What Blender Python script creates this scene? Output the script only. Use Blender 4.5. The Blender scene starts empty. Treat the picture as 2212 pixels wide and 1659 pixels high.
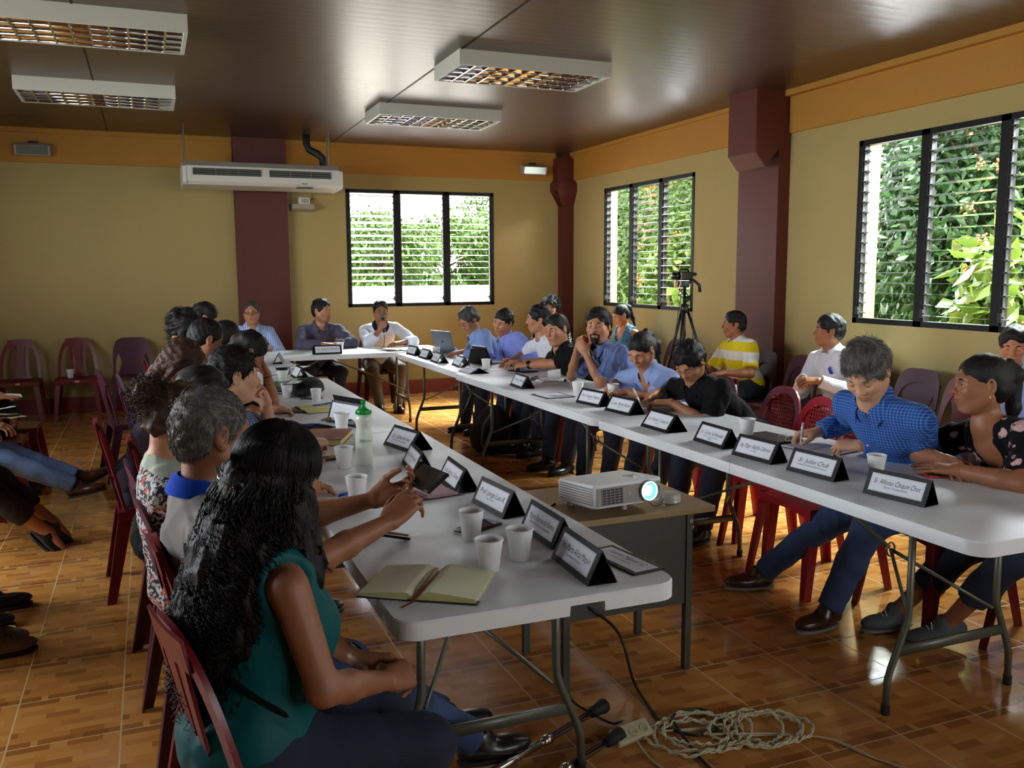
import bpy, bmesh, math, random
import numpy as np
from mathutils import Vector, Matrix
R=math.radians
SC=bpy.context.scene; COL=SC.collection
random.seed(7)
# ---------------------------------------------------------------- camera
cam=bpy.data.cameras.new('camera'); CAM=bpy.data.objects.new('camera',cam); COL.objects.link(CAM)
def _cam():
    yaw,pitch,roll=.3852,-.1253,-.0054
    f=Vector((math.sin(yaw)*math.cos(pitch),math.cos(yaw)*math.cos(pitch),math.sin(pitch)))
    r=Vector((math.cos(yaw),-math.sin(yaw),0)); u=r.cross(f)
    r2=r*math.cos(roll)+u*math.sin(roll); u2=u*math.cos(roll)-r*math.sin(roll)
    m=Matrix((r2,u2,-f)).transposed().to_4x4(); m.translation=(0,0,1.5427)
    CAM.matrix_world=m
_cam(); cam.sensor_width=36; cam.sensor_fit='HORIZONTAL'; cam.lens=1920.7/2212*36; cam.clip_start=.05; cam.clip_end=200
SC.camera=CAM
# ---------------------------------------------------------------- sky, daylight, exposure
W=bpy.data.worlds.new('daylight'); SC.world=W; W.use_nodes=True
W.node_tree.nodes['Background'].inputs[0].default_value=(.93,.97,1,1); W.node_tree.nodes['Background'].inputs[1].default_value=2.4
def sunlight():
    l=bpy.data.lights.new('sun','SUN'); l.energy=3; l.angle=.03; l.color=(1,.93,.8)
    o=bpy.data.objects.new('sun',l); COL.objects.link(o)
    d=Vector((.02,.50,-.86)); o.rotation_euler=d.to_track_quat('-Z','Y').to_euler(); o.location=(0,0,12)
sunlight()
def area(name,loc,dirv,sx,sy,e,col=(1,1,1),portal=False):
    l=bpy.data.lights.new(name,'AREA'); l.shape='RECTANGLE'; l.size=sx; l.size_y=sy; l.energy=e; l.color=col
    if portal: l.cycles.is_portal=True
    o=bpy.data.objects.new(name,l); COL.objects.link(o); o.location=loc
    z=-Vector(dirv).normalized(); x=Vector((0,0,1)).cross(z).normalized(); y=z.cross(x)
    m=Matrix((x,y,z)).transposed().to_4x4(); m.translation=loc; o.matrix_world=m
    return o
# sky portals in the three windows seen, daylight through the unseen windows of the left and rear walls
area('portal',(5.45,4.69,1.84),(-1,0,0),1.98,1.44,1,portal=True)
area('portal',(5.45,8.99,1.84),(-1,0,0),1.98,1.44,1,portal=True)
area('portal',(3.245,11.15,1.84),(0,-1,0),1.93,1.44,1,portal=True)
area('daylight_left',(-3.12,4.3,1.75),(1,-.05,-.45),2.6,1.5,60,(.9,.95,1))
area('daylight_left_far',(-3.12,6.9,1.84),(1,-.12,-.12),2.0,1.44,40,(.9,.95,1))
area('daylight_rear',(3.4,-2.72,1.84),(-.05,1,-.1),2.6,1.44,22,(.9,.95,1))
# added lamps outside the windows, above the sightline, strengthening the sky's light indoors
area('fill_lamp_right_near',(7.7,4.6,4.0),(-1,0,-.42),3.2,1.5,900,(.93,.97,1))
area('fill_lamp_right_far',(7.7,9.3,4.0),(-1,-.15,-.42),3.2,1.5,900,(.93,.97,1))
area('fill_lamp_back',(3.2,13.6,4.1),(0,-1,-.40),3.2,1.5,800,(.96,.94,1))
vs=SC.view_settings; vs.view_transform='Standard'; vs.look='None'; vs.gamma=1; vs.use_curve_mapping=False; vs.exposure=1.9
SC.cycles.max_bounces=7; SC.cycles.diffuse_bounces=4; SC.cycles.glossy_bounces=3; SC.cycles.transparent_max_bounces=48
SC.cycles.use_denoising=True; SC.cycles.sample_clamp_indirect=6; SC.cycles.caustics_reflective=False; SC.cycles.caustics_refractive=False
# ---------------------------------------------------------------- materials
M={}
def nt(name):
    m=bpy.data.materials.new(name); m.use_nodes=True; M[name]=m
    n=m.node_tree; return m,n,n.nodes['Principled BSDF']
def nd(n,t,**k):
    x=n.nodes.new(t)
    for a,b in k.items():
        if a in x.inputs: x.inputs[a].default_value=b
        else: setattr(x,a,b)
    return x
def srgb(*c):
    if len(c)==1: c=c[0]
    return tuple(((v/255)/12.92 if v/255<=.04045 else ((v/255+.055)/1.055)**2.4) for v in c)+(1,)
def setp(b,**k):
    mp={'rough':'Roughness','metal':'Metallic','spec':'Specular IOR Level','coat':'Coat Weight','trans':'Transmission Weight','sss':'Subsurface Weight','sheen':'Sheen Weight','coatr':'Coat Roughness'}
    for a,v in k.items(): b.inputs[mp[a]].default_value=v
def mat(name,col,var=.12,scale=30,bump=0,bscale=200,stretch=(1,1,1),**k):
    """principled with a little noise in the colour and optional bump"""
    m,n,b=nt(name); c=col if len(col)==4 else srgb(*col)
    tc=nd(n,'ShaderNodeTexCoord'); mp=nd(n,'ShaderNodeMapping'); mp.inputs['Scale'].default_value=stretch
    n.links.new(tc.outputs['Object'],mp.inputs[0])
    no=nd(n,'ShaderNodeTexNoise',Scale=scale,Detail=4.0); n.links.new(mp.outputs[0],no.inputs['Vector'])
    mx=nd(n,'ShaderNodeMix',data_type='RGBA'); mx.inputs[6].default_value=tuple(v*(1-var) for v in c[:3])+(1,); mx.inputs[7].default_value=tuple(min(1,v*(1+var)) for v in c[:3])+(1,)
    n.links.new(no.outputs['Fac'],mx.inputs[0]); n.links.new(mx.outputs[2],b.inputs['Base Color'])
    if bump:
        n2=nd(n,'ShaderNodeTexNoise',Scale=bscale,Detail=3.0); n.links.new(mp.outputs[0],n2.inputs['Vector'])
        bp=nd(n,'ShaderNodeBump',Strength=bump,Distance=.004); n.links.new(n2.outputs['Fac'],bp.inputs['Height']); n.links.new(bp.outputs[0],b.inputs['Normal'])
    setp(b,rough=.5); setp(b,**k); return m
def mth(n,op,a,b=None,c=None):
    x=nd(n,'ShaderNodeMath',operation=op)
    for i,v in enumerate((a,b,c)):
        if v is None: continue
        if isinstance(v,(int,float)): x.inputs[i].default_value=v
        else: n.links.new(v,x.inputs[i])
    return x.outputs[0]
def mixc(n,f,a,b):
    x=nd(n,'ShaderNodeMix',data_type='RGBA')
    for i,v in ((0,f),(6,a),(7,b)):
        if isinstance(v,(int,float)): x.inputs[i].default_value=v
        elif isinstance(v,tuple): x.inputs[i].default_value=v
        else: n.links.new(v,x.inputs[i])
    return x.outputs[2]
def xyz(n,coord='Object'):
    tc=nd(n,'ShaderNodeTexCoord'); s=nd(n,'ShaderNodeSeparateXYZ'); n.links.new(tc.outputs[coord],s.inputs[0]); return tc.outputs[coord],s.outputs
def room_materials():
    mat('wall_cream',(164,145,94),.05,3,.25,60,rough=.75,spec=.25)
    mat('wall_orange',(170,120,48),.06,4,.2,60,rough=.7,spec=.3)
    mat('maroon_paint',(82,29,18),.08,6,.15,60,rough=.5,spec=.4)
    mat('maroon_base',(120,40,30),.08,6,.1,60,rough=.35)
    mat('window_metal',(8,7,7),.15,40,rough=.5,spec=.25)
    mat('peach_paint',(150,102,64),.05,4,rough=.8)
    # floor: glazed wood-look tiles, each tile a small parquet
    m,n,b=nt('floor_tile'); v,s=xyz(n); T=.3455
    u=mth(n,'DIVIDE',mth(n,'ADD',s[0],.1660+T*20),T); w=mth(n,'DIVIDE',mth(n,'ADD',s[1],T*20-.0420),T)
    fu=mth(n,'FRACT',u); fw=mth(n,'FRACT',w)
    def edge(f,th): return mth(n,'GREATER_THAN',mth(n,'ABSOLUTE',mth(n,'SUBTRACT',f,.5)),.5-th)
    grout=mth(n,'MAXIMUM',edge(fu,.0072),edge(fw,.0072))
    row=mth(n,'FLOOR',mth(n,'MULTIPLY',fw,9.0)); 
    tr=nd(n,'ShaderNodeTexWhiteNoise',noise_dimensions='1D'); n.links.new(mth(n,'ADD',row,mth(n,'MULTIPLY',0,1)),tr.inputs['W'])
    su=mth(n,'FLOOR',mth(n,'ADD',mth(n,'MULTIPLY',fu,3.2),mth(n,'MULTIPLY',tr.outputs[0],2.0)))
    cid=mth(n,'ADD',mth(n,'MULTIPLY',row,17.3),mth(n,'MULTIPLY',su,5.7))
    wn=nd(n,'ShaderNodeTexWhiteNoise',noise_dimensions='1D'); n.links.new(cid,wn.inputs['W'])
    mp=nd(n,'ShaderNodeMapping'); mp.inputs['Scale'].default_value=(3.5,40,1); n.links.new(v,mp.inputs[0])
    g=nd(n,'ShaderNodeTexNoise',Scale=1.6,Detail=5.0); n.links.new(mp.outputs[0],g.inputs['Vector'])
    cr=nd(n,'ShaderNodeValToRGB'); e=cr.color_ramp.elements; e[0].position=.03; e[0].color=srgb(166,104,50); e[1].position=1; e[1].color=srgb(222,158,86)
    x=e.new(.14); x.color=srgb(200,134,66)
    n.links.new(wn.outputs[0],cr.inputs[0])
    c2=mixc(n,mth(n,'MULTIPLY',g.outputs['Fac'],.3),cr.outputs[0],srgb(172,108,52))
    def rng_(f,a,b2): return mth(n,'MULTIPLY',mth(n,'GREATER_THAN',f,a),mth(n,'LESS_THAN',f,b2))
    acc=mth(n,'ADD',mth(n,'MULTIPLY',rng_(fu,.0,.38),rng_(fw,.89,1)),mth(n,'ADD',mth(n,'MULTIPLY',rng_(fu,.66,1),rng_(fw,0,.11)),mth(n,'MULTIPLY',rng_(fu,.0,.20),rng_(fw,0,.11))))
    c2=mixc(n,mth(n,'MULTIPLY',acc,.75),c2,srgb(140,80,36))
    c3=mixc(n,grout,c2,srgb(212,176,130)); n.links.new(c3,b.inputs['Base Color'])
    n.links.new(mth(n,'ADD',mth(n,'MULTIPLY',grout,.35),.11),b.inputs['Roughness'])
    nb=nd(n,'ShaderNodeTexNoise',Scale=9.0,Detail=2.0); n.links.new(v,nb.inputs['Vector'])
    h=mth(n,'SUBTRACT',mth(n,'MULTIPLY',nb.outputs['Fac'],.12),grout); bp=nd(n,'ShaderNodeBump',Strength=.35,Distance=.002); n.links.new(h,bp.inputs['Height']); n.links.new(bp.outputs[0],b.inputs['Normal'])
    setp(b,spec=.5)
    # ceiling: dark glossy wood-look PVC boards running across the room
    m,n,b=nt('ceiling_board'); v,s=xyz(n); bw=.1
    f=mth(n,'FRACT',mth(n,'DIVIDE',mth(n,'ADD',s[1],10.0),bw)); gr=mth(n,'GREATER_THAN',mth(n,'ABSOLUTE',mth(n,'SUBTRACT',f,.5)),.47)
    mp=nd(n,'ShaderNodeMapping'); mp.inputs['Scale'].default_value=(1.5,60,1); n.links.new(v,mp.inputs[0])
    g=nd(n,'ShaderNodeTexNoise',Scale=2.2,Detail=6.0); n.links.new(mp.outputs[0],g.inputs['Vector'])
    c=mixc(n,g.outputs['Fac'],srgb(52,32,22),srgb(88,60,44)); c=mixc(n,gr,c,srgb(30,20,16)); n.links.new(c,b.inputs['Base Color'])
    cur=mth(n,'SUBTRACT',mth(n,'MULTIPLY',mth(n,'POWER',mth(n,'ABSOLUTE',mth(n,'SUBTRACT',f,.5)),2),-.8),mth(n,'MULTIPLY',gr,.4))
    bp=nd(n,'ShaderNodeBump',Strength=.6,Distance=.004); n.links.new(cur,bp.inputs['Height']); n.links.new(bp.outputs[0],b.inputs['Normal'])
    n.links.new(mth(n,'ADD',mth(n,'MULTIPLY',g.outputs['Fac'],.1),.27),b.inputs['Roughness']); setp(b,spec=.6)
    # louvre glass
    m,n,b=nt('louvre_glass'); n.nodes.remove(b); out=n.nodes['Material Output']
    t=nd(n,'ShaderNodeBsdfTransparent'); t.inputs[0].default_value=(.9,.95,.92,1); gl=nd(n,'ShaderNodeBsdfGlossy',Roughness=.05); df=nd(n,'ShaderNodeBsdfTranslucent'); df.inputs[0].default_value=(.9,.95,.93,1)
    fr=nd(n,'ShaderNodeFresnel',IOR=1.3); a=nd(n,'ShaderNodeMixShader'); n.links.new(fr.outputs[0],a.inputs[0]); n.links.new(t.outputs[0],a.inputs[1]); n.links.new(gl.outputs[0],a.inputs[2])
    bx=nd(n,'ShaderNodeMixShader'); bx.inputs[0].default_value=.01; n.links.new(a.outputs[0],bx.inputs[1]); n.links.new(df.outputs[0],bx.inputs[2]); n.links.new(bx.outputs[0],out.inputs[0])
room_materials()
# ---------------------------------------------------------------- object helpers
def tag(o,label=None,cat=None,group=None,kind=None):
    if label: o['label']=label
    if cat: o['category']=cat
    if group: o['group']=group
    if kind: o['kind']=kind
    return o
def empty(name,loc=(0,0,0),rz=0):
    o=bpy.data.objects.new(name,None); COL.objects.link(o); o.location=loc; o.rotation_euler=(0,0,rz); o.empty_display_size=.05; return o
def meshobj(name,verts,faces,mats,parent=None,smooth=False,midx=None,local=False,cols=None):
    """local=False: verts are world coordinates even when there is a parent"""
    me=bpy.data.meshes.new(name); V=np.asarray(verts,dtype=np.float32).reshape(-1,3)
    if isinstance(faces,np.ndarray):
        k=faces.shape[1]; me.vertices.add(len(V)); me.vertices.foreach_set('co',V.ravel()); me.loops.add(faces.size); me.loops.foreach_set('vertex_index',faces.astype(np.int32).ravel())
        me.polygons.add(len(faces)); me.polygons.foreach_set('loop_start',np.arange(0,faces.size,k,dtype=np.int32)); me.update(calc_edges=True)
    else: me.from_pydata(V.tolist(),[],[tuple(f) for f in faces]); me.update()
    if not isinstance(mats,(list,tuple)): mats=[mats]
    for m in mats: me.materials.append(M[m] if isinstance(m,str) else m)
    if midx is not None: me.polygons.foreach_set('material_index',np.asarray(midx,dtype=np.int32))
    if smooth: me.polygons.foreach_set('use_smooth',np.ones(len(me.polygons),dtype=bool))
    if cols is not None:
        at=me.color_attributes.new('Col','FLOAT_COLOR','POINT'); at.data.foreach_set('color',np.asarray(cols,dtype=np.float32).ravel())
    me.validate()
    o=bpy.data.objects.new(name,me); COL.objects.link(o)
    if parent is not None:
        o.parent=parent
        if not local:
            bpy.context.view_layer.update() if False else None
            o.matrix_parent_inverse=pmat(parent).inverted()
    return o
def pmat(o):
    m=Matrix.LocRotScale(o.location,o.rotation_euler,o.scale)
    if o.parent: m=pmat(o.parent)@o.matrix_parent_inverse@m
    return m
class MB:
    """collects shapes into one mesh"""
    def __init__(s): s.v=[]; s.f=[]; s.m=[]; s.T=None
    def add(s,v,f,mi=0,T=None):
        o=len(s.v); T=T or s.T
        s.v+= [tuple(T@Vector(p)) for p in v] if T else [tuple(p) for p in v]
        s.f+=[[i+o for i in q] for q in f]; s.m+=[mi]*len(f); return s
    def box(s,a,b,mi=0,T=None,bev=0):
        (x0,y0,z0),(x1,y1,z1)=a,b
        if bev:
            bm=bmesh.new(); bmesh.ops.create_cube(bm,size=1)
            for v in bm.verts: v.co=Vector(((x0+x1)/2+v.co.x*(x1-x0),(y0+y1)/2+v.co.y*(y1-y0),(z0+z1)/2+v.co.z*(z1-z0)))
            bmesh.ops.bevel(bm,geom=bm.edges[:],offset=bev,segments=2,affect='EDGES',profile=.5)
            bm.verts.index_update(); r=s.add([v.co for v in bm.verts],[[v.index for v in f.verts] for f in bm.faces],mi,T); bm.free(); return r
        return s.add([(x0,y0,z0),(x1,y0,z0),(x1,y1,z0),(x0,y1,z0),(x0,y0,z1),(x1,y0,z1),(x1,y1,z1),(x0,y1,z1)],
            [(0,3,2,1),(4,5,6,7),(0,1,5,4),(1,2,6,5),(2,3,7,6),(3,0,4,7)],mi,T)
    def prism(s,pts,d,mi=0,T=None):
        n=len(pts); d=Vector(d); v=[Vector(p) for p in pts]; v=v+[p+d for p in v]
        return s.add(v,[list(range(n))[::-1],list(range(n,2*n))]+[(i,(i+1)%n,n+(i+1)%n,n+i) for i in range(n)],mi,T)
    def tube(s,pts,r,seg=8,mi=0,cap=True,T=None,flat=None):
        P=[Vector(p) for p in pts]; rs=r if isinstance(r,(list,tuple)) else [r]*len(P); v=[]; up=None
        for i,p in enumerate(P):
            d=(P[min(i+1,len(P)-1)]-P[max(i-1,0)]).normalized()
            if up is None:
                up=Vector((0,0,1)) if abs(d.z)<.9 else Vector((1,0,0))
            a=d.cross(up).normalized(); up=a.cross(d).normalized()
            for k in range(seg):
                t=2*math.pi*k/seg; q=a*math.cos(t)*rs[i]+up*math.sin(t)*rs[i]*(flat or 1); v.append(p+q)
        n=len(P); f=[(i*seg+k,i*seg+(k+1)%seg,(i+1)*seg+(k+1)%seg,(i+1)*seg+k) for i in range(n-1) for k in range(seg)]
        if cap: f+=[list(range(seg))[::-1],[(n-1)*seg+k for k in range(seg)]]
        return s.add(v,f,mi,T)
    def lathe(s,prof,c=(0,0,0),seg=28,mi=0,T=None,mis=None):
        v=[]; n=len(prof)
        for r,z in prof:
            for k in range(seg): t=2*math.pi*k/seg; v.append((c[0]+r*math.cos(t),c[1]+r*math.sin(t),c[2]+z))
        o=len(s.v); s.add(v,[(i*seg+k,i*seg+(k+1)%seg,(i+1)*seg+(k+1)%seg,(i+1)*seg+k) for i in range(n-1) for k in range(seg)],mi,T)
        if mis: 
            for i in range(n-1):
                for k in range(seg): s.m[-(n-1)*seg+i*seg+k]=mis[i]
        return s
    def grid(s,rows,th=0,mi=0,T=None):
        """rows: list of lists of points (surface), optional thickness -> closed slab"""
        nr=len(rows); nc=len(rows[0]); P=[[Vector(p) for p in r] for r in rows]
        v=[p for r in P for p in r]; f=[(i*nc+j,i*nc+j+1,(i+1)*nc+j+1,(i+1)*nc+j) for i in range(nr-1) for j in range(nc-1)]
        if th:
            N=[]
            for i in range(nr):
                for j in range(nc):
                    a=P[min(i+1,nr-1)][j]-P[max(i-1,0)][j]; b=P[i][min(j+1,nc-1)]-P[i][max(j-1,0)]
                    N.append(a.cross(b).normalized() if a.cross(b).length>1e-12 else Vector((0,0,1)))
            k=len(v); v=v+[p+q*th for p,q in zip(v,N)]; f=[q[::-1] for q in f]+[tuple(x+k for x in q) for q in f]
            def e(a,b): f.append((a,b,b+k,a+k))
            for j in range(nc-1): e(j,j+1); e((nr-1)*nc+j+1,(nr-1)*nc+j)
            for i in range(nr-1): e((i+1)*nc,i*nc); e(i*nc+nc-1,(i+1)*nc+nc-1)
        return s.add(v,f,mi,T)
    def obj(s,name,mats,parent=None,smooth=False,local=False):
        o=meshobj(name,s.v,s.f,mats,parent,smooth,s.m if isinstance(mats,(list,tuple)) else None,local)
        return o
def smooth_angle(o,a=35):
    me=o.data; me.polygons.foreach_set('use_smooth',np.ones(len(me.polygons),dtype=bool))
    bm=bmesh.new(); bm.from_mesh(me); bmesh.ops.recalc_face_normals(bm,faces=bm.faces)
    for e in bm.edges:
        if len(e.link_faces)==2: e.smooth=e.calc_face_angle(0)<R(a)
    bm.to_mesh(me); bm.free(); return o
def rrect(w,h,r,n=6,cx=0,cy=0):
    p=[]
    for i,(sx,sy) in enumerate(((1,1),(-1,1),(-1,-1),(1,-1))):
        for k in range(n+1):
            t=R(90*i+90*k/n); p.append((cx+sx*(w/2-r)+r*math.cos(t),cy+sy*(h/2-r)+r*math.sin(t)))
    return p
def copy_tree(o,parent=None):
    c=o.copy(); COL.objects.link(c)
    if parent is not None: c.parent=parent
    for ch in o.children: copy_tree(ch,c)
    return c
def text_mesh(txt,size,shear=0,align='CENTER'):
    cu=bpy.data.curves.new('t','FONT'); cu.body=txt; cu.size=size; cu.shear=shear; cu.align_x=align; cu.resolution_u=3
    o=bpy.data.objects.new('t',cu); COL.objects.link(o); dg=bpy.context.evaluated_depsgraph_get()
    me=bpy.data.meshes.new_from_object(o.evaluated_get(dg)); v=[tuple(x.co) for x in me.vertices]; f=[list(p.vertices) for p in me.polygons]
    bpy.data.objects.remove(o); bpy.data.curves.remove(cu); bpy.data.meshes.remove(me); return v,f
# ---------------------------------------------------------------- the room
WX,BY,CZ,LX,RY=5.304,11.0,3.097,-2.95,-2.6
ZB,ZT=1.119,2.56; BAND=2.738
def struct(o,label,cat=None): tag(o,label,cat or 'structure',kind='structure'); return o
def wall_with_holes(name,axis,pos,th,a0,a1,holes,label,zt=CZ):
    """holes: list of (a,b,z0,z1). axis 'x': wall plane x=pos running along y"""
    mb=MB(); cuts=sorted(set([a0,a1]+[v for h in holes for v in h[:2]]))
    def bx(p,q,z0,z1):
        if axis=='x': mb.box((min(pos,pos+th),p,z0),(max(pos,pos+th),q,z1))
        else: mb.box((p,min(pos,pos+th),z0),(q,max(pos,pos+th),z1))
    for p,q in zip(cuts,cuts[1:]):
        h=[h for h in holes if h[0]<=p+1e-6 and h[1]>=q-1e-6]
        if h: 
            if h[0][2]>0: bx(p,q,0,h[0][2])
            bx(p,q,h[0][3],zt)
        else: bx(p,q,0,zt)
    return struct(mb.obj(name,'wall_cream'),label,'wall')
def build_room():
    mb=MB(); mb.box((LX-.2,RY-.2,-.1),(WX+.2,BY+.2,0)); struct(mb.obj('floor','floor_tile'),'glossy floor of square orange wood-look tiles with pale grout','floor')
    mb=MB(); mb.box((LX-.2,RY-.2,CZ),(WX+.2,BY+.2,CZ+.1)); struct(mb.obj('ceiling','ceiling_board'),'dark brown glossy wood-look board ceiling','ceiling')
    wall_with_holes('wall_right','x',WX,.18,RY,BY,[(3.70,5.68,ZB,ZT),(8.0,9.98,ZB,ZT),(-.6,1.38,ZB,ZT)],'cream painted right wall with louvre windows')
    wall_with_holes('wall_back','y',BY,.18,LX,WX+.18,[(2.281,4.211,ZB,ZT)],'cream painted back wall with one louvre window')
    wall_with_holes('wall_left','x',LX,-.18,RY,BY,[(3.0,5.6,.95,2.5),(5.9,7.9,ZB,ZT)],'cream painted left wall beside the camera')
    wall_with_holes('wall_rear','y',RY,-.18,LX-.18,WX+.18,[(2.1,4.7,ZB,ZT)],'cream painted wall behind the camera')
    # orange beams under the ceiling, thin lighter fillet on top
    def beam(name,a,b,fa,fb,lab):
        mb=MB(); mb.box(a,b,0,bev=.006); mb.box(fa,fb,0); struct(mb.obj(name,'wall_orange'),lab,'trim')
    beam('trim_1',(LX,BY-.03,BAND),(.97,BY+.02,CZ),(LX,BY-.06,CZ-.05),(.97,BY,CZ+.01),'orange painted band above the back wall, left part')
    beam('trim_2',(1.57,BY-.03,BAND),(5.08,BY+.02,CZ),(1.5,BY-.06,CZ-.05),(5.08,BY,CZ+.01),'orange painted band above the back wall window')
    beam('trim_3',(WX-.03,7.34,BAND),(WX+.02,BY-.1,CZ),(WX-.06,7.28,CZ-.04),(WX,BY-.1,CZ+.01),'orange painted band above the small right window')
    beam('trim_4',(WX-.03,RY,BAND),(WX+.02,6.51,CZ),(WX-.09,RY,CZ-.05),(WX,6.62,CZ+.01),'orange painted band above the large right window')
    # columns
    mb=MB(); mb.box((.972,BY-.12,0),(1.566,BY+.02,CZ)); struct(mb.obj('trim_5','maroon_paint'),'dark maroon painted column on the back wall','column')
    mb=MB(); mb.box((WX-.125,6.515,0),(WX+.02,7.09,CZ))
    mb.prism([(WX-.10,6.50,CZ),(WX-.385,6.50,CZ),(WX-.385,6.50,2.56),(WX-.28,6.50,2.44),(WX-.03,6.50,2.72)],(0,.40,0))
    struct(mb.obj('trim_6','maroon_paint'),'dark maroon column with a bracket on the right wall','column')
    mb=MB(); mb.box((5.14,10.86,0),(WX+.02,BY+.02,CZ)); mb.box((5.05,10.80,2.70),(WX+.02,BY,3.02)); mb.box((5.02,10.76,2.60),(WX+.02,BY,2.71))
    mb.prism([(5.02,10.76,2.60),(WX+.02,10.76,2.60),(WX+.02,10.86,2.40),(5.14,10.86,2.40)],(0,.14,0)); mb.prism([(5.02,10.77,2.60),(5.14,10.86,2.40),(5.14,10.99,2.40),(5.02,10.99,2.60)],(.05,0,0))
    struct(mb.obj('trim_7','maroon_paint'),'narrow maroon corner column with a flared capital','column')
    mb=MB(); mb.box((LX,BY-.022,0),(.972,BY+.01,.175)); mb.box((1.566,BY-.022,0),(5.14,BY+.01,.175)); struct(mb.obj('baseboard_back','maroon_base'),'maroon painted skirting along the back wall','baseboard')
    mb=MB(); mb.box((WX-.022,RY,0),(WX+.01,6.515,.175)); mb.box((WX-.022,7.3,0),(WX+.01,10.86,.175)); struct(mb.obj('baseboard_right','maroon_base'),'maroon painted skirting along the right wall','baseboard')
    # ceiling joint strips
    for i,(x,y0) in enumerate(((2.12,RY),(-.33,RY))):
        mb=MB(); mb.box((x-.006,y0,CZ-.004),(x+.006,BY-.06,CZ+.004)); struct(mb.obj('trim_%d'%(8+i),'window_metal'),'thin dark joint running along the ceiling boards, %s'%('between the lamps' if i==0 else 'left side'),'trim')
def louvre_window(idx,axis,pos,a0,a1,z0,z1,nb,tilts,label,out=1):
    """frame and glass blades; axis as in wall_with_holes; out = sign of the outside direction"""
    root=empty('window_%d'%idx,(pos,(a0+a1)/2,z0) if axis=='x' else ((a0+a1)/2,pos,z0)); struct(root,label,'window')
    def P(a,d,z): return (pos+d*out,a,z) if axis=='x' else (a,pos+d*out,z)
    def bx(mb,a,b,d0,d1,zz0,zz1):
        p,q=P(a,d0,zz0),P(b,d1,zz1); mb.box(tuple(map(min,p,q)),tuple(map(max,p,q)))
    mb=MB(); f=.042
    bx(mb,a0,a1,-.012,.06,z0,z0+f); bx(mb,a0,a1,-.012,.06,z1-f,z1); bx(mb,a0,a0+f,-.012,.06,z0,z1); bx(mb,a1-f,a1,-.012,.06,z0,z1)
    bays=[a0+(a1-a0)*i/3 for i in range(4)]
    for m in bays[1:3]: bx(mb,m-.036,m+.036,-.012,.06,z0,z1)
    mb.obj('window_frame','window_metal',root)
    H=z1-z0-2*f; p=H/nb
    clips=MB(); gl=[]
    for b in range(3):
        lo=bays[b]+(f if b==0 else .036); hi=bays[b+1]-(f if b==2 else .036)
        for s,e in ((lo,lo+.012),(hi-.012,hi)):
            bx(clips,s,e,.0,.02,z0+f,z1-f)
            for k in range(nb): 
                z=z0+f+p*(k+.5); bx(clips,s-.0,e+.0,-.002,.068,z-.006,z+.006)
        # crank handle
        bx(clips,hi-.03,hi+.0,-.03,-.0,z0+.07,z0+.13); bx(clips,hi-.06,hi-.02,-.045,-.03,z0+.095,z0+.108)
        g=MB(); t=R(tilts[b]); w=.098
        for k in range(nb):
            z=z0+f+p*(k+.5); dy,dz=w/2*math.cos(t),w/2*math.sin(t); th=.0028
            q=[P(lo+.012,.03-dy,z+dz),P(hi-.012,.03-dy,z+dz),P(hi-.012,.03+dy,z-dz),P(lo+.012,.03+dy,z-dz)]
            g.prism(q,(0,0,th))
        g.obj('glass_louvres','louvre_glass',root)
    clips.obj('louvre_clips','window_metal_grey',root)
mat("window_metal_grey",(26,25,24),.1,40,rough=.5)
build_room()
louvre_window(1,'x',WX+.005,3.70,5.68,ZB,ZT,17,(2.5,1.5,3),'large right louvre window in black metal frame')
louvre_window(2,'x',WX+.005,8.0,9.98,ZB,ZT,17,(1.5,9,3),'smaller far right louvre window behind the tripod')
louvre_window(3,'y',BY+.005,2.281,4.211,ZB,ZT,17,(14,5,4),'bright louvre window in the back wall')
louvre_window(4,'x',LX-.005,3.0,5.6,.95,2.5,17,(6,6,6),'louvre window in the left wall',-1)
louvre_window(5,'x',LX-.005,5.9,7.9,ZB,ZT,17,(6,6,6),'louvre window in the left wall, far one',-1)
louvre_window(6,'y',RY-.005,2.1,4.7,ZB,ZT,17,(6,6,6),'louvre window in the wall behind the camera',-1)
louvre_window(7,'x',WX+.005,-.6,1.38,ZB,ZT,17,(4,4,4),'near right louvre window out of view')
# ---------------------------------------------------------------- outside
def leaf_material(name,c1,c2,tr=.35):
    m,n,b=nt(name); v,s=xyz(n); g=nd(n,'ShaderNodeTexNoise',Scale=1.3,Detail=3.0); n.links.new(v,g.inputs['Vector'])
    ob=nd(n,'ShaderNodeNewGeometry'); w=mth(n,'ADD',mth(n,'MULTIPLY',ob.outputs['Random Per Island'],.55),mth(n,'MULTIPLY',g.outputs['Fac'],.45))
    c=mixc(n,w,srgb(*c1),srgb(*c2)); n.links.new(c,b.inputs['Base Color']); setp(b,rough=.4,spec=.4)
    t=nd(n,'ShaderNodeBsdfTranslucent'); n.links.new(c,t.inputs[0]); mx=nd(n,'ShaderNodeMixShader'); mx.inputs[0].default_value=tr
    out=n.nodes['Material Output']; n.links.new(b.outputs[0],mx.inputs[1]); n.links.new(t.outputs[0],mx.inputs[2]); n.links.new(mx.outputs[0],out.inputs[0])
leaf_material('leaf_pale',(150,172,112),(214,220,160),.5); leaf_material('leaf_dark',(16,44,18),(52,86,40)); leaf_material('leaf_mid',(40,76,26),(98,122,52)); leaf_material('leaf_bright',(46,78,24),(98,116,46),.3)
mat('bark',(92,72,52),.3,12,.6,30,rough=.9); mat('flower_orange',(224,90,34),.25,20,rough=.6); mat('grass_ground',(104,126,60),.3,2,rough=.95); mat('white_plaster',(228,226,218),.05,3,rough=.8); mat('roof_grey',(150,140,128),.1,3,rough=.8)
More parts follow.
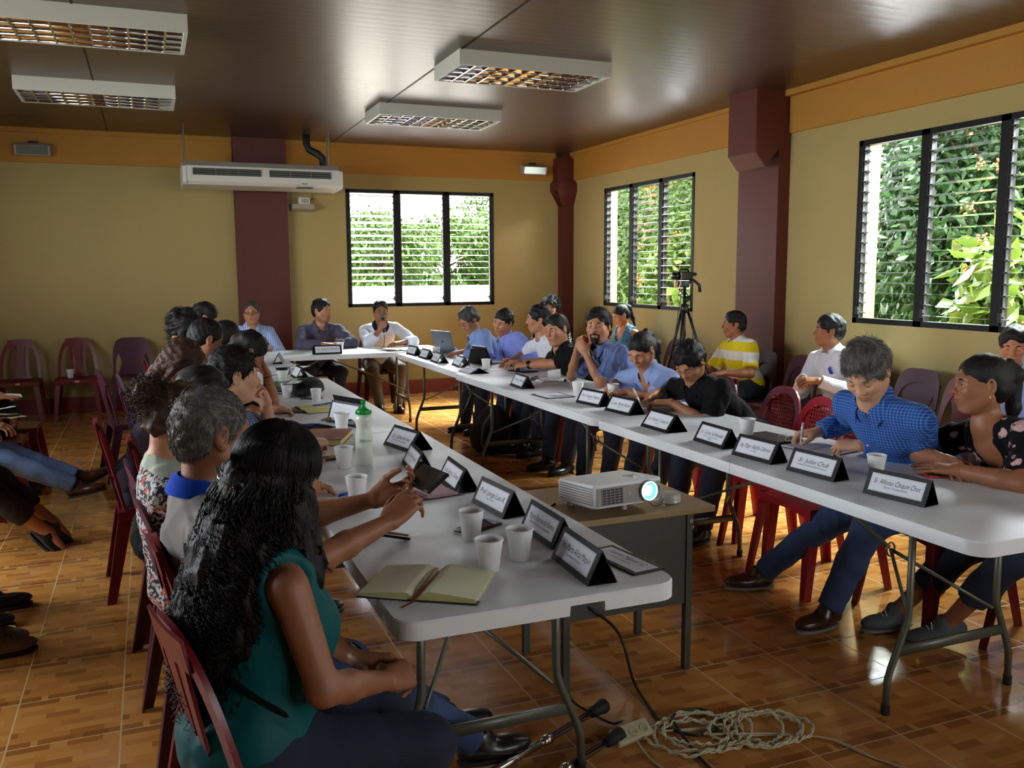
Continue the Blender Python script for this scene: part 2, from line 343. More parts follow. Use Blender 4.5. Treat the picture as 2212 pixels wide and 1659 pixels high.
def tree(c,r,h,n,lsz,leafmat,label,group,trunk=.09,seed=1,fl=0,low=.1,sharp=.45,clump=.8,cat='tree'):
    rng=np.random.default_rng(seed); root=empty('tree' if cat=='tree' else 'flowering_shrub',(c[0],c[1],-.3)); tag(root,label,cat,group)
    # clumps give the crown its lumps
    K=max(10,int(clump*30)); cc=rng.normal(size=(K,3)); cc/=np.linalg.norm(cc,axis=1)[:,None]; cc*=rng.uniform(.35,1,(K,1))**.5
    z0=low; cen=np.array([c[0],c[1],(z0+h)/2]); rad=np.array([r,r,(h-z0)/2])
    k=rng.integers(0,K,n); d=rng.normal(size=(n,3)); d/=np.linalg.norm(d,axis=1)[:,None]; P=cen+(cc[k]*.8+d*rng.uniform(.5,1,(n,1))*.36)*rad
    out=(P-cen)/rad; out/=np.linalg.norm(out,axis=1)[:,None]+1e-6
    ax=rng.normal(size=(n,3))*.6+out*.5+np.array([0,0,-.5]); ax/=np.linalg.norm(ax,axis=1)[:,None]
    up=out+rng.normal(size=(n,3))*.5+np.array([0,0,.7]); sd=np.cross(ax,up); sd/=np.linalg.norm(sd,axis=1)[:,None]+1e-9; nn=np.cross(sd,ax)
    L=(lsz*rng.uniform(.6,1.25,n))[:,None]
    v=np.stack([P,P+ax*L*.5+sd*L*sharp*.5-nn*L*.08,P+ax*L,P+ax*L*.5-sd*L*sharp*.5-nn*L*.08,P+ax*L*.5+nn*L*.06],1).reshape(-1,3)
    b=(np.arange(n)*5)[:,None]; f=np.concatenate([b+np.array([[0,1,4]]),b+np.array([[1,2,4]]),b+np.array([[2,3,4]]),b+np.array([[3,0,4]])],1).reshape(-1,3)
    meshobj('foliage',v,f,leafmat,root)
    t=MB(); t.tube([(c[0],c[1],-.3),(c[0]+.05,c[1]+.03,h*.35),(c[0],c[1],h*.62)],[trunk,trunk*.8,trunk*.4],8)
    for i in range(7):
        a=rng.uniform(0,6.28); t.tube([(c[0],c[1],h*rng.uniform(.2,.5)),(c[0]+r*.5*math.cos(a),c[1]+r*.5*math.sin(a),h*rng.uniform(.5,.8))],[trunk*.5,trunk*.2],6)
    t.obj('trunk','bark',root,True)
    if fl:
        g=MB()
        for i in range(fl):
            a=rng.uniform(2.2,4.6); zc=rng.uniform(.9,2.5); q=np.array([c[0]+r*.9*math.cos(a),c[1]+r*.9*math.sin(a),zc])
            for j in range(14):
                p=q+rng.normal(size=3)*.035; bmv=[(p[0]+dx*.014,p[1]+dy*.014,p[2]+dz*.014) for dx,dy,dz in ((1,0,0),(-1,0,0),(0,1,0),(0,-1,0),(0,0,1),(0,0,-1))]
                g.add(bmv,[(0,2,4),(2,1,4),(1,3,4),(3,0,4),(2,0,5),(1,2,5),(3,1,5),(0,3,5)])
        g.obj('blossom','flower_orange',root)
    return root
mat('pale_concrete',(206,202,196),.05,2,rough=.9)
def outside():
    mb=MB(); mb.box((-30,-20,-.45),(60,70,-.3)); o=mb.obj('lawn','grass_ground'); tag(o,'green ground outside the windows','ground',kind='structure')
    mb=MB(); mb.box((-14,11.3,-.3),(7.4,60,-.27)); o=mb.obj('pavement','pale_concrete'); tag(o,'pale sunlit concrete yard beyond the back window','pavement',kind='structure')
    G='trees outside the right windows'
    tree((9.3,7.6),1.9,5.2,15000,.15,'leaf_dark','dark leafy tree behind the large right window, left bays',G,seed=3)
    tree((9.6,10.4),2.2,5.4,14000,.16,'leaf_dark','dark green tree seen between the two right windows',G,seed=4,clump=1.2)
    tree((9.6,14.2),2.3,4.6,15000,.15,'leaf_mid','mid green tree behind the far right window',G,seed=5,fl=5,clump=1.3)
    tree((9.2,17.5),2.2,4.2,13000,.16,'leaf_mid','mid green tree furthest along outside the far right window',G,seed=6)
    tree((11.5,5.0),2.6,6.2,12000,.2,'leaf_dark','tall tree far behind the large right window',G,seed=8)
    tree((12.8,12.0),3.0,7.0,16000,.22,'leaf_dark','tall dark tree behind the others on the right',G,seed=9,clump=1.4)
    tree((12.5,18.5),3.0,6.0,14000,.22,'leaf_dark','tall dark tree in the far right corner outside',G,seed=10,clump=1.4)
    tree((7.75,5.75),.85,2.35,1300,.26,'leaf_bright','broad-leaved bright green shrub with orange berries outside the large window','shrubs outside the right windows',seed=11,fl=12,sharp=.6,trunk=.04,cat='shrub',low=.0)
    tree((7.7,4.3),.8,2.8,1000,.28,'leaf_bright','bright green broad-leaved shrub at the right edge of the large window','shrubs outside the right windows',seed=12,fl=6,sharp=.6,trunk=.04,cat='shrub')
    tree((8.0,12.6),.7,2.3,900,.2,'leaf_bright','yellow-green shrub with orange blossom outside the far right window','shrubs outside the right windows',seed=13,fl=9,sharp=.6,trunk=.04,cat='shrub')
    G='trees outside the back window'
    tree((6.6,27),2.2,3.5,5000,.25,'leaf_mid','pale tree in the right bay of the back window',G,seed=14)
    tree((10.4,32),2.6,3.9,5000,.3,'leaf_mid','pale yellow-green tree in the back window, far right',G,seed=15)
    tree((6.9,36),3.0,2.9,5000,.3,'leaf_mid','low distant trees in the left bay of the back window',G,seed=16)
    tree((13.6,36),2.2,5.4,2500,.3,'leaf_mid','thin tall tree beyond the back window',G,seed=17)
    mb=MB(); mb.box((2.0,19,-.4),(8.6,19.3,1.25)); o=mb.obj('garden_wall','white_plaster'); tag(o,'sunlit white wall low outside the back window','wall',kind='structure')
    for i,y in enumerate((6.68,11.9)):
        mb=MB(); mb.box((6.12,y-.08,-.3),(6.42,y+.22,3.0)); o=mb.obj('porch_post','peach_paint'); tag(o,'sunlit peach post outside the %s right window'%('large' if i==0 else 'far'),'post','peach posts outside the right windows')
outside()
# ---------------------------------------------------------------- furniture
mat('plastic_white',(232,236,238),.03,25,.12,300,rough=.42,spec=.4)
mat('leg_grey',(92,94,82),.08,20,rough=.4,metal=.2); mat('rubber_black',(18,18,18),.1,30,rough=.7)
mat('chair_maroon',(104,18,28),.08,5,.05,150,rough=.36,spec=.4); mat('chair_red',(150,24,38),.08,5,.05,150,rough=.33,spec=.5)
mat('chair_purple',(72,34,50),.08,5,.05,150,rough=.42,spec=.3); mat('chair_dark',(42,10,15),.08,5,rough=.6,spec=.2)
mat('sticker_pink',(226,150,150),.05,20,rough=.6)
def folding_table(label,x,y0,L=2.44,w=.76,along='y',rz=0,legs=True,notch=True):
    """x,y0: near-left corner of the top; length runs along +y"""
    root=empty('folding_table',(x+w/2,y0,0),rz); tag(root,label,'table','white folding tables set in a U')
    t=MB(); H=.74; th=.046
    for part,(a,b) in enumerate(((0,L/2-.0012),(L/2+.0012,L))):
        # outline of the half top, rounded at its outer end only
        r=.062; pts=[]
        e=a if part==0 else b; s=1 if part==0 else -1; i=b if part==0 else a
        arc=[R(90*k/8) for k in range(9)]
        left=[(-w/2+r-r*math.cos(q),e+s*(r-r*math.sin(q))) for q in arc]      # from side to end
        right=[(w/2-r+r*math.cos(q),e+s*(r-r*math.sin(q))) for q in arc][::-1]
        end=[(.058,e),(.06,e),(.155,e),(.157,e)]
        o=[(-w/2,i)]+left+end+right+[(w/2,i)]
        def bot(k): return H-.020 if notch and abs(o[k][1]-e)<1e-6 and part==0 and .059<o[k][0]<=.156 else H-th
        n=len(o); v=[(p[0],p[1],H) for p in o]+[(p[0],p[1],H-.004) for p in o]+[(p[0],p[1],bot(k)) for k,p in enumerate(o)]+[(p[0]*.975,p[1]+s*.009 if abs(p[1]-i)>1e-6 else p[1],bot(k)) for k,p in enumerate(o)]+[(p[0]*.975,p[1]+s*.009 if abs(p[1]-i)>1e-6 else p[1],H-.016) for p in o]
        v=[((q[0]*.994,q[1]+s*.003 if abs(q[1]-i)>1e-6 else q[1],q[2]) if j<n else q) for j,q in enumerate(v)]
        F=[list(range(n))]
        for l in range(4): F+=[(l*n+k,(l+1)*n+k,(l+1)*n+(k+1)%n,l*n+(k+1)%n) for k in range(n)]
        F.append([4*n+k for k in range(n)][::-1])
        t.add(v,F)
    o=t.obj('tabletop','plastic_white',root,local=True); smooth_angle(o,30)
    if legs:
        for s,ye in ((1,.41),(-1,L-.41)):
            f=MB(); rr=.0125; fl=.297
            for sx in (-1,1):
                f.tube([(sx*.21,ye,H-.03),(sx*.21,ye,.37),(sx*.213,ye,.335),(sx*.225,ye,.30),(sx*.283,ye,.16),(sx*.294,ye,.12),(sx*fl,ye,.02)],rr,10)
            f.box((-.255,ye-.006,.205),(.255,ye+.006,.24)); f.tube([(-.21,ye,H-.035),(.21,ye,H-.035)],rr,8)
            f.obj('leg_frame','leg_grey',root,True,True)
            for sx in (-1,1):
                g=MB(); g.lathe([(0,0),(.0155,0),(.0155,.035),(0,.035)],(sx*fl,ye,0),12); g.obj('rubber_foot','rubber_black',root,False,True)
            b=MB(); m=ye+s*.30
            b.tube([(0,ye+s*.86,H-.04),(0,m+s*.01,.475)],.009,6); b.tube([(0,m,.47),(-.20,ye,.31)],.007,6); b.tube([(0,m,.47),(.20,ye,.31)],.007,6)
            b.tube([(0.02*math.cos(q),m,.47+.028*math.sin(q)) for q in [R(30*k) for k in range(13)]],.0035,6)
            b.obj('brace','leg_grey',root,True,True)
    return root
T1=folding_table('nearest white folding table, under the open cream diary',.488,1.909)
T2=folding_table('white folding table in the left row with the green-topped bottle behind it',.478,4.362,2.49)
T3=folding_table('far left white folding table meeting the head table',.40,6.87,1.88)
T4=folding_table('white folding table under the blue-shirted writer on the right',2.228,1.83,2.46)
T5=folding_table('middle white folding table of the right row',2.232,4.30,2.45)
T6=folding_table('far right white folding table with the two laptops',2.262,6.775,1.90)
T7=folding_table('white head table along the back of the U',.42,8.77,2.44)
# head table runs across: turn it
T7.location=(.42,9.16,0); T7.rotation_euler=(0,0,R(-90))
# ---- plastic chairs
def bezier_arch(w,h,n=22,p=2.6):
    out=[]
    for k in range(n+1):
        t=math.pi*k/n; c,s=math.cos(t),math.sin(t)
        out.append((-w*math.copysign(abs(c)**(2/p),c),h*abs(s)**(2/p)))
    return out
def chair_meshes(kind,matn):
    """origin on the floor below the seat centre, faces +x"""
    sw,sd,sh=.205,.20,.435
    def bp(u,v): # back surface: u across, v height above the seat
        return Vector((-.19-.20*v-.03*v*v+.42*u*u*(1 if kind!='panel' else 1.2),u,sh+v))
    seat=MB(); rows=[]
    for i in range(11):
        y=-sw+2*sw*i/10; row=[]
        for j in range(11):
            x=-sd+2*sd*j/10+.0; e=max(0,j-8)/2
            row.append((x,y*(1-.06*(j<1)),sh-.012*(1-(y/sw)**2)*(1-(x/sd)**2*.6)-.012*e*e-.006*(abs(y)>sw*.9)))
        rows.append(row)
    seat.grid(rows,.008)
    # apron
    for (a,b) in (((sd,-sw),(sd,sw)),((-sd,-sw),(-sd,sw)),((-sd,-sw),(sd,-sw)),((-sd,sw),(sd,sw))):
        P0,P1=Vector(a),Vector(b); rws=[]
        for zi,z in enumerate((sh-.004,sh-.030,sh-.058)):
            rws.append([(P0.x+(P1.x-P0.x)*k/8,P0.y+(P1.y-P0.y)*k/8,z+(0 if zi<2 else .022*math.sin(math.pi*k/8))) for k in range(9)])
        seat.grid(rws,.006)
    legs=[]
    for sx in (1,-1):
        for sy in (1,-1):
            l=MB(); x0,y0=sx*(sd-.005),sy*(sw-.005); x1,y1=x0+sx*(.055 if sx>0 else .075),y0+sy*.035
            prev=None; rings=[]
            for k in range(5):
                q=k/4; x=x0+(x1-x0)*q; y=y0+(y1-y0)*q; z=sh-.01-(sh-.01)*q; a=.062-.022*q; t=.007
                rings.append([(x,y,z),(x-sx*a,y,z),(x-sx*a,y-sy*t,z),(x-sx*t,y-sy*t,z),(x-sx*t,y-sy*a*.85,z),(x,y-sy*a*.85,z)])
            v=[p for r in rings for p in r]; f=[(i*6+k,i*6+(k+1)%6,(i+1)*6+(k+1)%6,(i+1)*6+k) for i in range(4) for k in range(6)]+[[0,1,2,3,4,5],[24,29,28,27,26,25]]
            l.add(v,f); legs.append(l)
    B=MB()
    def ribbon(c,th=.009,nu=1):
        """c: list of (inner(u,v), outer(u,v))"""
        B.grid([[bp(*(Vector(a).lerp(Vector(b),k/nu))) for k in range(nu+1)] for a,b in c],th)
    H=.415 if kind!='panel' else .40; Wd=.205
    if kind=='panel':
        N=26
        outer=bezier_arch(Wd,H,N,4.5); inner=bezier_arch(Wd-.028,H-.10,N,3)
        ribbon([(i,o) for i,o in zip(inner,outer)],nu=2)
        rows=[]
        for k in range(15):
            v=-.01+(H-.09)*k/14; q=k/14; wd=.115+.05*abs(q-.45)**1.5*3+.04*max(0,q-.8)*5*.5
            rows.append([bp(-wd+2*wd*j/8,v) for j in range(9)])
        B.grid(rows,.008)
    else:
        outer=bezier_arch(Wd,H,26,2.7); inner=bezier_arch(Wd-.036,H-.045,26,2.7)
        ribbon([(i,o) for i,o in zip(inner,outer)],.013,2)
        if kind=='arch':
            for u0,u1,b0 in ((-.034,.034,.0),(-.085,-.050,1),(.050,.085,1)):
                rows=[]
                for k in range(13):
                    q=k/12; v=-.01+(H-.02)*q; hg=1+.35*(abs(q-.4)*1.6)**2*(1 if b0 else .6)-.08
                    a,b=u0*hg,u1*hg; rows.append([bp(a,v),bp((a+b)/2,v),bp(b,v)])
                B.grid(rows,.008)
            B.grid([[bp(-.12+.24*j/6,H-.075+.035*i) for j in range(7)] for i in range(3)],.008)
            B.grid([[bp(-.10+.2*j/6,-.015+.02*i) for j in range(7)] for i in range(3)],.008)
        else: # lattice
            for u in (-.115,.115): B.grid([[bp(u*(1+.1*abs(k/10-.4))-.012,v),bp(u*(1+.1*abs(k/10-.4))+.012,v)] for k in range(11) for v in [-.01+(H-.05)*k/10]],.008)
            for k in range(11): 
                u=-.105+.21*k/10; B.tube([bp(u,-.01+(H-.02)*q/6) for q in range(7)],.0045,4)
            for k in range(19): 
                v=.0+(H-.03)*k/18; B.tube([bp(-.11+.22*q/4,v) for q in range(5)],.0045,4)
    return seat,legs,B
def chair_proto(kind,matn,sticker=False):
    root=empty('plastic_chair'); s,l,b=chair_meshes(kind,matn)
    smooth_angle(s.obj('seat',matn,root,local=True)); smooth_angle(b.obj('backrest',matn,root,local=True))
    for x in l: smooth_angle(x.obj('leg',matn,root,local=True),30)
    if sticker:
        k=MB(); k.box((.197,-.012,.407),(.2085,.028,.424)); k.obj('sticker','sticker_pink',root,local=True)
    return root
_CH={}
def chair(kind,matn,x,y,deg,label,group,sticker=False,dark=None):
    key=(kind,matn,sticker)
    if key not in _CH: o=_CH[key]=chair_proto(kind,matn,sticker)
    else: o=copy_tree(_CH[key])
    o.location=(x,y,0); o.rotation_euler=(0,0,R(deg)); tag(o,label,'chair',group); return o
G='empty chairs along the back wall'
chair('arch','chair_maroon',-1.32,10.60,-90,'maroon arch-backed chair at the left edge against the back wall',G,True)
chair('arch','chair_maroon',-.765,10.62,-90,'maroon arch-backed chair by the back wall with a foam cup on its seat',G,True)
chair('panel','chair_purple',-.21,10.62,-90,'purple chair with two oval openings against the back wall',G)
G='chairs of the left row'
for k,m,x,y,d,lab in (('arch','chair_maroon',.26,1.93,14,'maroon chair under the long-haired woman in teal'),('arch','chair_maroon',.25,2.50,4,'maroon chair under the grey-haired man in the pale polo'),
  ('panel','chair_purple',.19,3.08,6,'purple chair under the woman with the curly bun'),('panel','chair_purple',.15,3.64,6,'purple chair under the black-haired woman in the left row'),
  ('arch','chair_maroon',.16,4.12,0,'maroon chair under the man resting his cheek on his hand'),('arch','chair_maroon',.0,4.68,3,'maroon chair under the brown-haired woman looking down'),
  ('arch','chair_maroon',.22,5.22,-3,'maroon chair under the man with his hand on his brow'),('arch','chair_dark',.12,5.75,0,'dark chair under the short-haired man in the left row'),
  ('arch','chair_maroon',.25,6.3,0,'maroon chair under the crop-haired man with glasses in the left row'),('panel','chair_purple',.02,6.85,0,'purple chair under the curly-haired person in blue'),
  ('arch','chair_maroon',.20,7.9,0,'maroon chair under the furthest man of the left row'),('panel','chair_purple',-.13,7.35,10,'empty purple chair pulled back behind the left row')): chair(k,m,x,y,d,lab,G)
G='chairs at the head table'
for x,y,lab in ((.98,10.12,'dark chair under the man in the blue striped shirt at the back'),(1.72,10.12,'dark chair under the man in the grey shirt at the back'),(2.42,10.05,'dark chair under the man with the microphone')): chair('arch','chair_dark',x,y,-90,lab,G)
G='chairs of the right row'
for k,m,x,y,d,lab in (('arch','chair_maroon',3.22,8.35,180,'maroon chair left open behind the man with the laptop'),('arch','chair_maroon',3.22,7.62,180,'maroon chair under the curly-haired man in pale blue'),('arch','chair_maroon',3.26,6.98,180,'maroon chair under the man with the tablet'),
  ('arch','chair_maroon',3.24,6.22,180,'maroon chair under the man in black uniform'),('arch','chair_maroon',3.26,5.42,180,'maroon chair under the man with the goatee'),
  ('arch','chair_maroon',3.24,4.88,180,'maroon chair under the woman in the pale blue blouse'),('lattice','chair_red',3.26,4.30,180,'red chair under the man in the black polo'),
  ('lattice','chair_red',3.15,3.86,176,'empty red chair with lattice back, further of the pair at the table'),('lattice','chair_red',3.02,3.42,178,'empty red chair with lattice back beside the blue-shirted writer'),
  ('arch','chair_maroon',3.20,2.86,176,'maroon chair under the writer in the blue checked shirt'),('panel','chair_maroon',3.33,2.28,180,'maroon chair under the woman in the floral blouse')): chair(k,m,x,y,d,lab,G)
G='chairs along the right wall'
for k,m,x,y,d,lab in (('panel','chair_dark',4.80,6.45,172,'dark chair under the youth in the yellow polo'),('panel','chair_purple',4.82,5.95,180,'purple chair left empty between the yellow polo and the white shirt'),
  ('panel','chair_purple',4.86,5.30,180,'purple chair under the seated man in white by the wall'),('panel','chair_purple',4.86,4.78,180,'purple chair just right of the seated man in white'),('panel','chair_maroon',4.80,4.28,182,'maroon lattice-like wide chair empty under the large window'),
  ('panel','chair_purple',4.86,3.72,180,'purple chair under the man at the right edge'),('panel','chair_purple',4.86,7.95,180,'purple chair below the tripod at the far right window'),('panel','chair_purple',4.86,8.65,180,'purple chair under the ponytailed woman by the wall'),
  ('panel','chair_dark',4.62,10.15,230,'dark chair in the far corner under the curly-haired woman'),('panel','chair_maroon',3.75,1.62,150,'maroon chair cut off by the right edge in the foreground')): chair(k,m,x,y,d,lab,G)
G='chairs at the left edge'
chair('arch','chair_maroon',-1.05,6.85,0,'maroon chair at the left edge under the man in jeans',G); chair('arch','chair_maroon',-1.15,6.0,0,'maroon chair at the left edge under the woman in black flats',G)
chair('arch','chair_maroon',-1.02,7.45,0,'maroon chair at the left edge behind the notebook holder',G)
# ---- projector desk
mat('desk_wood',(150,124,88),.12,6,.05,80,(1,12,1),rough=.35); mat('desk_edge',(120,88,52),.1,20,rough=.5)
def desk():
    root=empty('metal_desk',(1.6,3.0,0)); tag(root,'small grey metal desk with wood-look top holding the projector','desk')
    m,n,b=nt('desk_metal'); v,s=xyz(n); g=nd(n,'ShaderNodeTexNoise',Scale=7.0,Detail=6.0); n.links.new(v,g.inputs['Vector'])
    f=mth(n,'MULTIPLY',mth(n,'GREATER_THAN',g.outputs['Fac'],.60),mth(n,'GREATER_THAN',s[2],.555)); c=mixc(n,f,srgb(60,60,54),srgb(150,144,128)); n.links.new(c,b.inputs['Base Color']); setp(b,rough=.45)
    t=MB(); t.box((1.20,2.79,.626),(1.972,3.30,.65),bev=.003); t.obj('desktop','desk_wood',root)
    p=MB(); p.box((1.352,2.812,.27),(1.868,2.83,.628)); p.obj('front_panel','desk_metal',root)
    p=MB(); p.box((1.850,2.83,.40),(1.862,3.19,.628)); p.obj('side_panel','desk_metal',root)
    for x in (1.335,1.855):
        for y in (2.805,3.175):
            l=MB(); l.box((x,y,0),(x+.026,y+.026,.628)); l.obj('leg','desk_metal',root)
    l=MB(); l.tube([(1.865,2.83,.27),(1.865,3.0,.22),(1.865,3.17,.27)],.008,6); l.box((1.35,3.18,.56),(1.87,3.195,.62)); l.obj('brace','desk_metal',root)
desk()
# ---- ceiling lamps
mat('lamp_white',(196,192,184),.03,10,rough=.5)
def mirror_mat():
    m,n,b=nt('louvre_mirror'); b.inputs['Base Color'].default_value=(.80,.79,.78,1); setp(b,rough=.12,metal=1.0)
mirror_mat()
def ceiling_lamp(x,y,label):
    root=empty('ceiling_lamp',(x,y,CZ)); tag(root,label,'lamp','ceiling lamps'); w,h,z0=1.2,.6,2.99
    b=MB(); t=.022
    b.box((x-w/2,y-h/2,z0),(x+w/2,y-h/2+t,CZ)); b.box((x-w/2,y+h/2-t,z0),(x+w/2,y+h/2,CZ)); b.box((x-w/2,y-h/2+t,z0),(x-w/2+t,y+h/2-t,CZ)); b.box((x+w/2-t,y-h/2+t,z0),(x+w/2,y+h/2-t,CZ)); b.box((x-w/2+t,y-h/2+t,CZ-.01),(x+w/2-t,y+h/2-t,CZ-.001))
    b.obj('housing','lamp_white',root)
    g=MB(); lw=w-2*t; lh=h-2*t; N=4
    for k in range(N): # concave mirrored troughs between long walls
        ya=y-lh/2+lh*k/N; yb=ya+lh/N; rows=[]
        for q in range(7):
            s=q/6; yy=ya+(yb-ya)*s; zz=z0+.012+.055*(math.sin(math.pi*s))**.6
            rows.append([(x-lw/2,yy,zz),(x+lw/2,yy,zz)])
        g.grid(rows)
    for k in range(N+1):
        yy=y-lh/2+lh*k/N; g.prism([(x-lw/2,yy-.004,z0+.002),(x-lw/2,yy+.004,z0+.002),(x-lw/2,yy,z0+.03)],(lw,0,0))
    g.obj('reflector','louvre_mirror',root,True)
    g=MB()
    for k in range(1,11):
        xx=x-lw/2+lw*k/11
        for j in range(N):
            ya=y-lh/2+lh*j/N; yb=ya+lh/N
            g.prism([(xx-.006,ya,z0+.002),(xx+.006,ya,z0+.002),(xx,ya,z0+.045)],(0,yb-ya,0))
    g.obj('cross_louvres','louvre_mirror',root)
    g=MB()
    for k in range(3): yy=y-lh/3+lh/3*k; g.tube([(x-lw/2,yy,z0+.055),(x+lw/2,yy,z0+.055)],.008,8)
    g.obj('tube_lamp','lamp_white',root,True)
ceiling_lamp(2.70,6.42,'unlit recess-louvre ceiling lamp, larger one above the room centre'); ceiling_lamp(2.65,8.55,'unlit ceiling lamp nearest the back window'); ceiling_lamp(-.30,6.23,'unlit ceiling lamp at the upper left edge, cut by the frame'); ceiling_lamp(-.31,8.45,'unlit ceiling lamp on the left, nearer the back wall')
# ---- air conditioner
mat('ac_white',(206,200,190),.03,8,rough=.45); mat('dark_grille',(26,26,28),.1,60,rough=.6); mat('black_pipe',(12,14,18),.1,30,.3,200,rough=.6)
def aircon():
    x0,x1=.385,2.045; root=empty('air_conditioner',((x0+x1)/2,10.2,CZ)); tag(root,'white ceiling-hung air conditioner with two dark outlet grilles','air conditioner')
    prof=[(9.98,2.50),(10.02,2.47),(10.50,2.46),(10.62,2.50),(10.62,2.70),(10.10,2.72),(9.99,2.66)]
    b=MB(); b.prism([(x0+.03,p[0],p[1]) for p in prof],(x1-x0-.06,0,0)); o=b.obj('body','ac_white',root)
    for a,e in ((x0,x0+.035),(x1-.035,x1)):
        b=MB(); b.prism([(a,9.97,2.49),(a,10.02,2.465),(a,10.51,2.455),(a,10.63,2.50),(a,10.63,2.69),(a,10.10,2.70),(a,9.98,2.65)],(e-a,0,0)); b.obj('end_cap','ac_white',root)
    for a,e in ((x0+.10,1.17),(1.26,x1-.13)):
        g=MB(); g.box((a,9.972,2.565),(e,9.99,2.635)); o=g.obj('grille','dark_grille',root)
        f=MB()
        for k in range(3): f.box((a,9.966,2.574+.022*k),(e,9.973,2.580+.022*k))
        for k in range(1,3): f.box((a+(e-a)*k/3-.003,9.964,2.565),(a+(e-a)*k/3+.003,9.973,2.635))
        m=f.obj('vane','leg_grey',o)
    for x,y in ((.42,10.12),(.42,10.5),(1.93,10.12),(1.98,10.5)):
        r=MB(); r.tube([(x,y,2.70),(x,y,CZ)],.006,6); r.obj('hanger_rod','leg_grey',root)
    p=MB(); p.tube([(1.74,10.45,CZ),(1.74,10.45,3.0),(1.76,10.42,2.93),(1.85,10.38,2.88),(1.90,10.36,2.83),(1.91,10.36,2.70)],.042,12); p.obj('pipe','black_pipe',root,True)
    s=MB(); s.box((1.55,9.985,2.462),(1.72,10.1,2.468)); s.box((1.60,9.968,2.50),(1.66,9.972,2.507)); s.obj('badge','window_metal_grey',root)
aircon()
mat('speaker_grey',(150,140,126),.05,8,.3,300,rough=.6)
def speaker(x,label):
    root=empty('wall_speaker',(x,BY-.08,2.80)); tag(root,label,'speaker','small wall speakers'); y=BY-.03
    b=MB(); b.prism([(x-.17,y-.10,2.80),(x-.17,y-.13,2.90),(x-.17,y-.10,2.925),(x-.17,y,2.925),(x-.17,y-.02,2.80)],(.34,0,0)); b.obj('cabinet','speaker_grey',root)
    g=MB(); g.prism([(x-.15,y-.106,2.81),(x-.15,y-.133,2.895),(x-.15,y-.128,2.897),(x-.15,y-.10,2.81)],(.30,0,0)); g.obj('grille','leg_grey',root)
    k=MB(); k.box((x-.04,y-.06,2.925),(x+.04,y,2.955)); k.obj('bracket','rubber_black',root)
speaker(-1.07,'grey wall speaker on the orange band at the upper left'); speaker(4.74,'grey wall speaker on the orange band beside the corner column')
def router():
    root=empty('wall_router',(1.75,BY-.02,2.28)); tag(root,'small white network box on a shelf bracket beside the column','network box')
    b=MB(); b.box((1.70,BY-.12,2.355),(1.83,BY-.03,2.435),bev=.006); b.obj('box_body','ac_white',root)
    s=MB(); s.prism([(1.62,BY-.15,2.30),(1.62,BY-.15,2.355),(1.62,BY,2.355),(1.62,BY,2.27)],(.255,0,0)); s.obj('shelf','speaker_grey',root)
    f=MB(); [f.box((1.735+.022*k,BY-.123,2.37),(1.745+.022*k,BY-.119,2.42)) for k in range(4)]; f.obj('vent_slots','leg_grey',root)
    c=MB(); c.tube([(1.83,BY-.06,2.40),(1.87,BY-.05,2.42),(1.868,BY-.04,2.50),(1.86,BY-.04,2.56)],.005,6); c.obj('cable','leg_grey',root)
router()
# ---------------------------------------------------------------- implicit surfaces for bodies, hair and clothes
V3=lambda *a: np.array(a,dtype=np.float64)
def unit(v): v=np.asarray(v,float); return v/(np.linalg.norm(v)+1e-12)
def cap(a,b,r1,r2=None,k=.01,op='+',cut=None,flat=None):
    """tapered limb; cut=(point,normal) removes the side the normal points to; flat=(axis,scale) squeezes it along an axis"""
    r2=r1 if r2 is None else r2; return ('c',np.asarray(a,float),np.asarray(b,float),r1,r2,k,op,cut,flat)
def ell(c,r,ax=None,k=.01,op='+',cut=None):
    return ('e',np.asarray(c,float),np.asarray(r,float),ax if ax is None else np.asarray(ax,float),None,k,op,cut,None)
def _eval(p,X,Y,Z):
    if p[0]=='c':
        a,b,r1,r2=p[1:5]; ba=b-a; L=ba@ba+1e-12; fl=p[8]
        dx,dy,dz=X-a[0],Y-a[1],Z-a[2]
        t=np.clip((dx*ba[0]+dy*ba[1]+dz*ba[2])/L,0,1); dx=dx-t*ba[0]; dy=dy-t*ba[1]; dz=dz-t*ba[2]
        q=dx*dx+dy*dy+dz*dz
        if fl is not None:
            n,s=fl; e=dx*n[0]+dy*n[1]+dz*n[2]; q=q+e*e*(1/s**2-1); d=np.sqrt(q)-(r1+(r2-r1)*t); d=np.where(d>0,d*min(1,s),d)
        else: d=np.sqrt(q)-(r1+(r2-r1)*t)
    else:
        c,r,ax=p[1],p[2],p[3]; dx,dy,dz=X-c[0],Y-c[1],Z-c[2]
        if ax is not None: dx,dy,dz=[dx*ax[i][0]+dy*ax[i][1]+dz*ax[i][2] for i in range(3)]
        k0=np.sqrt((dx/r[0])**2+(dy/r[1])**2+(dz/r[2])**2); k1=np.sqrt((dx/r[0]**2)**2+(dy/r[1]**2)**2+(dz/r[2]**2)**2)+1e-9
        d=k0*(k0-1)/k1
    if p[7] is not None:
        o,n=p[7]; d=np.maximum(d,(X-o[0])*n[0]+(Y-o[1])*n[1]+(Z-o[2])*n[2])
    return d
def _bb(p):
    if p[0]=='c': r=max(p[3],p[4]); return np.minimum(p[1],p[2])-r,np.maximum(p[1],p[2])+r
    r=p[2] if p[3] is None else np.full(3,p[2].max()); return p[1]-r,p[1]+r
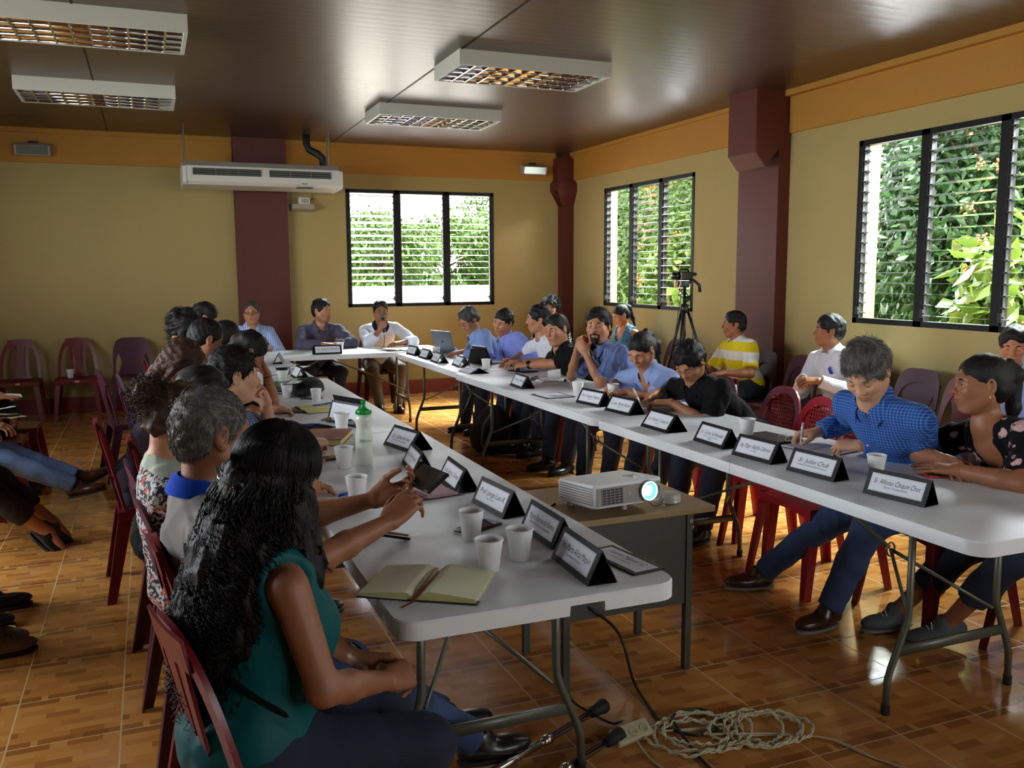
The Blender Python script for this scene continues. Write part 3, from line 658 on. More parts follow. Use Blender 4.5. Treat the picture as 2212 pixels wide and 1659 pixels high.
def field(prims,h,noise=None,box=None,pad=.012):
    pos=[_bb(p) for p in prims if p[6]=='+']; lo=np.min([a for a,b in pos],0)-pad-2*h; hi=np.max([b for a,b in pos],0)+pad+2*h
    if box is not None: lo=np.maximum(lo,box[0]); hi=np.minimum(hi,box[1])
    n=np.maximum(((hi-lo)/h).astype(int)+2,3); ax=[(lo[i]+h*np.arange(n[i])).astype(np.float32) for i in range(3)]
    D=np.full(n,.2,dtype=np.float32)
    for p in prims:
        a,b=_bb(p); g=p[5]+.03+h*2; i0=np.maximum(((a-g-lo)/h).astype(int),0); i1=np.minimum(((b+g-lo)/h).astype(int)+2,n)
        if (i1<=i0).any(): continue
        sl=tuple(slice(i0[i],i1[i]) for i in range(3)); X=ax[0][sl[0]][:,None,None]; Y=ax[1][sl[1]][None,:,None]; Z=ax[2][sl[2]][None,None,:]
        d=_eval(p,X,Y,Z).astype(np.float32); A=D[sl]; k=max(p[5],1e-5)
        if p[6]=='+': q=np.maximum(k-np.abs(A-d),0)/k; D[sl]=np.minimum(A,d)-q*q*k*.25
        elif p[6]=='-': q=np.maximum(k-np.abs(A+d),0)/k; D[sl]=np.maximum(A,-d)+q*q*k*.25
    if noise is not None:
        m=np.abs(D)<.03; I=np.nonzero(m); D[m]+=noise(ax[0][I[0]],ax[1][I[1]],ax[2][I[2]]).astype(np.float32)
    return D,lo,h
_CR=[(0,0,0),(1,0,0),(0,1,0),(1,1,0),(0,0,1),(1,0,1),(0,1,1),(1,1,1)]
def nets(D,lo,h):
    S=D<0; n=np.array(D.shape); c=np.zeros(n-1,dtype=np.int8)
    for o in _CR: c+=S[o[0]:n[0]-1+o[0],o[1]:n[1]-1+o[1],o[2]:n[2]-1+o[2]]
    act=(c>0)&(c<8); I=np.nonzero(act); N=len(I[0]); idx=np.full(n-1,-1,dtype=np.int32); idx[I]=np.arange(N)
    val=[D[I[0]+o[0],I[1]+o[1],I[2]+o[2]] for o in _CR]; P=np.zeros((N,3)); W=np.zeros(N)
    for a in range(8):
        for b in range(a+1,8):
            oa,ob=_CR[a],_CR[b]
            if sum(abs(oa[i]-ob[i]) for i in range(3))!=1: continue
            va,vb=val[a],val[b]; m=(va<0)!=(vb<0); t=np.where(m,va/(va-vb+1e-12),0)
            for i in range(3): P[:,i]+=np.where(m,oa[i]+t*(ob[i]-oa[i]),0)
            W+=m
    P/=W[:,None]; P=(P+np.stack(I,1))*h+lo; F=[]
    for ax in range(3):
        u,v=(ax+1)%3,(ax+2)%3
        s0=[slice(1,-1)]*3; s0[ax]=slice(0,n[ax]-1); s1=list(s0); s1[ax]=slice(1,n[ax])
        A=S[tuple(s0)]; B=S[tuple(s1)]; J=np.nonzero(A!=B); fl=A[J]
        J=[J[i]+(0 if i==ax else 1) for i in range(3)]
        def cell(du,dv):
            q=[j.copy() for j in J]; q[u]=q[u]-du; q[v]=q[v]-dv; return idx[tuple(q)]
        Q=np.stack([cell(1,1),cell(0,1),cell(0,0),cell(1,0)],1); Q[~fl]=Q[~fl][:,::-1]; F.append(Q)
    F=np.concatenate(F); F=F[(F>=0).all(1)]
    return P,F
def surf(prims,h,noise=None,box=None): return nets(*field(prims,h,noise,box))
def keepfaces(P,F,maskv):
    F=F[maskv[F].all(1)]; u=np.unique(F); m=np.full(len(P),-1,dtype=np.int64); m[u]=np.arange(len(u)); return P[u],m[F]
def folds(seed,amp,freq,stretch=(1,1,1),n=5):
    r=np.random.default_rng(seed); K=r.normal(size=(n,3)); K/=np.linalg.norm(K,axis=1)[:,None]; K*=freq*r.uniform(.6,1.7,(n,1)); K*=np.array(stretch); ph=r.uniform(0,6.3,n); a=amp*r.uniform(.5,1,n)
    def f(x,y,z):
        w1=.35*np.sin(7*x+3*y+5*z+seed); s=0
        for i in range(n): q=np.sin(K[i,0]*x+K[i,1]*y+K[i,2]*z+ph[i]+2*w1); s=s+a[i]*(1-np.abs(q))**2*np.sign(i%2-.5)
        return s
    return f
def joinm(parts):
    V=[];F=[];o=0
    for p,f in parts: V.append(p); F.append(f+o); o+=len(p)
    return np.concatenate(V),np.concatenate(F)

def bigparts(P,F,frac=.06):
    """drop small loose islands"""
    lab=np.arange(len(P))
    for _ in range(400):
        m=lab[F].min(1); new=lab.copy(); np.minimum.at(new,F.ravel(),np.repeat(m,F.shape[1])); new=new[new]
        if (new==lab).all(): break
        lab=new
    u,c=np.unique(lab,return_counts=True); big=u[c>frac*len(P)]; return keepfaces(P,F,np.isin(lab,big))
# ---------------------------------------------------------------- people
def frame(yaw,pitch=0,roll=0):
    """rows: forward, left, up"""
    y,p,r=R(yaw),R(pitch),R(roll)
    f=V3(math.cos(y)*math.cos(p),math.sin(y)*math.cos(p),-math.sin(p)); l=V3(-math.sin(y),math.cos(y),0); u=np.cross(f,l)
    l2=l*math.cos(r)+u*math.sin(r); u2=u*math.cos(r)-l*math.sin(r); return np.array([f,l2,u2])
SK={}
def skin(name,c):
    m,n,b=nt('skin_'+name); at=nd(n,'ShaderNodeVertexColor',layer_name='Col'); v,s=xyz(n)
    g=nd(n,'ShaderNodeTexNoise',Scale=14.0,Detail=5.0); n.links.new(v,g.inputs['Vector'])
    base=mixc(n,g.outputs['Fac'],tuple(x*.86 for x in srgb(*c)[:3])+(1,),tuple(min(1,x*1.12) for x in srgb(*c)[:3])+(1,))
    mx=nd(n,'ShaderNodeMix',data_type='RGBA',blend_type='MULTIPLY'); mx.inputs[0].default_value=1; n.links.new(base,mx.inputs[6]); n.links.new(at.outputs[0],mx.inputs[7]); n.links.new(mx.outputs[2],b.inputs['Base Color'])
    g2=nd(n,'ShaderNodeTexNoise',Scale=260.0,Detail=2.0); n.links.new(v,g2.inputs['Vector']); bp=nd(n,'ShaderNodeBump',Strength=.12,Distance=.002); n.links.new(g2.outputs['Fac'],bp.inputs['Height']); n.links.new(bp.outputs[0],b.inputs['Normal'])
    setp(b,rough=.48,spec=.4,sss=.06); b.inputs['Subsurface Radius'].default_value=(.012,.005,.003); SK[name]=m
skin('tan',(178,122,88)); skin('brown',(150,98,68)); skin('light',(206,156,124)); skin('dark',(126,80,56))
def hairmat(name,c,c2=None):
    m,n,b=nt('hair_'+name); v,s=xyz(n); mp=nd(n,'ShaderNodeMapping'); mp.inputs['Scale'].default_value=(1,1,.25); n.links.new(v,mp.inputs[0])
    g=nd(n,'ShaderNodeTexNoise',Scale=320.0,Detail=3.0); n.links.new(mp.outputs[0],g.inputs['Vector'])
    cc=mixc(n,g.outputs['Fac'],srgb(*c),srgb(*(c2 or tuple(min(255,x*1.7+8) for x in c)))); n.links.new(cc,b.inputs['Base Color'])
    bp=nd(n,'ShaderNodeBump',Strength=.7,Distance=.004); n.links.new(g.outputs['Fac'],bp.inputs['Height']); n.links.new(bp.outputs[0],b.inputs['Normal']); setp(b,rough=.5,spec=.22)
hairmat('black',(12,10,10),(30,26,26)); hairmat('brown',(44,28,20),(84,54,38)); hairmat('grey',(52,50,48),(128,124,118)); hairmat('streak',(30,21,16),(84,60,38)); hairmat('darkgrey',(34,34,36),(84,82,80))
mat('foam_white',(226,226,224),.02,60,.15,500,rough=.6)
mat('eye_white',(206,200,194),.03,20,rough=.15); mat('eye_iris',(34,20,12),.1,60,rough=.1); mat('shoe_black',(18,17,17),.1,20,rough=.32); mat('shoe_brown',(66,38,24),.12,20,rough=.3); mat('sole_dark',(30,28,26),.1,30,rough=.7); mat('sole_grey',(120,120,118),.1,30,rough=.7)
mat('denim',(52,72,112),.25,90,.35,500,(1,1,.4),rough=.85); mat('denim_light',(112,142,190),.22,60,.35,500,(1,1,.4),rough=.85); mat('denim_dark',(26,34,54),.2,90,.3,500,rough=.85); mat('trouser_black',(22,22,26),.15,60,.2,300,rough=.85); mat('trouser_brown',(70,58,46),.15,60,.2,300,rough=.85)
mat('gold',(220,170,70),.05,20,rough=.25,metal=1.0); mat('metal_thin',(120,116,110),.05,20,rough=.3,metal=.9); mat('glasses_black',(14,14,16),.05,20,rough=.3); mat('button',(224,222,214),.03,20,rough=.4)
def lens_mat():
    m,n,b=nt('lens_glass'); n.nodes.remove(b); t=nd(n,'ShaderNodeBsdfTransparent'); g=nd(n,'ShaderNodeBsdfGlossy',Roughness=.03); x=nd(n,'ShaderNodeMixShader'); x.inputs[0].default_value=.10
    n.links.new(t.outputs[0],x.inputs[1]); n.links.new(g.outputs[0],x.inputs[2]); n.links.new(x.outputs[0],n.nodes['Material Output'].inputs[0])
lens_mat()
def cloth(name,c,kind='plain',c2=None,scale=1.0,rough=.85,bump=.25,axis=None):
    m,n,b=nt(name); v,s=xyz(n); base=srgb(*c)
    g=nd(n,'ShaderNodeTexNoise',Scale=9.0,Detail=4.0); n.links.new(v,g.inputs['Vector'])
    col=mixc(n,g.outputs['Fac'],tuple(x*.9 for x in base[:3])+(1,),tuple(min(1,x*1.08) for x in base[:3])+(1,))
    if kind in('stripe','check','hstripe'):
        def st(a,fr,w): return mth(n,'GREATER_THAN',mth(n,'ABSOLUTE',mth(n,'SUBTRACT',mth(n,'FRACT',mth(n,'MULTIPLY',a,fr)),.5)),.5-w)
        diag=(mth(n,'ADD',s[0],s[1]) if axis is None else s[axis]) if kind!='hstripe' else s[2]
        f=st(diag,scale,.16 if kind!='hstripe' else .25)
        if kind=='check': f=mth(n,'MULTIPLY',mth(n,'ADD',f,st(s[2],scale,.16)),.5)
        col=mixc(n,f,col,srgb(*c2))
    if kind=='floral':
        for i,(sc,th,cc) in enumerate(((scale,.34,c2[0]),(scale*1.7,.20,c2[1]),(scale*2.3,.16,c2[2]))):
            vo=nd(n,'ShaderNodeTexVoronoi',Scale=sc); mp=nd(n,'ShaderNodeMapping'); mp.inputs['Location'].default_value=(i*3.1,i*1.7,i); n.links.new(v,mp.inputs[0]); n.links.new(mp.outputs[0],vo.inputs['Vector'])
            nn=nd(n,'ShaderNodeTexNoise',Scale=sc*3,Detail=3.0); n.links.new(v,nn.inputs['Vector'])
            d=mth(n,'ADD',vo.outputs['Distance'],mth(n,'MULTIPLY',mth(n,'SUBTRACT',nn.outputs['Fac'],.5),.35)); f=mth(n,'LESS_THAN',d,th)
            pet=mixc(n,mth(n,'FRACT',mth(n,'MULTIPLY',d,9)),srgb(*cc),tuple(x*.62 for x in srgb(*cc)[:3])+(1,)); col=mixc(n,f,col,pet)
    if kind=='speckle':
        for i,(sc,th,cc) in enumerate(((90*scale,.50,c2[0]),(40*scale,.62,c2[1]),(30*scale,.66,c2[2]))):
            nn=nd(n,'ShaderNodeTexNoise',Scale=sc,Detail=3.0); mp=nd(n,'ShaderNodeMapping'); mp.inputs['Location'].default_value=(i*3.1,i*1.7,i); n.links.new(v,mp.inputs[0]); n.links.new(mp.outputs[0],nn.inputs['Vector'])
            col=mixc(n,mth(n,'GREATER_THAN',nn.outputs['Fac'],th),col,srgb(*cc))
    n.links.new(col,b.inputs['Base Color']); w=nd(n,'ShaderNodeTexNoise',Scale=500.0,Detail=2.0); n.links.new(v,w.inputs['Vector']); bp=nd(n,'ShaderNodeBump',Strength=bump,Distance=.002); n.links.new(w.outputs['Fac'],bp.inputs['Height']); n.links.new(bp.outputs[0],b.inputs['Normal']); setp(b,rough=rough,spec=.14,sheen=.03)
def head_prims(O,A,s=1.0,female=False,open_eyes=True,full=0,jaw=1.0):
    """A rows forward,left,up"""
    T=lambda x,y,z: O+(A[0]*x+A[1]*y+A[2]*z)*s
    E=lambda c,r,k=.01,op='+',ax=A: ell(T(*c),np.array(r)*s,ax,k*s,op)
    C=lambda a,b,r1,r2=None,k=.01,op='+': cap(T(*a),T(*b),r1*s,(r1 if r2 is None else r2)*s,k*s,op)
    j=jaw
    p=[E((-.012,0,.032),(.094,.074,.083)),E((.018,0,-.018),(.072,.0635+.004*full,.085),.03),E((.030,0,-.055),(.056,.050*j+.006*full,.054),.03),
       C((.066,-.012,-.099),(.066,.012,-.099),.0155*j,k=.03)]
    for q in (1,-1):
        p+=[C((.004,q*.056*j,-.052),(.052,q*.026*j,-.092),.018+.004*full,.016,.03),C((.082,q*.010,.026),(.068,q*.046,.026),.0105,.010,.018),E((.064,q*.040,-.020),(.024,.022,.022),.03)]
    for q in (1,-1): p.append(E((.098,q*.0315,.006),(.020,.0165,.0120),.014,'-'))
    p+=[C((.084,0,.018),(.104,0,-.018),.0065,.0085,.016),E((.106,0,-.023),(.0125,.0115,.0105),.010)]
    for q in (1,-1): p+=[E((.096,q*.0125,-.027),(.011,.0075,.0075),.006)]
    # eyelids around the eyeball
    for q in (1,-1):
        p.append(E((.0735,q*.0315,.005),(.0140,.0155,.0128),.006))
        if open_eyes: p.append(E((.0905,q*.0315,.0045),(.016,.0122,.0038),.001,'-'))
    # mouth
    f=1.12 if female else 1
    p+=[E((.080,0,-.058),(.017,.030,.024),.02),C((.0925,-.016,-.0535),(.0925,.016,-.0535),.0045*f,k=.006),E((.0955,0,-.0535),(.0055,.014,.0052*f),k=.006),E((.0925,0,-.0645),(.0075,.0165,.0065*f),k=.006),C((.099,-.022,-.0590),(.099,.022,-.0590),.0022,k=.003,op='-')]
    for q in (1,-1): # ears
        p+=[ell(T(-.010,q*.0765,.000),np.array([.019,.0075,.033])*s,frameTilt(A,q*14),.008*s),ell(T(-.004,q*.0830,.003),np.array([.0105,.006,.021])*s,frameTilt(A,q*14),.004*s,'-'),E((-.006,q*.0785,-.026),(.009,.006,.010),.006)]
    return p
def frameTilt(A,deg):
    c,sn=math.cos(R(deg)),math.sin(R(deg)); return np.array([A[0]*c+A[1]*sn,A[1]*c-A[0]*sn,A[2]])
CURLS={'flat':([6,6,4],[6,6,4],[7,7,5],[9,8,5],(25,10)),'rest':([22,28,15],[26,30,18],[30,34,20],[32,34,20],(30,15)),'grip':([48,60,30],[52,66,34],[58,70,36],[62,70,36],(52,35)),
  'fist':([76,92,50],[80,94,54],[82,94,54],[84,92,50],(62,60)),'pen':([46,58,22],[56,66,26],[68,80,42],[74,82,46],(50,48)),'hold':([24,52,26],[30,56,28],[36,58,30],[40,58,30],(30,55)),'cup':([30,40,25],[32,42,25],[36,44,26],[40,44,26],(40,30))}
def rotv(v,ax,deg):
    a=R(deg); ax=unit(ax); return v*math.cos(a)+np.cross(ax,v)*math.sin(a)+ax*(ax@v)*(1-math.cos(a))
def hand_prims(W,d,n,side,curl='rest',s=1.0):
    """W wrist, d finger direction, n back-of-hand normal, side +1 right -1 left"""
    x=unit(d); z=unit(np.asarray(n,float)-x*(np.asarray(n,float)@x)); y=np.cross(z,x)*side
    T=lambda a,b,c: W+(x*a+y*b+z*c)*s
    K=CURLS[curl] if isinstance(curl,str) else curl; p=[]; tips=[]
    kn=[(.088,.028,.000),(.092,.008,.003),(.086,-.012,.001),(.077,-.030,-.004)]; L=[(.040,.024,.019),(.044,.027,.020),(.041,.025,.019),(.032,.019,.017)]
    for i,k in enumerate(kn):
        p.append(cap(T(.004,k[1]*.55,0),T(*k),.0165*s,.0118*s,.012*s))
    p+=[ell(T(.045,.0,-.004),np.array([.042,.036,.0155])*s,np.array([x,y,z]),.012*s),ell(T(.030,.024,-.010),np.array([.032,.017,.015])*s,np.array([x,y,z]),.012*s)]
    for i,k in enumerate(kn):
        sp=(i-1.3)*-4.5; dr=rotv(x,z,sp*side*-1*-1); a=T(*k); ang=0; r=.0098-(.0012 if i==3 else 0)-.0003*i
        for j in range(3):
            ang+=K[i][j]; v=rotv(dr,y,ang*1.0*side) if side>0 else rotv(dr,y,ang*side)
            b=a+v*L[i][j]*s; p.append(cap(a,b,(r-.0009*j)*s,(r-.0009*(j+1))*s,.0035*s)); a=b
        tips.append(a)
    sprd,opp=K[4]; a=T(.018,.022,-.006); v=rotv(x,z,sprd*side*1.0); v=v if (v@y)>0 else rotv(x,z,-sprd*side); v=unit(v-z*math.sin(R(opp))*.8)
    b=a+v*.044*s; p.append(cap(a,b,.0150*s,.0118*s,.012*s)); v2=unit(v+x*.35-y*.25*(opp/40)); c=b+v2*.030*s; p.append(cap(b,c,.0108*s,.0098*s,.004*s)); v3=unit(v2+x*.25-y*.2*(opp/40)); e=c+v3*.024*s; p.append(cap(c,e,.0098*s,.0078*s,.003*s)); tips.append(e)
    return p,(x,y,z),tips
def inhand(P,W,ax,x0,m=0):
    D=P-W; x=D@ax[0]; return (x>x0)&(x<.21-m)&(np.abs(D@ax[1])<.085-m)&(np.abs(D@ax[2])<.075-m+.3*np.maximum(x,0))
def ik(S,Wp,l1,l2,hint):
    v=Wp-S; D=np.linalg.norm(v); D2=min(max(D,abs(l1-l2)+.02),l1+l2-.004); u=v/(D+1e-9); Wn=S+u*D2
    a=(l1*l1-l2*l2+D2*D2)/(2*D2); hh=math.sqrt(max(l1*l1-a*a,0)); hn=np.asarray(hint,float); hn=hn-u*(hn@u); hn=unit(hn); return S+u*a+hn*hh,Wn
def tubes3(lines,r0,r1=None,seg=3,mb=None):
    """many thin strands at once"""
    V=[];F=[];o=0
    for P in lines:
        P=np.asarray(P); n=len(P); d=np.gradient(P,axis=0); d/=np.linalg.norm(d,axis=1)[:,None]+1e-9
        a=np.cross(d,np.array([.3,.5,.8])); a/=np.linalg.norm(a,axis=1)[:,None]+1e-9; b=np.cross(d,a); rr=np.linspace(r0,r1 if r1 is not None else r0*.4,n)[:,None]
        ring=[P+(a*math.cos(2*math.pi*k/seg)+b*math.sin(2*math.pi*k/seg))*rr for k in range(seg)]
        V.append(np.stack(ring,1).reshape(-1,3)); i=np.arange(n-1)[:,None]*seg; k=np.arange(seg)[None,:]; k2=(k+1)%seg
        F.append(np.stack([o+i+k,o+i+k2,o+i+seg+k2,o+i+seg+k],-1).reshape(-1,4)); o+=n*seg
    return np.concatenate(V),np.concatenate(F)
def hair_geo(O,A,s,style,seed,h,strands=0):
    T=lambda x,y,z: O+(A[0]*x+A[1]*y+A[2]*z)*s
    E=lambda c,r,k=.01,op='+',cut=None: ell(T(*c),np.array(r)*s,A,k*s,op,cut)
    def plane(pt,nrm): return (T(*pt),A[0]*nrm[0]+A[1]*nrm[1]+A[2]*nrm[2])
    rng=np.random.default_rng(seed); base=style.split('+')[0]; th={'short':.009,'crop':.006,'full':.014,'curly':.020,'pulled':.006,'bob':.016,'long':.012,'recede':.007}[base]
    p=[E((-.012,0,.034),(.094+th*.8,.074+th,.083+th))]
    if base in('short','full','curly','crop','recede'):
        p.append(E((-.050,0,-.012),(.060,.064+th,.066),.02))
        if base!='recede': p.append(E((.012,0,.088),(.056,.052,.024+th*.5),.02))
    else: p.append(E((-.045,0,-.012),(.068,.070+th,.075),.02))
    fr=.0 if base!='recede' else .014
    # face opening, ears, nape
    p.append(E((.125,0,-.020),(.066+fr,.076,.115+fr*1.5),.010,'-')); p.append(E((.075,0,-.055),(.080,.130,.062),.012,'-'))
    if base in('short','crop','full','recede'): 
        for q in(1,-1): p.append(E((-.004,q*.088,-.016),(.030,.022,.036),.008,'-'))
        p.append(E((-.03,0,-.128),(.14,.12,.058),.012,'-'))
        for q in(1,-1): p.append(cap(T(.022,q*.070,.030),T(.020,q*.070,-.008),.008*s,.005*s,.008*s))
    if base=='curly': p.append(E((-.02,0,-.150),(.14,.12,.070),.012,'-'))
    if 'beard' in style: pass
    if base=='pulled':
        for q in(1,-1): p.append(E((-.006,q*.088,-.014),(.024,.020,.030),.006,'-'))
        p.append(E((.01,0,-.130),(.12,.13,.055),.012,'-'))
    if 'pony' in style: p+=[cap(T(-.105,0,.075),T(-.128,0,.03),.022*s,.030*s,.02*s),cap(T(-.128,0,.03),T(-.120,.0,-.10),.030*s,.026*s,.02*s),cap(T(-.120,0,-.10),T(-.100,.01,-.20),.026*s,.010*s,.02*s)]
    if 'lowpony' in style: p+=[cap(T(-.095,0,.0),T(-.125,.02,-.05),.030*s,.036*s,.02*s),cap(T(-.125,.02,-.05),T(-.115,.03,-.12),.036*s,.014*s,.02*s)]
    if 'bun' in style: p+=[E((-.115,0,.055),(.050,.052,.048),.012)]
    if 'bigcurl' in style:
        for i in range(26):
            v=unit(rng.normal(size=3)); v[0]=-abs(v[0])*.9+.15; 
            if v[2]<-.55: v[2]*=-.4
            p.append(E((-.02+v[0]*.095,v[1]*.095,.035+v[2]*.095),(.034,.034,.034),.012))
        for q in(1,-1): p.append(cap(T(-.03,q*.085,.03),T(-.035,q*.095,-.07),.036*s,.030*s,.02*s))
    if base=='bob' or 'longback' in style:
        z=-.125 if base=='bob' else -.24
        p+=[cap(T(-.06,0,-.02),T(-.085,0,z),.062*s,.050*s,.03*s,flat=(A[0],.8))]
        for q in(1,-1): p.append(cap(T(-.015,q*.078,.03),T(-.02,q*.080,z*.9),.024*s,.018*s,.02*s))
    am={'curly':.0045,'full':.003,'short':.0018,'crop':.0008,'pulled':.0008,'bob':.0025,'long':.003,'recede':.0016}[base]
    if 'bigcurl' in style or 'bun' in style: am=.006
    K=rng.normal(size=(7,3)); K/=np.linalg.norm(K,axis=1)[:,None]; K*=(150 if am<.003 else 95)*rng.uniform(.7,1.6,(7,1)); ph=rng.uniform(0,6,7)
    def nz(x,y,z):
        q=0
        for i in range(7): q=q+np.sin(K[i,0]*x+K[i,1]*y+K[i,2]*z+ph[i]+1.3*np.sin(40*z+i))
        return am*q/2.2
    P,F=surf(p,h,nz); out=[(P,F)]
    if strands and base!='pulled':
        # fine locks lying over the cap
        Vn=P-T(-.012,0,.03); sel=rng.integers(0,len(P),strands); lines=[]
        for i in sel:
            q=P[i]; nrm=unit(Vn[i]); dn=-A[2]*.7-A[0]*.5 if base in('pulled','long','bob') else (A[0]*.8-A[2]*.3+A[1]*rng.normal()*.5)
            if nrm@A[2]<.3: dn=-A[2]+A[0]*(-.2)+A[1]*rng.normal()*.15
            t=unit(dn-nrm*(dn@nrm)+rng.normal(size=3)*.12); L=(.022 if base in('short','crop','recede') else .035)*rng.uniform(.6,1.2)
            if am>=.0045: 
                w=rng.uniform(5,7); ph2=rng.uniform(0,6); b=np.cross(t,nrm); lines.append([q+nrm*(.002+.006*math.sin(k/8*3)+.004*math.cos(w*k/4+ph2))+t*L*k/8+b*.006*math.sin(w*k/4+ph2) for k in range(9)])
            else: lines.append([q+nrm*(.0012+.0022*math.sin(k/4*2.6))+t*L*k/4*(1-.1*k/4) for k in range(5)])
        out.append(tubes3(lines,.0011,.0004))
    if 'bun' in style or 'bigcurl' in style:
        lines=[]; Cn=T(-.115,0,.055) if 'bun' in style else T(-.02,0,.03)
        pick=P if 'bigcurl' in style else P[np.linalg.norm(P-Cn,axis=1)<.085*s]; n_=420 if 'bun' in style else 500
        for i in rng.integers(0,len(pick),n_):
            q=pick[i]; nrm=unit(q-Cn); t=unit(np.cross(nrm,rng.normal(size=3))-A[2]*.3); b=np.cross(t,nrm); ph2=rng.uniform(0,6); L=rng.uniform(.03,.06)
            lines.append([q+nrm*(-.002+.012*math.sin(k/9*3)+.005*math.cos(k*1.1+ph2))+t*L*k/9+b*.007*math.sin(k*1.1+ph2) for k in range(10)])
        out.append(tubes3(lines,.0013,.0006))
    return joinm(out)
HAIRCOL={}
def collar_mesh(mb,C,up,fw,r,open_deg,hgt=.032,flare=.026,th=.003,mi=0):
    up=unit(up); fw=unit(fw-up*(fw@up)); lf=np.cross(up,fw); n=28; rows=[[],[],[],[]]
    for k in range(n+1):
        t=R(open_deg)+(2*math.pi-2*R(open_deg))*k/n; e=fw*math.cos(t)+lf*math.sin(t); fr=max(0,math.cos(t)); bk=max(0,-math.cos(t))
        b=C+e*(r+.004)*1.0-up*(.012+.030*fr)+up*.010*bk; top=b+up*hgt-e*.006; out=top+e*.010-up*.006; low=b+e*(flare*(.8+.3*fr))-up*(.012+.030*fr**2)
        for R_,q in zip(rows,(b,top,out,low)): R_.append(tuple(q))
    mb.grid(rows,th,mi)
def person(label,seat,face,head,look=(None,0,0),hL=None,hR=None,sex='m',skinc='tan',hair='short',hairc='black',shirt='shirt_x',sleeve='long',trousers='denim_dark',shoes='shoe_black',
           collar=None,glasses=None,beard=None,eyes=True,res=1.0,fat=1.0,s=.97,seed=1,legs='sit',feet=None,group='people seated at the tables',elbL=None,elbR=None,shoulder_yaw=None,strands=0,brow=True,full=0,neckline=0,
           lean=0,jaw=1.0,seat_z=.435,knees=None,extra=None,sole='sole_dark',apart=.10,bare_ankle=False,headonly=False,earring=None,ftoe=None,jacket=None,pat=None):
    f=1 if sex=='m' else 0; O=V3(*head); yaw=look[0] if look[0] is not None else face; A=frame(yaw,look[1],look[2]); B=frame(face if shoulder_yaw is None else shoulder_yaw); hs=s*(1.0 if f else .96)
    root=empty('person',(seat[0],seat[1],0)); tag(root,label,'person',group)
    up0=unit(A[2]*.45+V3(0,0,1)*.55); neckb=O-up0*.155*s-A[0]*.022*s+V3(0,0,0)
    Pv=V3(seat[0],seat[1],seat_z+.095*s)-B[0]*.05
    sp=unit(neckb-Pv); Ls=np.linalg.norm(neckb-Pv)
    if Ls<.40: Pv=neckb-sp*.40
    if Ls>.56: Pv=neckb-sp*.56; 
    lat=unit(B[1]-sp*(B[1]@sp)); fw=np.cross(lat,sp); TA=np.array([fw,lat,sp])
    sw=(.178 if f else .158)*s; g=fat
    at=lambda t: Pv+(neckb-Pv)*t+fw*(.012*math.sin(math.pi*t)-.01)
    Ch=at(.72); SL=at(.865)+lat*sw-fw*.005; SR=at(.865)-lat*sw-fw*.005
    # arms
    arms={}
    for side,S,hd,el in ((-1,SL,hL,elbL),(1,SR,hR,elbR)):
        if hd is None: hd=dict(p=tuple(Pv+fw*.28+lat*(-side)*.06+V3(0,0,.10)),d=tuple(fw*.8+lat*side*.5),n=(0,0,1),c='rest')
        Wp=V3(*hd['p']); l1=.285*s; l2=.245*s
        hint=V3(*el)-S if el is not None else (-V3(0,0,1)+lat*(-side)*.7-fw*.35)
        if el is not None:
            E0=V3(*el); l1=min(max(np.linalg.norm(E0-S),.22),.32); l2=min(max(np.linalg.norm(Wp-E0),.19),.29)
        Eb,W2=ik(S,Wp,l1,l2,hint); arms[side]=(S,Eb,W2,hd)
    # ---- skin, one continuous surface
    torso=[ell(at(.05),(.108*g,.138*g,.10),TA,.05),ell(at(.35),(.090*g,.116*g,.15),TA,.06),ell(at(.68),(.098*(g*.5+.5),.138,.15),TA,.06),cap(at(.86)+lat*(sw-.05),at(.86)-lat*(sw-.05),.040,k=.05)]
    if not f:
        torso[2]=ell(at(.68),(.092,.130,.16),TA,.06)
        for q in(1,-1): torso.append(ell(at(.60)+fw*.070*g+lat*q*.066,(.058,.062,.060),TA,.05))
    nr=.053 if f else .044
    if not f: torso.append(ell(at(.84)+fw*.006,(.074,.112,.085),TA,.04))
    neck=[cap(O-A[2]*.055*s-A[0]*.020*s,neckb+V3(0,0,.0),nr*s,(nr+.004)*s,.03),cap(neckb-sp*.005,at(.90)+lat*sw*.62,.040*s,.030*s,.04),cap(neckb-sp*.005,at(.90)-lat*sw*.62,.040*s,.030*s,.04)]
    armp=[]; hands=[]; ar=(1.0 if f else .92)*(1+.5*(g-1))
    for side,(S,Eb,W2,hd) in arms.items():
        dd=unit(W2-Eb); armp+= [cap(S,Eb,(.045 if sleeve=='none' else .040)*ar,.037*ar,.03),cap(Eb,Eb+(W2-Eb)*.35,.037*ar,.038*ar,.02),cap(Eb+(W2-Eb)*.35,W2,.037*ar,.0235*ar,.012)]
        hp,ax,tips=hand_prims(W2,V3(*hd['d']),V3(*hd['n']),side,hd.get('c','rest'),(1.0 if f else .9)*s); hands.append((hp,ax,W2,side,tips))
    hp=head_prims(O,A,hs,not f,eyes,full,jaw)
    def headz(P): return (P-O)@A[2]/hs
    parts=[]; body=torso+neck+armp
    allp=body+[q for h_ in hands for q in h_[0]]
    P,F=surf(body+hp[:4]+[q for h_ in hands for q in h_[0][:6]],.0085*res)
    k=headz(P)<-.066; k|=np.linalg.norm(P-O,axis=1)>.20
    for (_,ax,W2,side,_t) in hands: k&=~inhand(P,W2,ax,-.004,.014)
    parts.append(keepfaces(P,F,k))
    P,F=surf(hp+neck,.0042*min(res,1.25) if res<=1 else .0048,box=(O-.19,O+.19)); k=(headz(P)>-.112)&(np.linalg.norm(P-O,axis=1)<.205); Ph,Fh=keepfaces(P,F,k); parts.append((Ph,Fh))
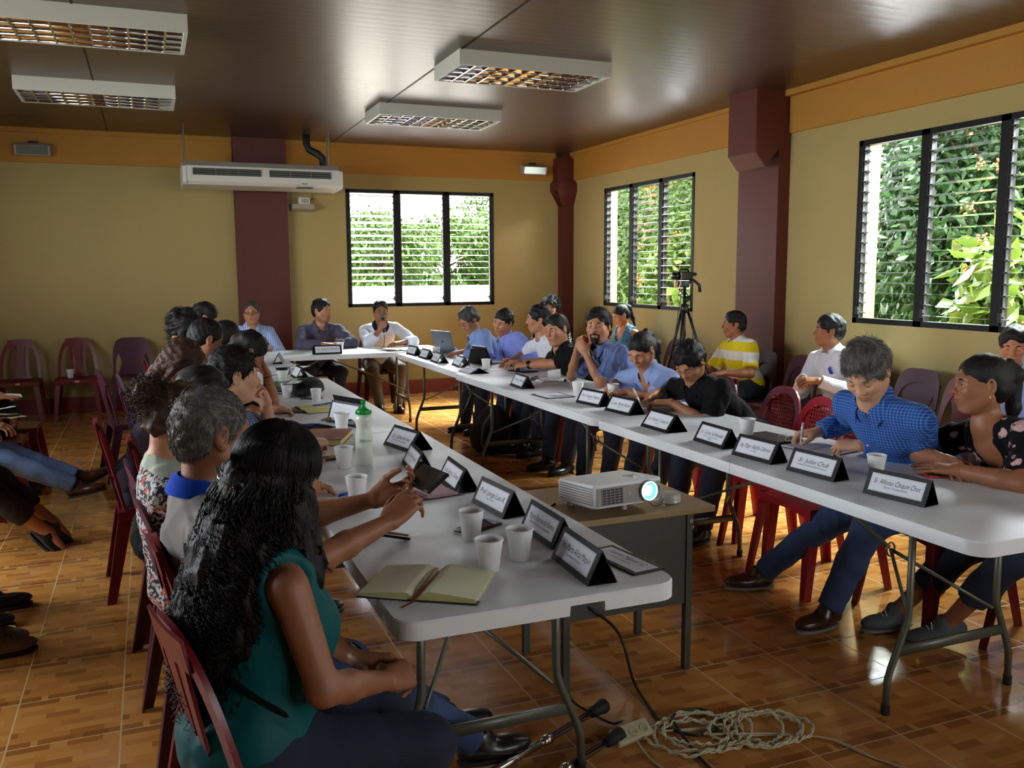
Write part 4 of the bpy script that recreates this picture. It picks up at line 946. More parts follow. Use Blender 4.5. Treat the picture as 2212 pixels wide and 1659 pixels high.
    for (hpr,ax,W2,side,_t) in hands:
        P,F=surf(hpr+armp,.0036 if res<1 else .0042,box=(W2-.24,W2+.24)); parts.append(keepfaces(P,F,inhand(P,W2,ax,-.014)))
    if bare_ankle or legs=='skirt': pass
    # legs and feet
    hips=[Pv+lat*.085*s-sp*.02,Pv-lat*.085*s-sp*.02]; legdata=[]
    for i,(Hp,q) in enumerate(zip(hips,(1,-1))):
        ft=V3(*feet[i]) if feet else Pv*V3(1,1,0)+B[0]*.42+B[1]*q*apart+V3(0,0,.075)
        if not feet and i==1: ft=ft+B[0]*.05
        hint=V3(*knees[i])-Hp if knees else (B[0]*.6+V3(0,0,1)+B[1]*q*.35); Kn,An=ik(Hp,ft,(.41 if f else .36)*s,.40*s,hint); td=V3(*ftoe[i]) if ftoe else unit(B[0]+B[1]*q*.15); legdata.append((Hp,Kn,An,unit(td)))
    if bare_ankle:
        for Hp,Kn,An,td in legdata: parts.append(surf([cap(Kn+(An-Kn)*.3,An,.045,.031,.02),cap(An,An+td*(.09 if shoes=='shoe_black' else .015)-V3(0,0,.035),.031,.028,.02)],.007))
    V,F=joinm(parts); cols=np.ones((len(V),4))
    loc=((V-O)@A.T)/hs; near=np.linalg.norm(V-O,axis=1)<.2
    lip=near&(loc[:,0]>.080)&(np.abs(loc[:,1])<.0235)&(np.abs(loc[:,2]+.0590)<.0095*(1-(loc[:,1]/.027)**2)+.0005); cols[lip,:3]=(.80,.52,.50) if f else (.86,.42,.42)
    ck=near&(loc[:,0]>.03)&(np.abs(loc[:,2]+.02)<.03); cols[ck,:3]*=(1.0,.95,.93)
    if beard=='stubble': st=near&(loc[:,0]>-.005)&(loc[:,2]<-.045)&(loc[:,2]>-.125)&~lip; cols[st,:3]*=(.72,.72,.75)
    body_o=meshobj('body',V,F,[SK[skinc]],root,True,cols=cols)
    # eyes
    T=lambda x,y,z: O+(A[0]*x+A[1]*y+A[2]*z)*hs
    if eyes:
        for q in(1,-1):
            e=MB(); c=T(.0752,q*.0315,.0045); n1=[]; rr=.0128*hs; ez=unit(A[0]+A[1]*(extra or {}).get('gaze',0)); ex=unit(np.cross(A[2],ez)); ey=np.cross(ez,ex)
            prof=[(rr*math.sin(a),rr*math.cos(a)) for a in [R(x) for x in (0,12,30,33,50,70,100)]]; v=[];seg=14
            for r_,z_ in prof:
                for kk in range(seg): t=2*math.pi*kk/seg; v.append(tuple(c+ez*z_+ex*r_*math.cos(t)+ey*r_*math.sin(t)))
            ff=[];mi=[]
            for i in range(len(prof)-1):
                for kk in range(seg): ff.append((i*seg+kk,i*seg+(kk+1)%seg,(i+1)*seg+(kk+1)%seg,(i+1)*seg+kk)); mi.append(1 if i<2 else 0)
            meshobj('eye',v,ff,['eye_white','eye_iris'],root,True,mi)
    for q in(1,-1):
        if A[0]@unit(V3(0,0,1.54)-O)<-.35 or not brow: break
        zz=.0085 if eyes else -.0035; m=MB(); m.tube([tuple(T(.0835,q*.0205,zz-.004)),tuple(T(.0885,q*.0280,zz)),tuple(T(.0875,q*.0360,zz)),tuple(T(.0810,q*.0440,zz-.003))],[.0009*hs,.0014*hs,.0014*hs,.0008*hs],5); m.obj('eyelash','hair_black',root,True)
    if brow:
        for q in(1,-1):
            b=MB(); pts=[T(.0905,q*.010,.0225),T(.0900,q*.024,.0275),T(.0800,q*.040,.0255),T(.0700,q*.050,.0195)]; b.tube([tuple(x) for x in pts],[.0030*hs,.0042*hs,.0036*hs,.0016*hs],6); b.obj('eyebrow','hair_'+hairc,root,True)
    if hair:
        P,F=hair_geo(O,A,hs,hair,seed,.0052 if res>1 else .0042,strands); meshobj('hair',P,F,'hair_'+hairc,root,True)
    if beard=='goatee':
        pr=[ell(T(.074,0,-.100),np.array([.026,.026,.024])*hs,A,.01),ell(T(.092,0,-.078),np.array([.010,.020,.012])*hs,A,.01)]+[cap(T(.102,0,-.0445),T(.089,q*.029,-.056),.0055*hs,.005*hs,.01) for q in(1,-1)]+[cap(T(.089,q*.029,-.056),T(.082,q*.023,-.090),.005*hs,.009*hs,.01) for q in(1,-1)]
        P,F=surf(pr,.004,folds(seed,.0015,180)); meshobj('beard',P,F,'hair_'+hairc,root,True)
    if beard=='moustache':
        P,F=surf([cap(T(.100,0,-.045),T(.090,q*.028,-.054),.005*hs,.0035*hs,.006) for q in(1,-1)],.0035,folds(seed,.001,180)); meshobj('moustache',P,F,'hair_'+hairc,root,True)
    # ---- clothes
    rs=.0085*res; o=.017; gm=g
    tz=[ell(at(.02),(.130*g+o,.165*g+o,.12),TA,.05),ell(at(.35),(.108*g+o,.136*g+o,.17),TA,.06),ell(at(.68),(.104*(g*.5+.5)+o,.150+o,.17),TA,.06),cap(at(.865)+lat*(sw-.04),at(.865)-lat*(sw-.04),.044+o,k=.05),
        cap(neckb-sp*.02,at(.90)+lat*sw*.62,.036*s+o,.030*s+o,.04),cap(neckb-sp*.02,at(.90)-lat*sw*.62,.036*s+o,.030*s+o,.04)]
    if not f:
        tz[2]=ell(at(.68),(.092+o,.132+o,.17),TA,.06)
        for q in(1,-1): tz.append(ell(at(.60)+fw*.072*g+lat*q*.066,(.060+o,.064+o,.062+o),TA,.06))
    for side,(S,Eb,W2,hd) in arms.items():
        if sleeve in('long','rolled','short'):
            if sleeve=='short':
                e=S+(Eb-S)*.80; tz.append(cap(S,S+(Eb-S)*.95,.046*ar+o,.046*ar+o*1.3,.02,cut=(e,unit(Eb-S))))
            else:
                tz.append(cap(S,Eb,.045*ar+o,.043*ar+o,.02)); q=.60 if sleeve=='rolled' else .94; e=Eb+(W2-Eb)*q
                tz.append(cap(Eb,W2,.042*ar+o,.033*ar+o*.8 if sleeve=='rolled' else .026*ar+o,.012,cut=(e,unit(W2-Eb))))
        elif sleeve=='cap': tz.append(cap(S,S+(Eb-S)*.5,.050*ar+o,.050*ar+o,.02,cut=(S+(Eb-S)*.33,unit(Eb-S))))
    # neck opening
    tz.append(cap(neckb-sp*.0+fw*.006,O-A[2]*.03,(nr+.010)*s,(nr+.02)*s,.008,'-'))
    if neckline: tz.append(ell(neckb+fw*(.07+.012*neckline)-sp*(.035+.03*neckline),(.055,.030+.018*neckline,.055+.03*neckline),TA,.01,'-')); tz.append(ell(neckb+fw*.085+sp*.012,(.095,.072,.068),TA,.01,'-'))
    if sleeve=='none':
        for q in(1,-1): tz.append(ell(at(.93)+lat*q*(sw+.03),(.085,.062,.105),TA,.012,'-'))
    fo=folds(seed,.0060 if sleeve!='none' else .0034,24,(1,1,.8),6)
    P,F=bigparts(*surf(tz,rs,fo))
    sh=meshobj('blouse' if not f else 'shirt',P,F,shirt,root,True)
    if collar:
        c=MB(); collar_mesh(c,neckb+sp*.030,unit(sp*.75+A[2]*.25),fw,(nr+.010)*s,26,.030,.030); smooth_angle(c.obj('collar',collar if collar in M else shirt,root),60)
        c=MB()
        for i in range(5): q=at(.80-.14*i); 
        # placket with buttons
        pts=[]
        for i in range(4):
            q=at(.78-.13*i); dep=(.104*(g*.5+.5) if i<2 else .110*g)+o+.012; pts.append(q+fw*dep)
        for q in pts: c.lathe([(0,.0016),(.0055,.0016),(.0058,0)],(0,0,0),10,T=Matrix.Translation(Vector(q))@Vector(fw).to_track_quat('Z','Y').to_matrix().to_4x4())
        if collar!='band': 
            for q in range(0): pass
            c.obj('buttons','button',root)
    # trousers
    if trousers:
        tp=[ell(Pv,(.128*g+.004,.165*g+.004,.115),TA,.05)]
        for Hp,Kn,An,td in legdata:
            tp+=[cap(Hp,Kn,.096*(g*.6+.4),.068,.05),cap(Kn,Kn+(An-Kn)*.4,.067,.062,.03)]; cutq=.86 if not bare_ankle else .62
            e=Kn+(An-Kn)*cutq; tp.append(cap(Kn+(An-Kn)*.4,An,.062,.054,.02,cut=(e if bare_ankle else An+unit(Kn-An)*.015,unit(An-Kn))))
        P,F=surf(tp,rs*1.15,folds(seed+9,.0040,24,(1,1,.7))); meshobj('trousers',P,F,trousers,root,True)
    if shoes:
        for Hp,Kn,An,td in legdata:
            x=unit(td); z=unit(V3(0,0,1)-x*x[2]) if abs(x[2])<.9 else unit(np.cross(x,lat)); y=np.cross(z,x); G=lambda a,b,c: An+x*a+y*b+z*c; ax=np.array([x,y,z])
            P,F=surf([cap(G(-.035,0,-.028),G(.02,0,-.022),.034,.036,.02),ell(G(.085,0,-.040),(.095,.045,.032),ax,.03),ell(G(.01,0,.005),(.038,.034,.040),ax,.02),ell(G(0,0,.050 if shoes!='shoe_black' or not bare_ankle else .020),(.030,.028,.03) if not(bare_ankle and shoes=='shoe_black') else (.070,.028,.032),ax,.008,'-')],.0065,None)
            P[:,:]=np.where(((P-An)@z)[:,None]<-.062,P-np.outer((P-An)@z+.062,z),P); so=meshobj('shoe',P,F,shoes,root,True)
            if shoes in('shoe_knit','shoe_brown','shoe_hiking'):
                lc=MB()
                for kk in range(5): c=G(.045+.020*kk,0,.010-.0085*kk); lc.tube([tuple(c+y*.024-z*.010+x*(.006 if kk%2 else -.006)),tuple(c+z*.008),tuple(c-y*.024-z*.010-x*(.006 if kk%2 else -.006))],.0022,5)
                lc.obj('laces','foam_white' if shoes=='shoe_knit' else 'sole_dark',so,True)
            m=MB(); o2=[]; 
            for kk in range(24):
                t=2*math.pi*kk/24; cx=math.cos(t); wd=.040+.008*cx if cx>0 else .036; o2.append((.045+.135*cx if cx>0 else .045+.112*cx,wd*math.sin(t)))
            v=[tuple(G(a,b,-.062)) for a,b in o2]+[tuple(G(a*1.0,b*1.02,-.074)) for a,b in o2]; nn=24
            m.add(v,[list(range(nn))[::-1],list(range(nn,2*nn))]+[(i,(i+1)%nn,nn+(i+1)%nn,nn+i) for i in range(nn)]); m.obj('sole',sole,so)
    if glasses:
        gm_={'thick':'glasses_black','thin':'metal_thin'}[glasses]; r=.0022 if glasses=='thick' else .0010; m=MB()
        for q in(1,-1):
            ring=[tuple(T(.0985-.006*abs(math.cos(R(a)))*0,q*(.0335+.022*math.cos(R(a))),.002+.0155*math.sin(R(a)))) for a in range(0,361,20)]; m.tube(ring,r*hs,6)
            m.tube([tuple(T(.097,q*.056,.006)),tuple(T(.080,q*.076,.008)),tuple(T(-.004,q*.081,.010)),tuple(T(-.022,q*.079,-.006))],r*hs,5)
        m.tube([tuple(T(.099,.0115,.004)),tuple(T(.106,0,.007)),tuple(T(.099,-.0115,.004))],r*hs,5); go=m.obj('glasses',gm_,root,True)
        for q in(1,-1):
            l=MB(); l.add([tuple(T(.0985,q*(.0335+.021*math.cos(R(a))),.002+.0145*math.sin(R(a)))) for a in range(0,360,20)],[list(range(18))]); l.obj('lens','lens_glass',go)
    if earring:
        for q in(1,-1):
            m=MB(); c=T(-.004,q*.084,-.042); m.tube([tuple(c+A[2]*.008*math.cos(R(a))+A[0]*.008*math.sin(R(a))) for a in range(0,361,40)],.0014,5); m.obj('earring','gold',root,True)
    return dict(root=root,O=O,A=A,T=T,neck=neckb,at=at,fw=fw,lat=lat,sp=sp,arms=arms,hands=hands,TA=TA,legs=legdata,s=s)
# ---------------------------------------------------------------- the people
cloth('teal_satin',(5,82,86),rough=.5,bump=.1); cloth('polo_grey',(128,124,120)); cloth('blue_collar',(22,72,190)); cloth('navy_dark',(20,24,34)); cloth('black_cloth',(11,11,13)); cloth('dark_plum',(34,24,32))
cloth('check_blue_small',(70,84,128),'check',(168,180,210),95,axis=1); cloth('stripe_blue_pale',(176,192,226),'stripe',(112,134,190),48,axis=0); cloth('grey_shirt',(84,80,100)); cloth('white_shirt',(216,218,228)); cloth('pale_blue',(138,164,216)); cloth('periwinkle',(128,140,214)); cloth('navy_royal',(28,56,124))
cloth('grey_blue',(98,114,158),'stripe',(78,88,122),30,axis=1); cloth('blouse_blue',(140,160,206)); cloth('check_blue',(34,74,148),'check',(96,136,196),82,axis=1); cloth('yellow_polo',(236,214,36),'hstripe',(232,232,228),6.2)
cloth('floral_black',(15,14,18),'floral',((222,176,178),(206,150,160),(86,110,84)),11); cloth('speckle_black',(26,26,30),'speckle',((178,178,180),(196,70,50),(120,130,130)),1.0); cloth('pattern_blue',(44,96,138),'speckle',((96,150,180),(20,50,90),(130,170,190)),1.2); cloth('dots_black',(18,18,20),'speckle',((20,20,22),(210,210,214),(18,18,18)),1.6)
def bun_top():
    m,n,b=nt('bun_blouse'); v,s=xyz(n); f=mth(n,'GREATER_THAN',mth(n,'ADD',s[2],mth(n,'MULTIPLY',s[0],.25)),.93); g=nd(n,'ShaderNodeTexNoise',Scale=80.0,Detail=3.0); n.links.new(v,g.inputs['Vector']); g2=nd(n,'ShaderNodeTexNoise',Scale=36.0,Detail=3.0); n.links.new(v,g2.inputs['Vector'])
    c=mixc(n,mth(n,'GREATER_THAN',g.outputs['Fac'],.5),srgb(24,24,28),srgb(180,180,182)); c=mixc(n,mth(n,'GREATER_THAN',g2.outputs['Fac'],.60),c,srgb(196,70,52)); c=mixc(n,f,c,srgb(168,176,160)); n.links.new(c,b.inputs['Base Color']); setp(b,rough=.85)
bun_top()
def cast():
    PP={}
    L='people in the left row'; H='people at the head table'; Q='people in the right row'; Wl='people seated along the right wall'; E_='people at the left edge'
    PP[1]=person('long-haired woman in a sleeveless teal top, seated nearest the camera',(.205,1.94),8,(.245,1.985,1.095),(38,12,4),
        hL=dict(p=(.415,2.03,.625),d=(.9,-.45,.02),n=(.2,.4,.9),c='hold'),hR=dict(p=(.455,1.875,.63),d=(.75,.6,-.15),n=(.2,-.6,.8),c='pen'),elbR=(.29,1.76,.70),elbL=(.27,2.22,.69),
        sex='f',skinc='brown',hair='long',shirt='teal_satin',sleeve='none',trousers='denim_dark',res=.8,fat=1.0,s=1.0,seed=11,knees=[(.50,2.06,.52),(.46,1.86,.53)],feet=[(.46,2.10,.08),(.42,1.84,.08)],group=L,shoulder_yaw=14)
    PP[2]=person('grey-haired man in a pale polo with blue collar, holding up a phone',(.20,2.50),4,(.135,2.46,1.12),(22,8,0),
        hL=dict(p=(.60,2.60,.86),d=(.92,-.25,.25),n=(.1,.55,-.85),c='hold'),hR=dict(p=(.595,2.395,.845),d=(.72,.42,.50),n=(-.45,-.65,.60),c='cup'),elbR=(.385,2.285,.80),elbL=(.36,2.66,.80),
        skinc='brown',hair='recede',hairc='grey',shirt='polo_grey',collar='blue_collar',sleeve='short',trousers='denim',res=.8,fat=.98,s=1.0,seed=12,strands=1800,glasses='thin',group=L,feet=[(.85,2.66,.08),(.93,2.44,.08)],knees=[(.48,2.68,.56),(.52,2.42,.56)],full=.6,ftoe=[(1,.1,0),(1,0,0)])
    PP[3]=person('woman with a curly brown bun and speckled top, behind the grey-haired man',(.14,3.07),0,(.06,3.02,1.085),(10,22,0),hR=dict(p=(.46,2.92,.78),d=(1,0,0),n=(0,0,1),c='rest'),hL=dict(p=(.46,3.2,.78),d=(1,0,0),n=(0,0,1),c='rest'),
        sex='f',skinc='tan',hair='pulled+bun',hairc='streak',fat=.94,shirt='bun_blouse',sleeve='short',trousers='trouser_black',seed=13,group=L)
    PP[5]=person('woman with long straight black hair, left row, hand flat on the table',(.09,3.62),0,(.165,3.50,1.085),(14,18,0),hR=dict(p=(.50,3.65,.775),d=(1,.32,-.04),n=(0,0,1),c='flat'),hL=dict(p=(.50,3.80,.775),d=(1,0,0),n=(0,0,1),c='rest'),elbR=(.26,3.40,.80),
        sex='f',skinc='tan',hair='long+longback',shirt='black_cloth',sleeve='short',trousers='trouser_black',seed=14,group=L)
    PP[4]=person('man resting his cheek on his fist while writing, small blue checks',(.15,4.02),4,(.315,3.93,1.115),(12,6,0),hL=dict(p=(.455,4.04,.975),d=(-.35,-.35,.87),n=(.75,.5,.35),c='fist'),hR=dict(p=(.62,3.93,.795),d=(.80,.55,-.04),n=(-.1,-.2,1),c='pen'),elbL=(.60,4.20,.785),elbR=(.44,3.70,.80),
        skinc='light',hair='short',hairc='black',shirt='check_blue_small',sleeve='short',collar='x',trousers='trouser_black',res=.9,seed=15,strands=1200,group=L,s=1.0)
    PP[6]=person('woman with chestnut hair looking down, left row',(-.02,4.68),0,(.13,4.6,1.11),(-6,34,0),sex='f',skinc='light',hair='bob',hairc='brown',shirt='dark_plum',sleeve='long',seed=16,eyes=False,strands=700,group=L)
    PP[9]=person('man in the left row holding his brow, elbow on the table',(.22,5.22),0,(.50,5.22,1.10),(8,42,0),hL=dict(p=(.61,5.30,.965),d=(-.35,-.15,.92),n=(.9,.2,.3),c='fist'),hR=dict(p=(.62,5.04,.80),d=(.86,.45,-.25),n=(-.1,-.1,1),c=([20,45,30],[30,50,30],[38,55,30],[44,58,30],(45,30))),elbL=(.645,5.38,.785),elbR=(.47,4.90,.80),
        skinc='brown',hair='full',shirt='black_cloth',sleeve='short',seed=17,eyes=False,group=L)
    PP[7]=person('short-haired man seen between the chestnut hair and the curly hair, left row',(.12,5.7),0,(.29,5.45,1.165),(20,20,0),skinc='tan',hair='short',shirt='navy_dark',seed=18,eyes=False,group=L)
    PP[8]=person('man with cropped hair and black glasses, half hidden in the left row',(.25,6.3),0,(.455,6.12,1.12),(35,14,0),skinc='tan',hair='crop',shirt='navy_dark',glasses='thick',seed=19,group=L)
    PP[10]=person('curly-haired person in royal blue, far part of the left row',(.02,6.8),0,(.215,6.65,1.165),(18,16,0),skinc='tan',hair='curly+bigcurl',shirt='navy_royal',seed=20,group=L)
    PP[11]=person('furthest man of the left row, bent forward',(.20,7.9),0,(.405,7.7,1.19),(10,34,0),skinc='tan',hair='full',shirt='white_shirt',seed=21,eyes=False,group=L)
    PP[12]=person('man in a blue striped shirt and thick glasses before the maroon column',(.98,9.98),-90,(.985,9.70,1.135),(-100,4,0),hL=dict(p=(1.12,9.42,.78),d=(-.8,-.5,0),n=(0,0,1)),hR=dict(p=(.82,9.42,.78),d=(.8,-.5,0),n=(0,0,1)),skinc='tan',hair='recede',hairc='darkgrey',shirt='stripe_blue_pale',collar='x',glasses='thick',seed=22,group=H,res=1.05,s=1.0)
    PP[13]=person('heavy-set man in a grey shirt, arms crossed on the head table',(1.72,9.98),-90,(1.715,9.68,1.14),(-52,0,0),hL=dict(p=(1.80,9.42,.79),d=(-1,-.1,0),n=(0,0,1)),hR=dict(p=(1.66,9.36,.80),d=(1,-.1,0),n=(0,0,1)),elbL=(2.0,9.52,.79),elbR=(1.46,9.50,.79),
        skinc='tan',hair='full',shirt='grey_shirt',collar='x',beard='stubble',fat=1.2,full=1,seed=23,group=H,trousers='denim_dark',res=1.05,s=1.04,extra=dict(gaze=0))
    PP[14]=person('man in a white shirt speaking into a microphone at the head table',(2.40,9.96),-90,(2.345,9.62,1.125),(-96,6,0),hR=dict(p=(2.30,9.46,.93),d=(.30,-.35,.85),n=(-.4,-.9,.0),c='fist'),hL=dict(p=(2.52,9.42,.785),d=(-1,-.25,0),n=(0,0,1),c='rest'),elbR=(2.17,9.50,.785),elbL=(2.66,9.50,.785),
        skinc='brown',hair='short',hairc='black',shirt='white_shirt',collar='navy_dark',sleeve='rolled',glasses='thin',trousers='trouser_brown',seed=24,group=H,res=1.05,s=1.0)
    PP[15]=person('curly-haired man in a pale blue shirt behind the open laptop',(3.22,8.05),186,(2.87,8.18,1.085),(200,34,0),hR=dict(p=(2.76,8.52,.79),d=(-.9,.3,0),n=(0,0,1)),hL=dict(p=(2.74,7.98,.79),d=(-1,.1,0),n=(0,0,1)),skinc='tan',hair='full',hairc='darkgrey',shirt='pale_blue',collar='x',glasses='thin',eyes=False,seed=25,fat=1.1,group=Q,s=1.02)
    PP[16]=person('man in periwinkle shirt with phone in pocket, head tilted at his tablet',(3.26,7.25),190,(2.91,7.37,1.105),(212,16,-14),hR=dict(p=(2.84,7.70,.80),d=(-.9,.3,-.1),n=(0,0,1),c='pen'),hL=dict(p=(2.86,7.05,.76),d=(-.9,.1,-.1),n=(0,0,1)),skinc='tan',hair='short',shirt='periwinkle',collar='x',fat=1.15,full=1,seed=26,group=Q)
    PP[17]=person('moustached man in white seen in profile behind the uniformed man',(3.32,6.80),176,(3.02,6.84,1.15),(160,4,0),hR=dict(p=(2.86,7.02,.80),d=(-.9,-.2,0),n=(0,0,1)),elbR=(3.02,7.12,.84),skinc='tan',hair='full',beard='moustache',shirt='white_shirt',sleeve='short',seed=27,group=Q)
    PP[18]=person('man in black short-sleeved uniform with a round sleeve badge and wristwatch',(3.26,6.18),186,(2.90,6.22,1.10),(202,10,6),hL=dict(p=(2.78,6.55,.795),d=(-.45,.85,.0),n=(-.2,-.2,1),c='cup'),hR=dict(p=(2.82,6.80,.80),d=(-.8,-.25,.05),n=(0,0,1),c='rest'),elbL=(2.94,6.27,.79),elbR=(3.06,6.68,.80),
        skinc='tan',hair='crop',shirt='black_cloth',sleeve='short',collar='x',seed=28,group=Q,res=1.0,s=1.0)
    PP[20]=person('goateed man with tied-back black hair, hands clasped under his chin',(3.24,5.50),190,(2.90,5.54,1.165),(226,2,0),hR=dict(p=(2.80,5.67,.99),d=(-.25,-.62,.75),n=(-.8,.5,.2),c='grip'),hL=dict(p=(2.79,5.52,.985),d=(-.2,.62,.75),n=(-.75,-.6,.2),c='grip'),elbR=(2.86,5.86,.785),elbL=(2.86,5.43,.785),
        skinc='tan',hair='full+lowpony',beard='goatee',shirt='grey_blue',collar='x',sleeve='short',seed=29,group=Q,res=.95,s=1.02,strands=500)
    PP[22]=person('woman in a pale blue blouse with black ponytail and gold earring, head bent',(3.24,4.92),186,(2.86,4.87,1.052),(204,36,0),hR=dict(p=(2.74,5.06,.80),d=(-.6,-.7,.1),n=(-.5,.2,.8),c='grip'),hL=dict(p=(2.76,4.86,.79),d=(-.8,.3,0),n=(0,0,1),c='rest'),elbR=(2.90,5.24,.80),elbL=(2.88,4.70,.80),
        sex='f',skinc='tan',hair='pulled+lowpony',shirt='blouse_blue',sleeve='short',collar='x',neckline=1,earring=1,eyes=False,fat=1.15,seed=30,group=Q,res=.95)
    PP[23]=person('bespectacled man in a black polo bent over writing',(3.22,4.30),184,(2.86,4.33,1.03),(206,44,0),hR=dict(p=(2.78,4.60,.80),d=(-.75,.25,-.1),n=(-.1,.5,.9),c='pen'),hL=dict(p=(2.76,4.36,.79),d=(-.6,.7,0),n=(0,0,1),c='rest'),elbR=(2.98,4.72,.82),elbL=(2.93,4.16,.80),
        skinc='tan',hair='full',shirt='black_cloth',sleeve='short',collar='x',glasses='thin',eyes=False,seed=31,group=Q,res=.95,strands=500,fat=1.08)
    PP[26]=person('grey-haired man in a blue checked shirt writing in a notebook',(3.18,2.90),184,(2.70,2.80,1.135),(206,40,4),hR=dict(p=(2.84,3.23,.80),d=(-.75,.45,-.12),n=(-.15,.35,.92),c='pen'),hL=dict(p=(2.80,2.92,.795),d=(-.55,.82,-.02),n=(-.25,-.1,.95),c='grip'),elbR=(3.04,3.22,.84),elbL=(2.95,2.73,.79),
        skinc='light',hair='full',hairc='grey',shirt='check_blue',collar='x',sleeve='long',eyes=False,seed=32,group=Q,res=.8,strands=1800,fat=1.12,s=1.02,trousers='denim',shoes='shoe_brown',sole='sole_grey',feet=[(2.66,2.92,.08),(2.68,3.42,.08)],knees=[(2.78,2.82,.52),(2.78,3.22,.52)],ftoe=[(-1,-.05,0),(-1,.35,0)])
    PP[27]=person('woman in a black floral blouse with high ponytail, forearms on the table',(3.34,2.36),178,(2.99,2.50,1.10),(152,4,0),hR=dict(p=(2.86,2.54,.80),d=(-.35,-.9,-.08),n=(-.5,.15,.9),c='rest'),hL=dict(p=(2.82,2.44,.785),d=(-.45,.88,0),n=(-.2,0,1),c='flat'),elbR=(2.93,2.77,.785),elbL=(2.93,2.24,.785),
        sex='f',skinc='brown',hair='pulled+pony',shirt='floral_black',sleeve='short',neckline=1.6,earring=1,fat=1.3,full=1,seed=33,group=Q,res=.8,s=1.02,trousers='denim_dark',bare_ankle=True,shoes='shoe_knit',sole='sole_grey',feet=[(2.98,2.58,.10),(2.93,2.80,.08)],knees=[(2.92,2.30,.52),(2.90,2.68,.52)],ftoe=[(-.8,.5,-.2),(-.95,.1,0)])
    PP[28]=person('man in a light blue shirt at the right edge beneath the large window',(4.88,3.72),190,(4.80,3.80,1.09),(214,16,0),skinc='tan',hair='full',shirt='pale_blue',sleeve='short',collar='x',eyes=False,seed=34,group=Wl)
    PP[25]=person('man in a white shirt with pens in his pocket, seated by the right wall',(4.88,5.32),186,(4.80,5.38,1.085),(150,0,0),hR=dict(p=(4.56,5.38,.73),d=(-.6,-.6,0),n=(-.3,.3,.9),c='grip'),hL=dict(p=(4.56,5.20,.73),d=(-.6,.7,0),n=(-.3,-.3,.9),c='rest'),skinc='brown',hair='full',shirt='white_shirt',collar='x',fat=1.15,full=1,seed=35,group=Wl,res=1.0,s=1.02)
    PP[24]=person('youth in a yellow and white striped polo in front of the maroon column',(4.84,6.50),182,(4.78,6.55,1.075),(154,2,0),hR=dict(p=(4.50,6.62,.70),d=(-1,0,-.2),n=(0,0,1)),hL=dict(p=(4.50,6.30,.68),d=(-1,.2,-.1),n=(0,0,1)),skinc='brown',hair='short',shirt='yellow_polo',sleeve='short',collar='x',seed=36,group=Wl,res=1.0)
    PP[21]=person('ponytailed woman in a blue patterned sleeveless top by the far right window',(4.86,8.62),190,(4.78,8.60,1.07),(176,26,0),sex='f',skinc='tan',hair='pulled+pony',shirt='pattern_blue',sleeve='none',neckline=1,eyes=False,seed=37,group=Wl,res=1.1)
    PP[19]=person('woman with big black curls in dotted black by the corner column',(4.66,10.12),228,(4.56,9.98,1.125),(236,22,0),sex='f',skinc='tan',hair='curly+bigcurl',shirt='dots_black',sleeve='long',eyes=False,seed=38,group=Wl,res=1.1)
    # left edge: only legs, hands and shoes are inside the frame
    PP[31]=person('man in blue jeans with brown boots stretched out, left edge',(-1.26,6.30),4,(-1.30,6.30,1.12),hR=dict(p=(-.98,6.22,.62),d=(1,.1,-.05),n=(0,-.1,1),c='rest'),hL=dict(p=(-.98,6.48,.64),d=(1,-.1,0),n=(0,0,1),c='hold'),skinc='tan',shirt='black_cloth',sleeve='rolled',trousers='denim_light',shoes='shoe_brown',seed=41,group=E_,res=1.0,s=1.08,
        feet=[(-.34,6.42,.16),(-.30,6.34,.09)],knees=[(-.78,6.42,.60),(-.78,6.24,.52)],ftoe=[(.85,.2,.35),(.9,-.2,.2)],eyes=False,brow=False)
    PP[32]=person('woman in black trousers and flat black shoes with crossed ankles, left edge',(-1.12,5.42),0,(-1.24,5.42,1.10),sex='f',skinc='tan',hair='pulled',shirt='black_cloth',trousers='trouser_black',shoes='shoe_black',seed=42,group=E_,res=1.0,feet=[(-.58,5.60,.13),(-.60,5.50,.10)],knees=[(-.76,5.52,.54),(-.76,5.34,.52)],ftoe=[(.55,.2,-.55),(.6,-.1,-.6)],bare_ankle=True,eyes=False,brow=False)
    PP[33]=person('person at the left edge resting a white notebook on a black bag',(-1.35,7.05),0,(-1.42,7.05,1.10),hR=dict(p=(-1.05,7.00,.70),d=(1,.1,0),n=(0,0,1),c='flat'),hL=dict(p=(-1.1,7.2,.70),d=(1,0,0),n=(0,0,1)),skinc='tan',shirt='black_cloth',sleeve='rolled',trousers='trouser_black',seed=43,group=E_,res=1.1,eyes=False,brow=False,feet=[(-.95,7.15,.08),(-.95,6.95,.08)])
    PP[34]=person('person with one black shoe at the left edge, body outside the frame',(-1.25,4.45),0,(-1.28,4.45,1.12),skinc='tan',shirt='navy_dark',trousers='trouser_black',seed=44,group=E_,res=1.3,eyes=False,brow=False,feet=[(-.76,4.56,.08),(-.80,4.34,.08)])
    PP[35]=person('person in worn hiking shoes at the lower left edge, body outside the frame',(-1.18,3.86),0,(-1.2,3.86,1.12),skinc='tan',shirt='navy_dark',trousers='trouser_brown',shoes='shoe_hiking',seed=45,group=E_,res=1.3,eyes=False,brow=False,feet=[(-.68,3.98,.08),(-.72,4.12,.08)])
    return PP
mat('shoe_knit',(84,90,94),.35,160,.5,300,rough=.8); mat('shoe_hiking',(120,104,82),.2,60,.4,200,rough=.85)
PP=cast()
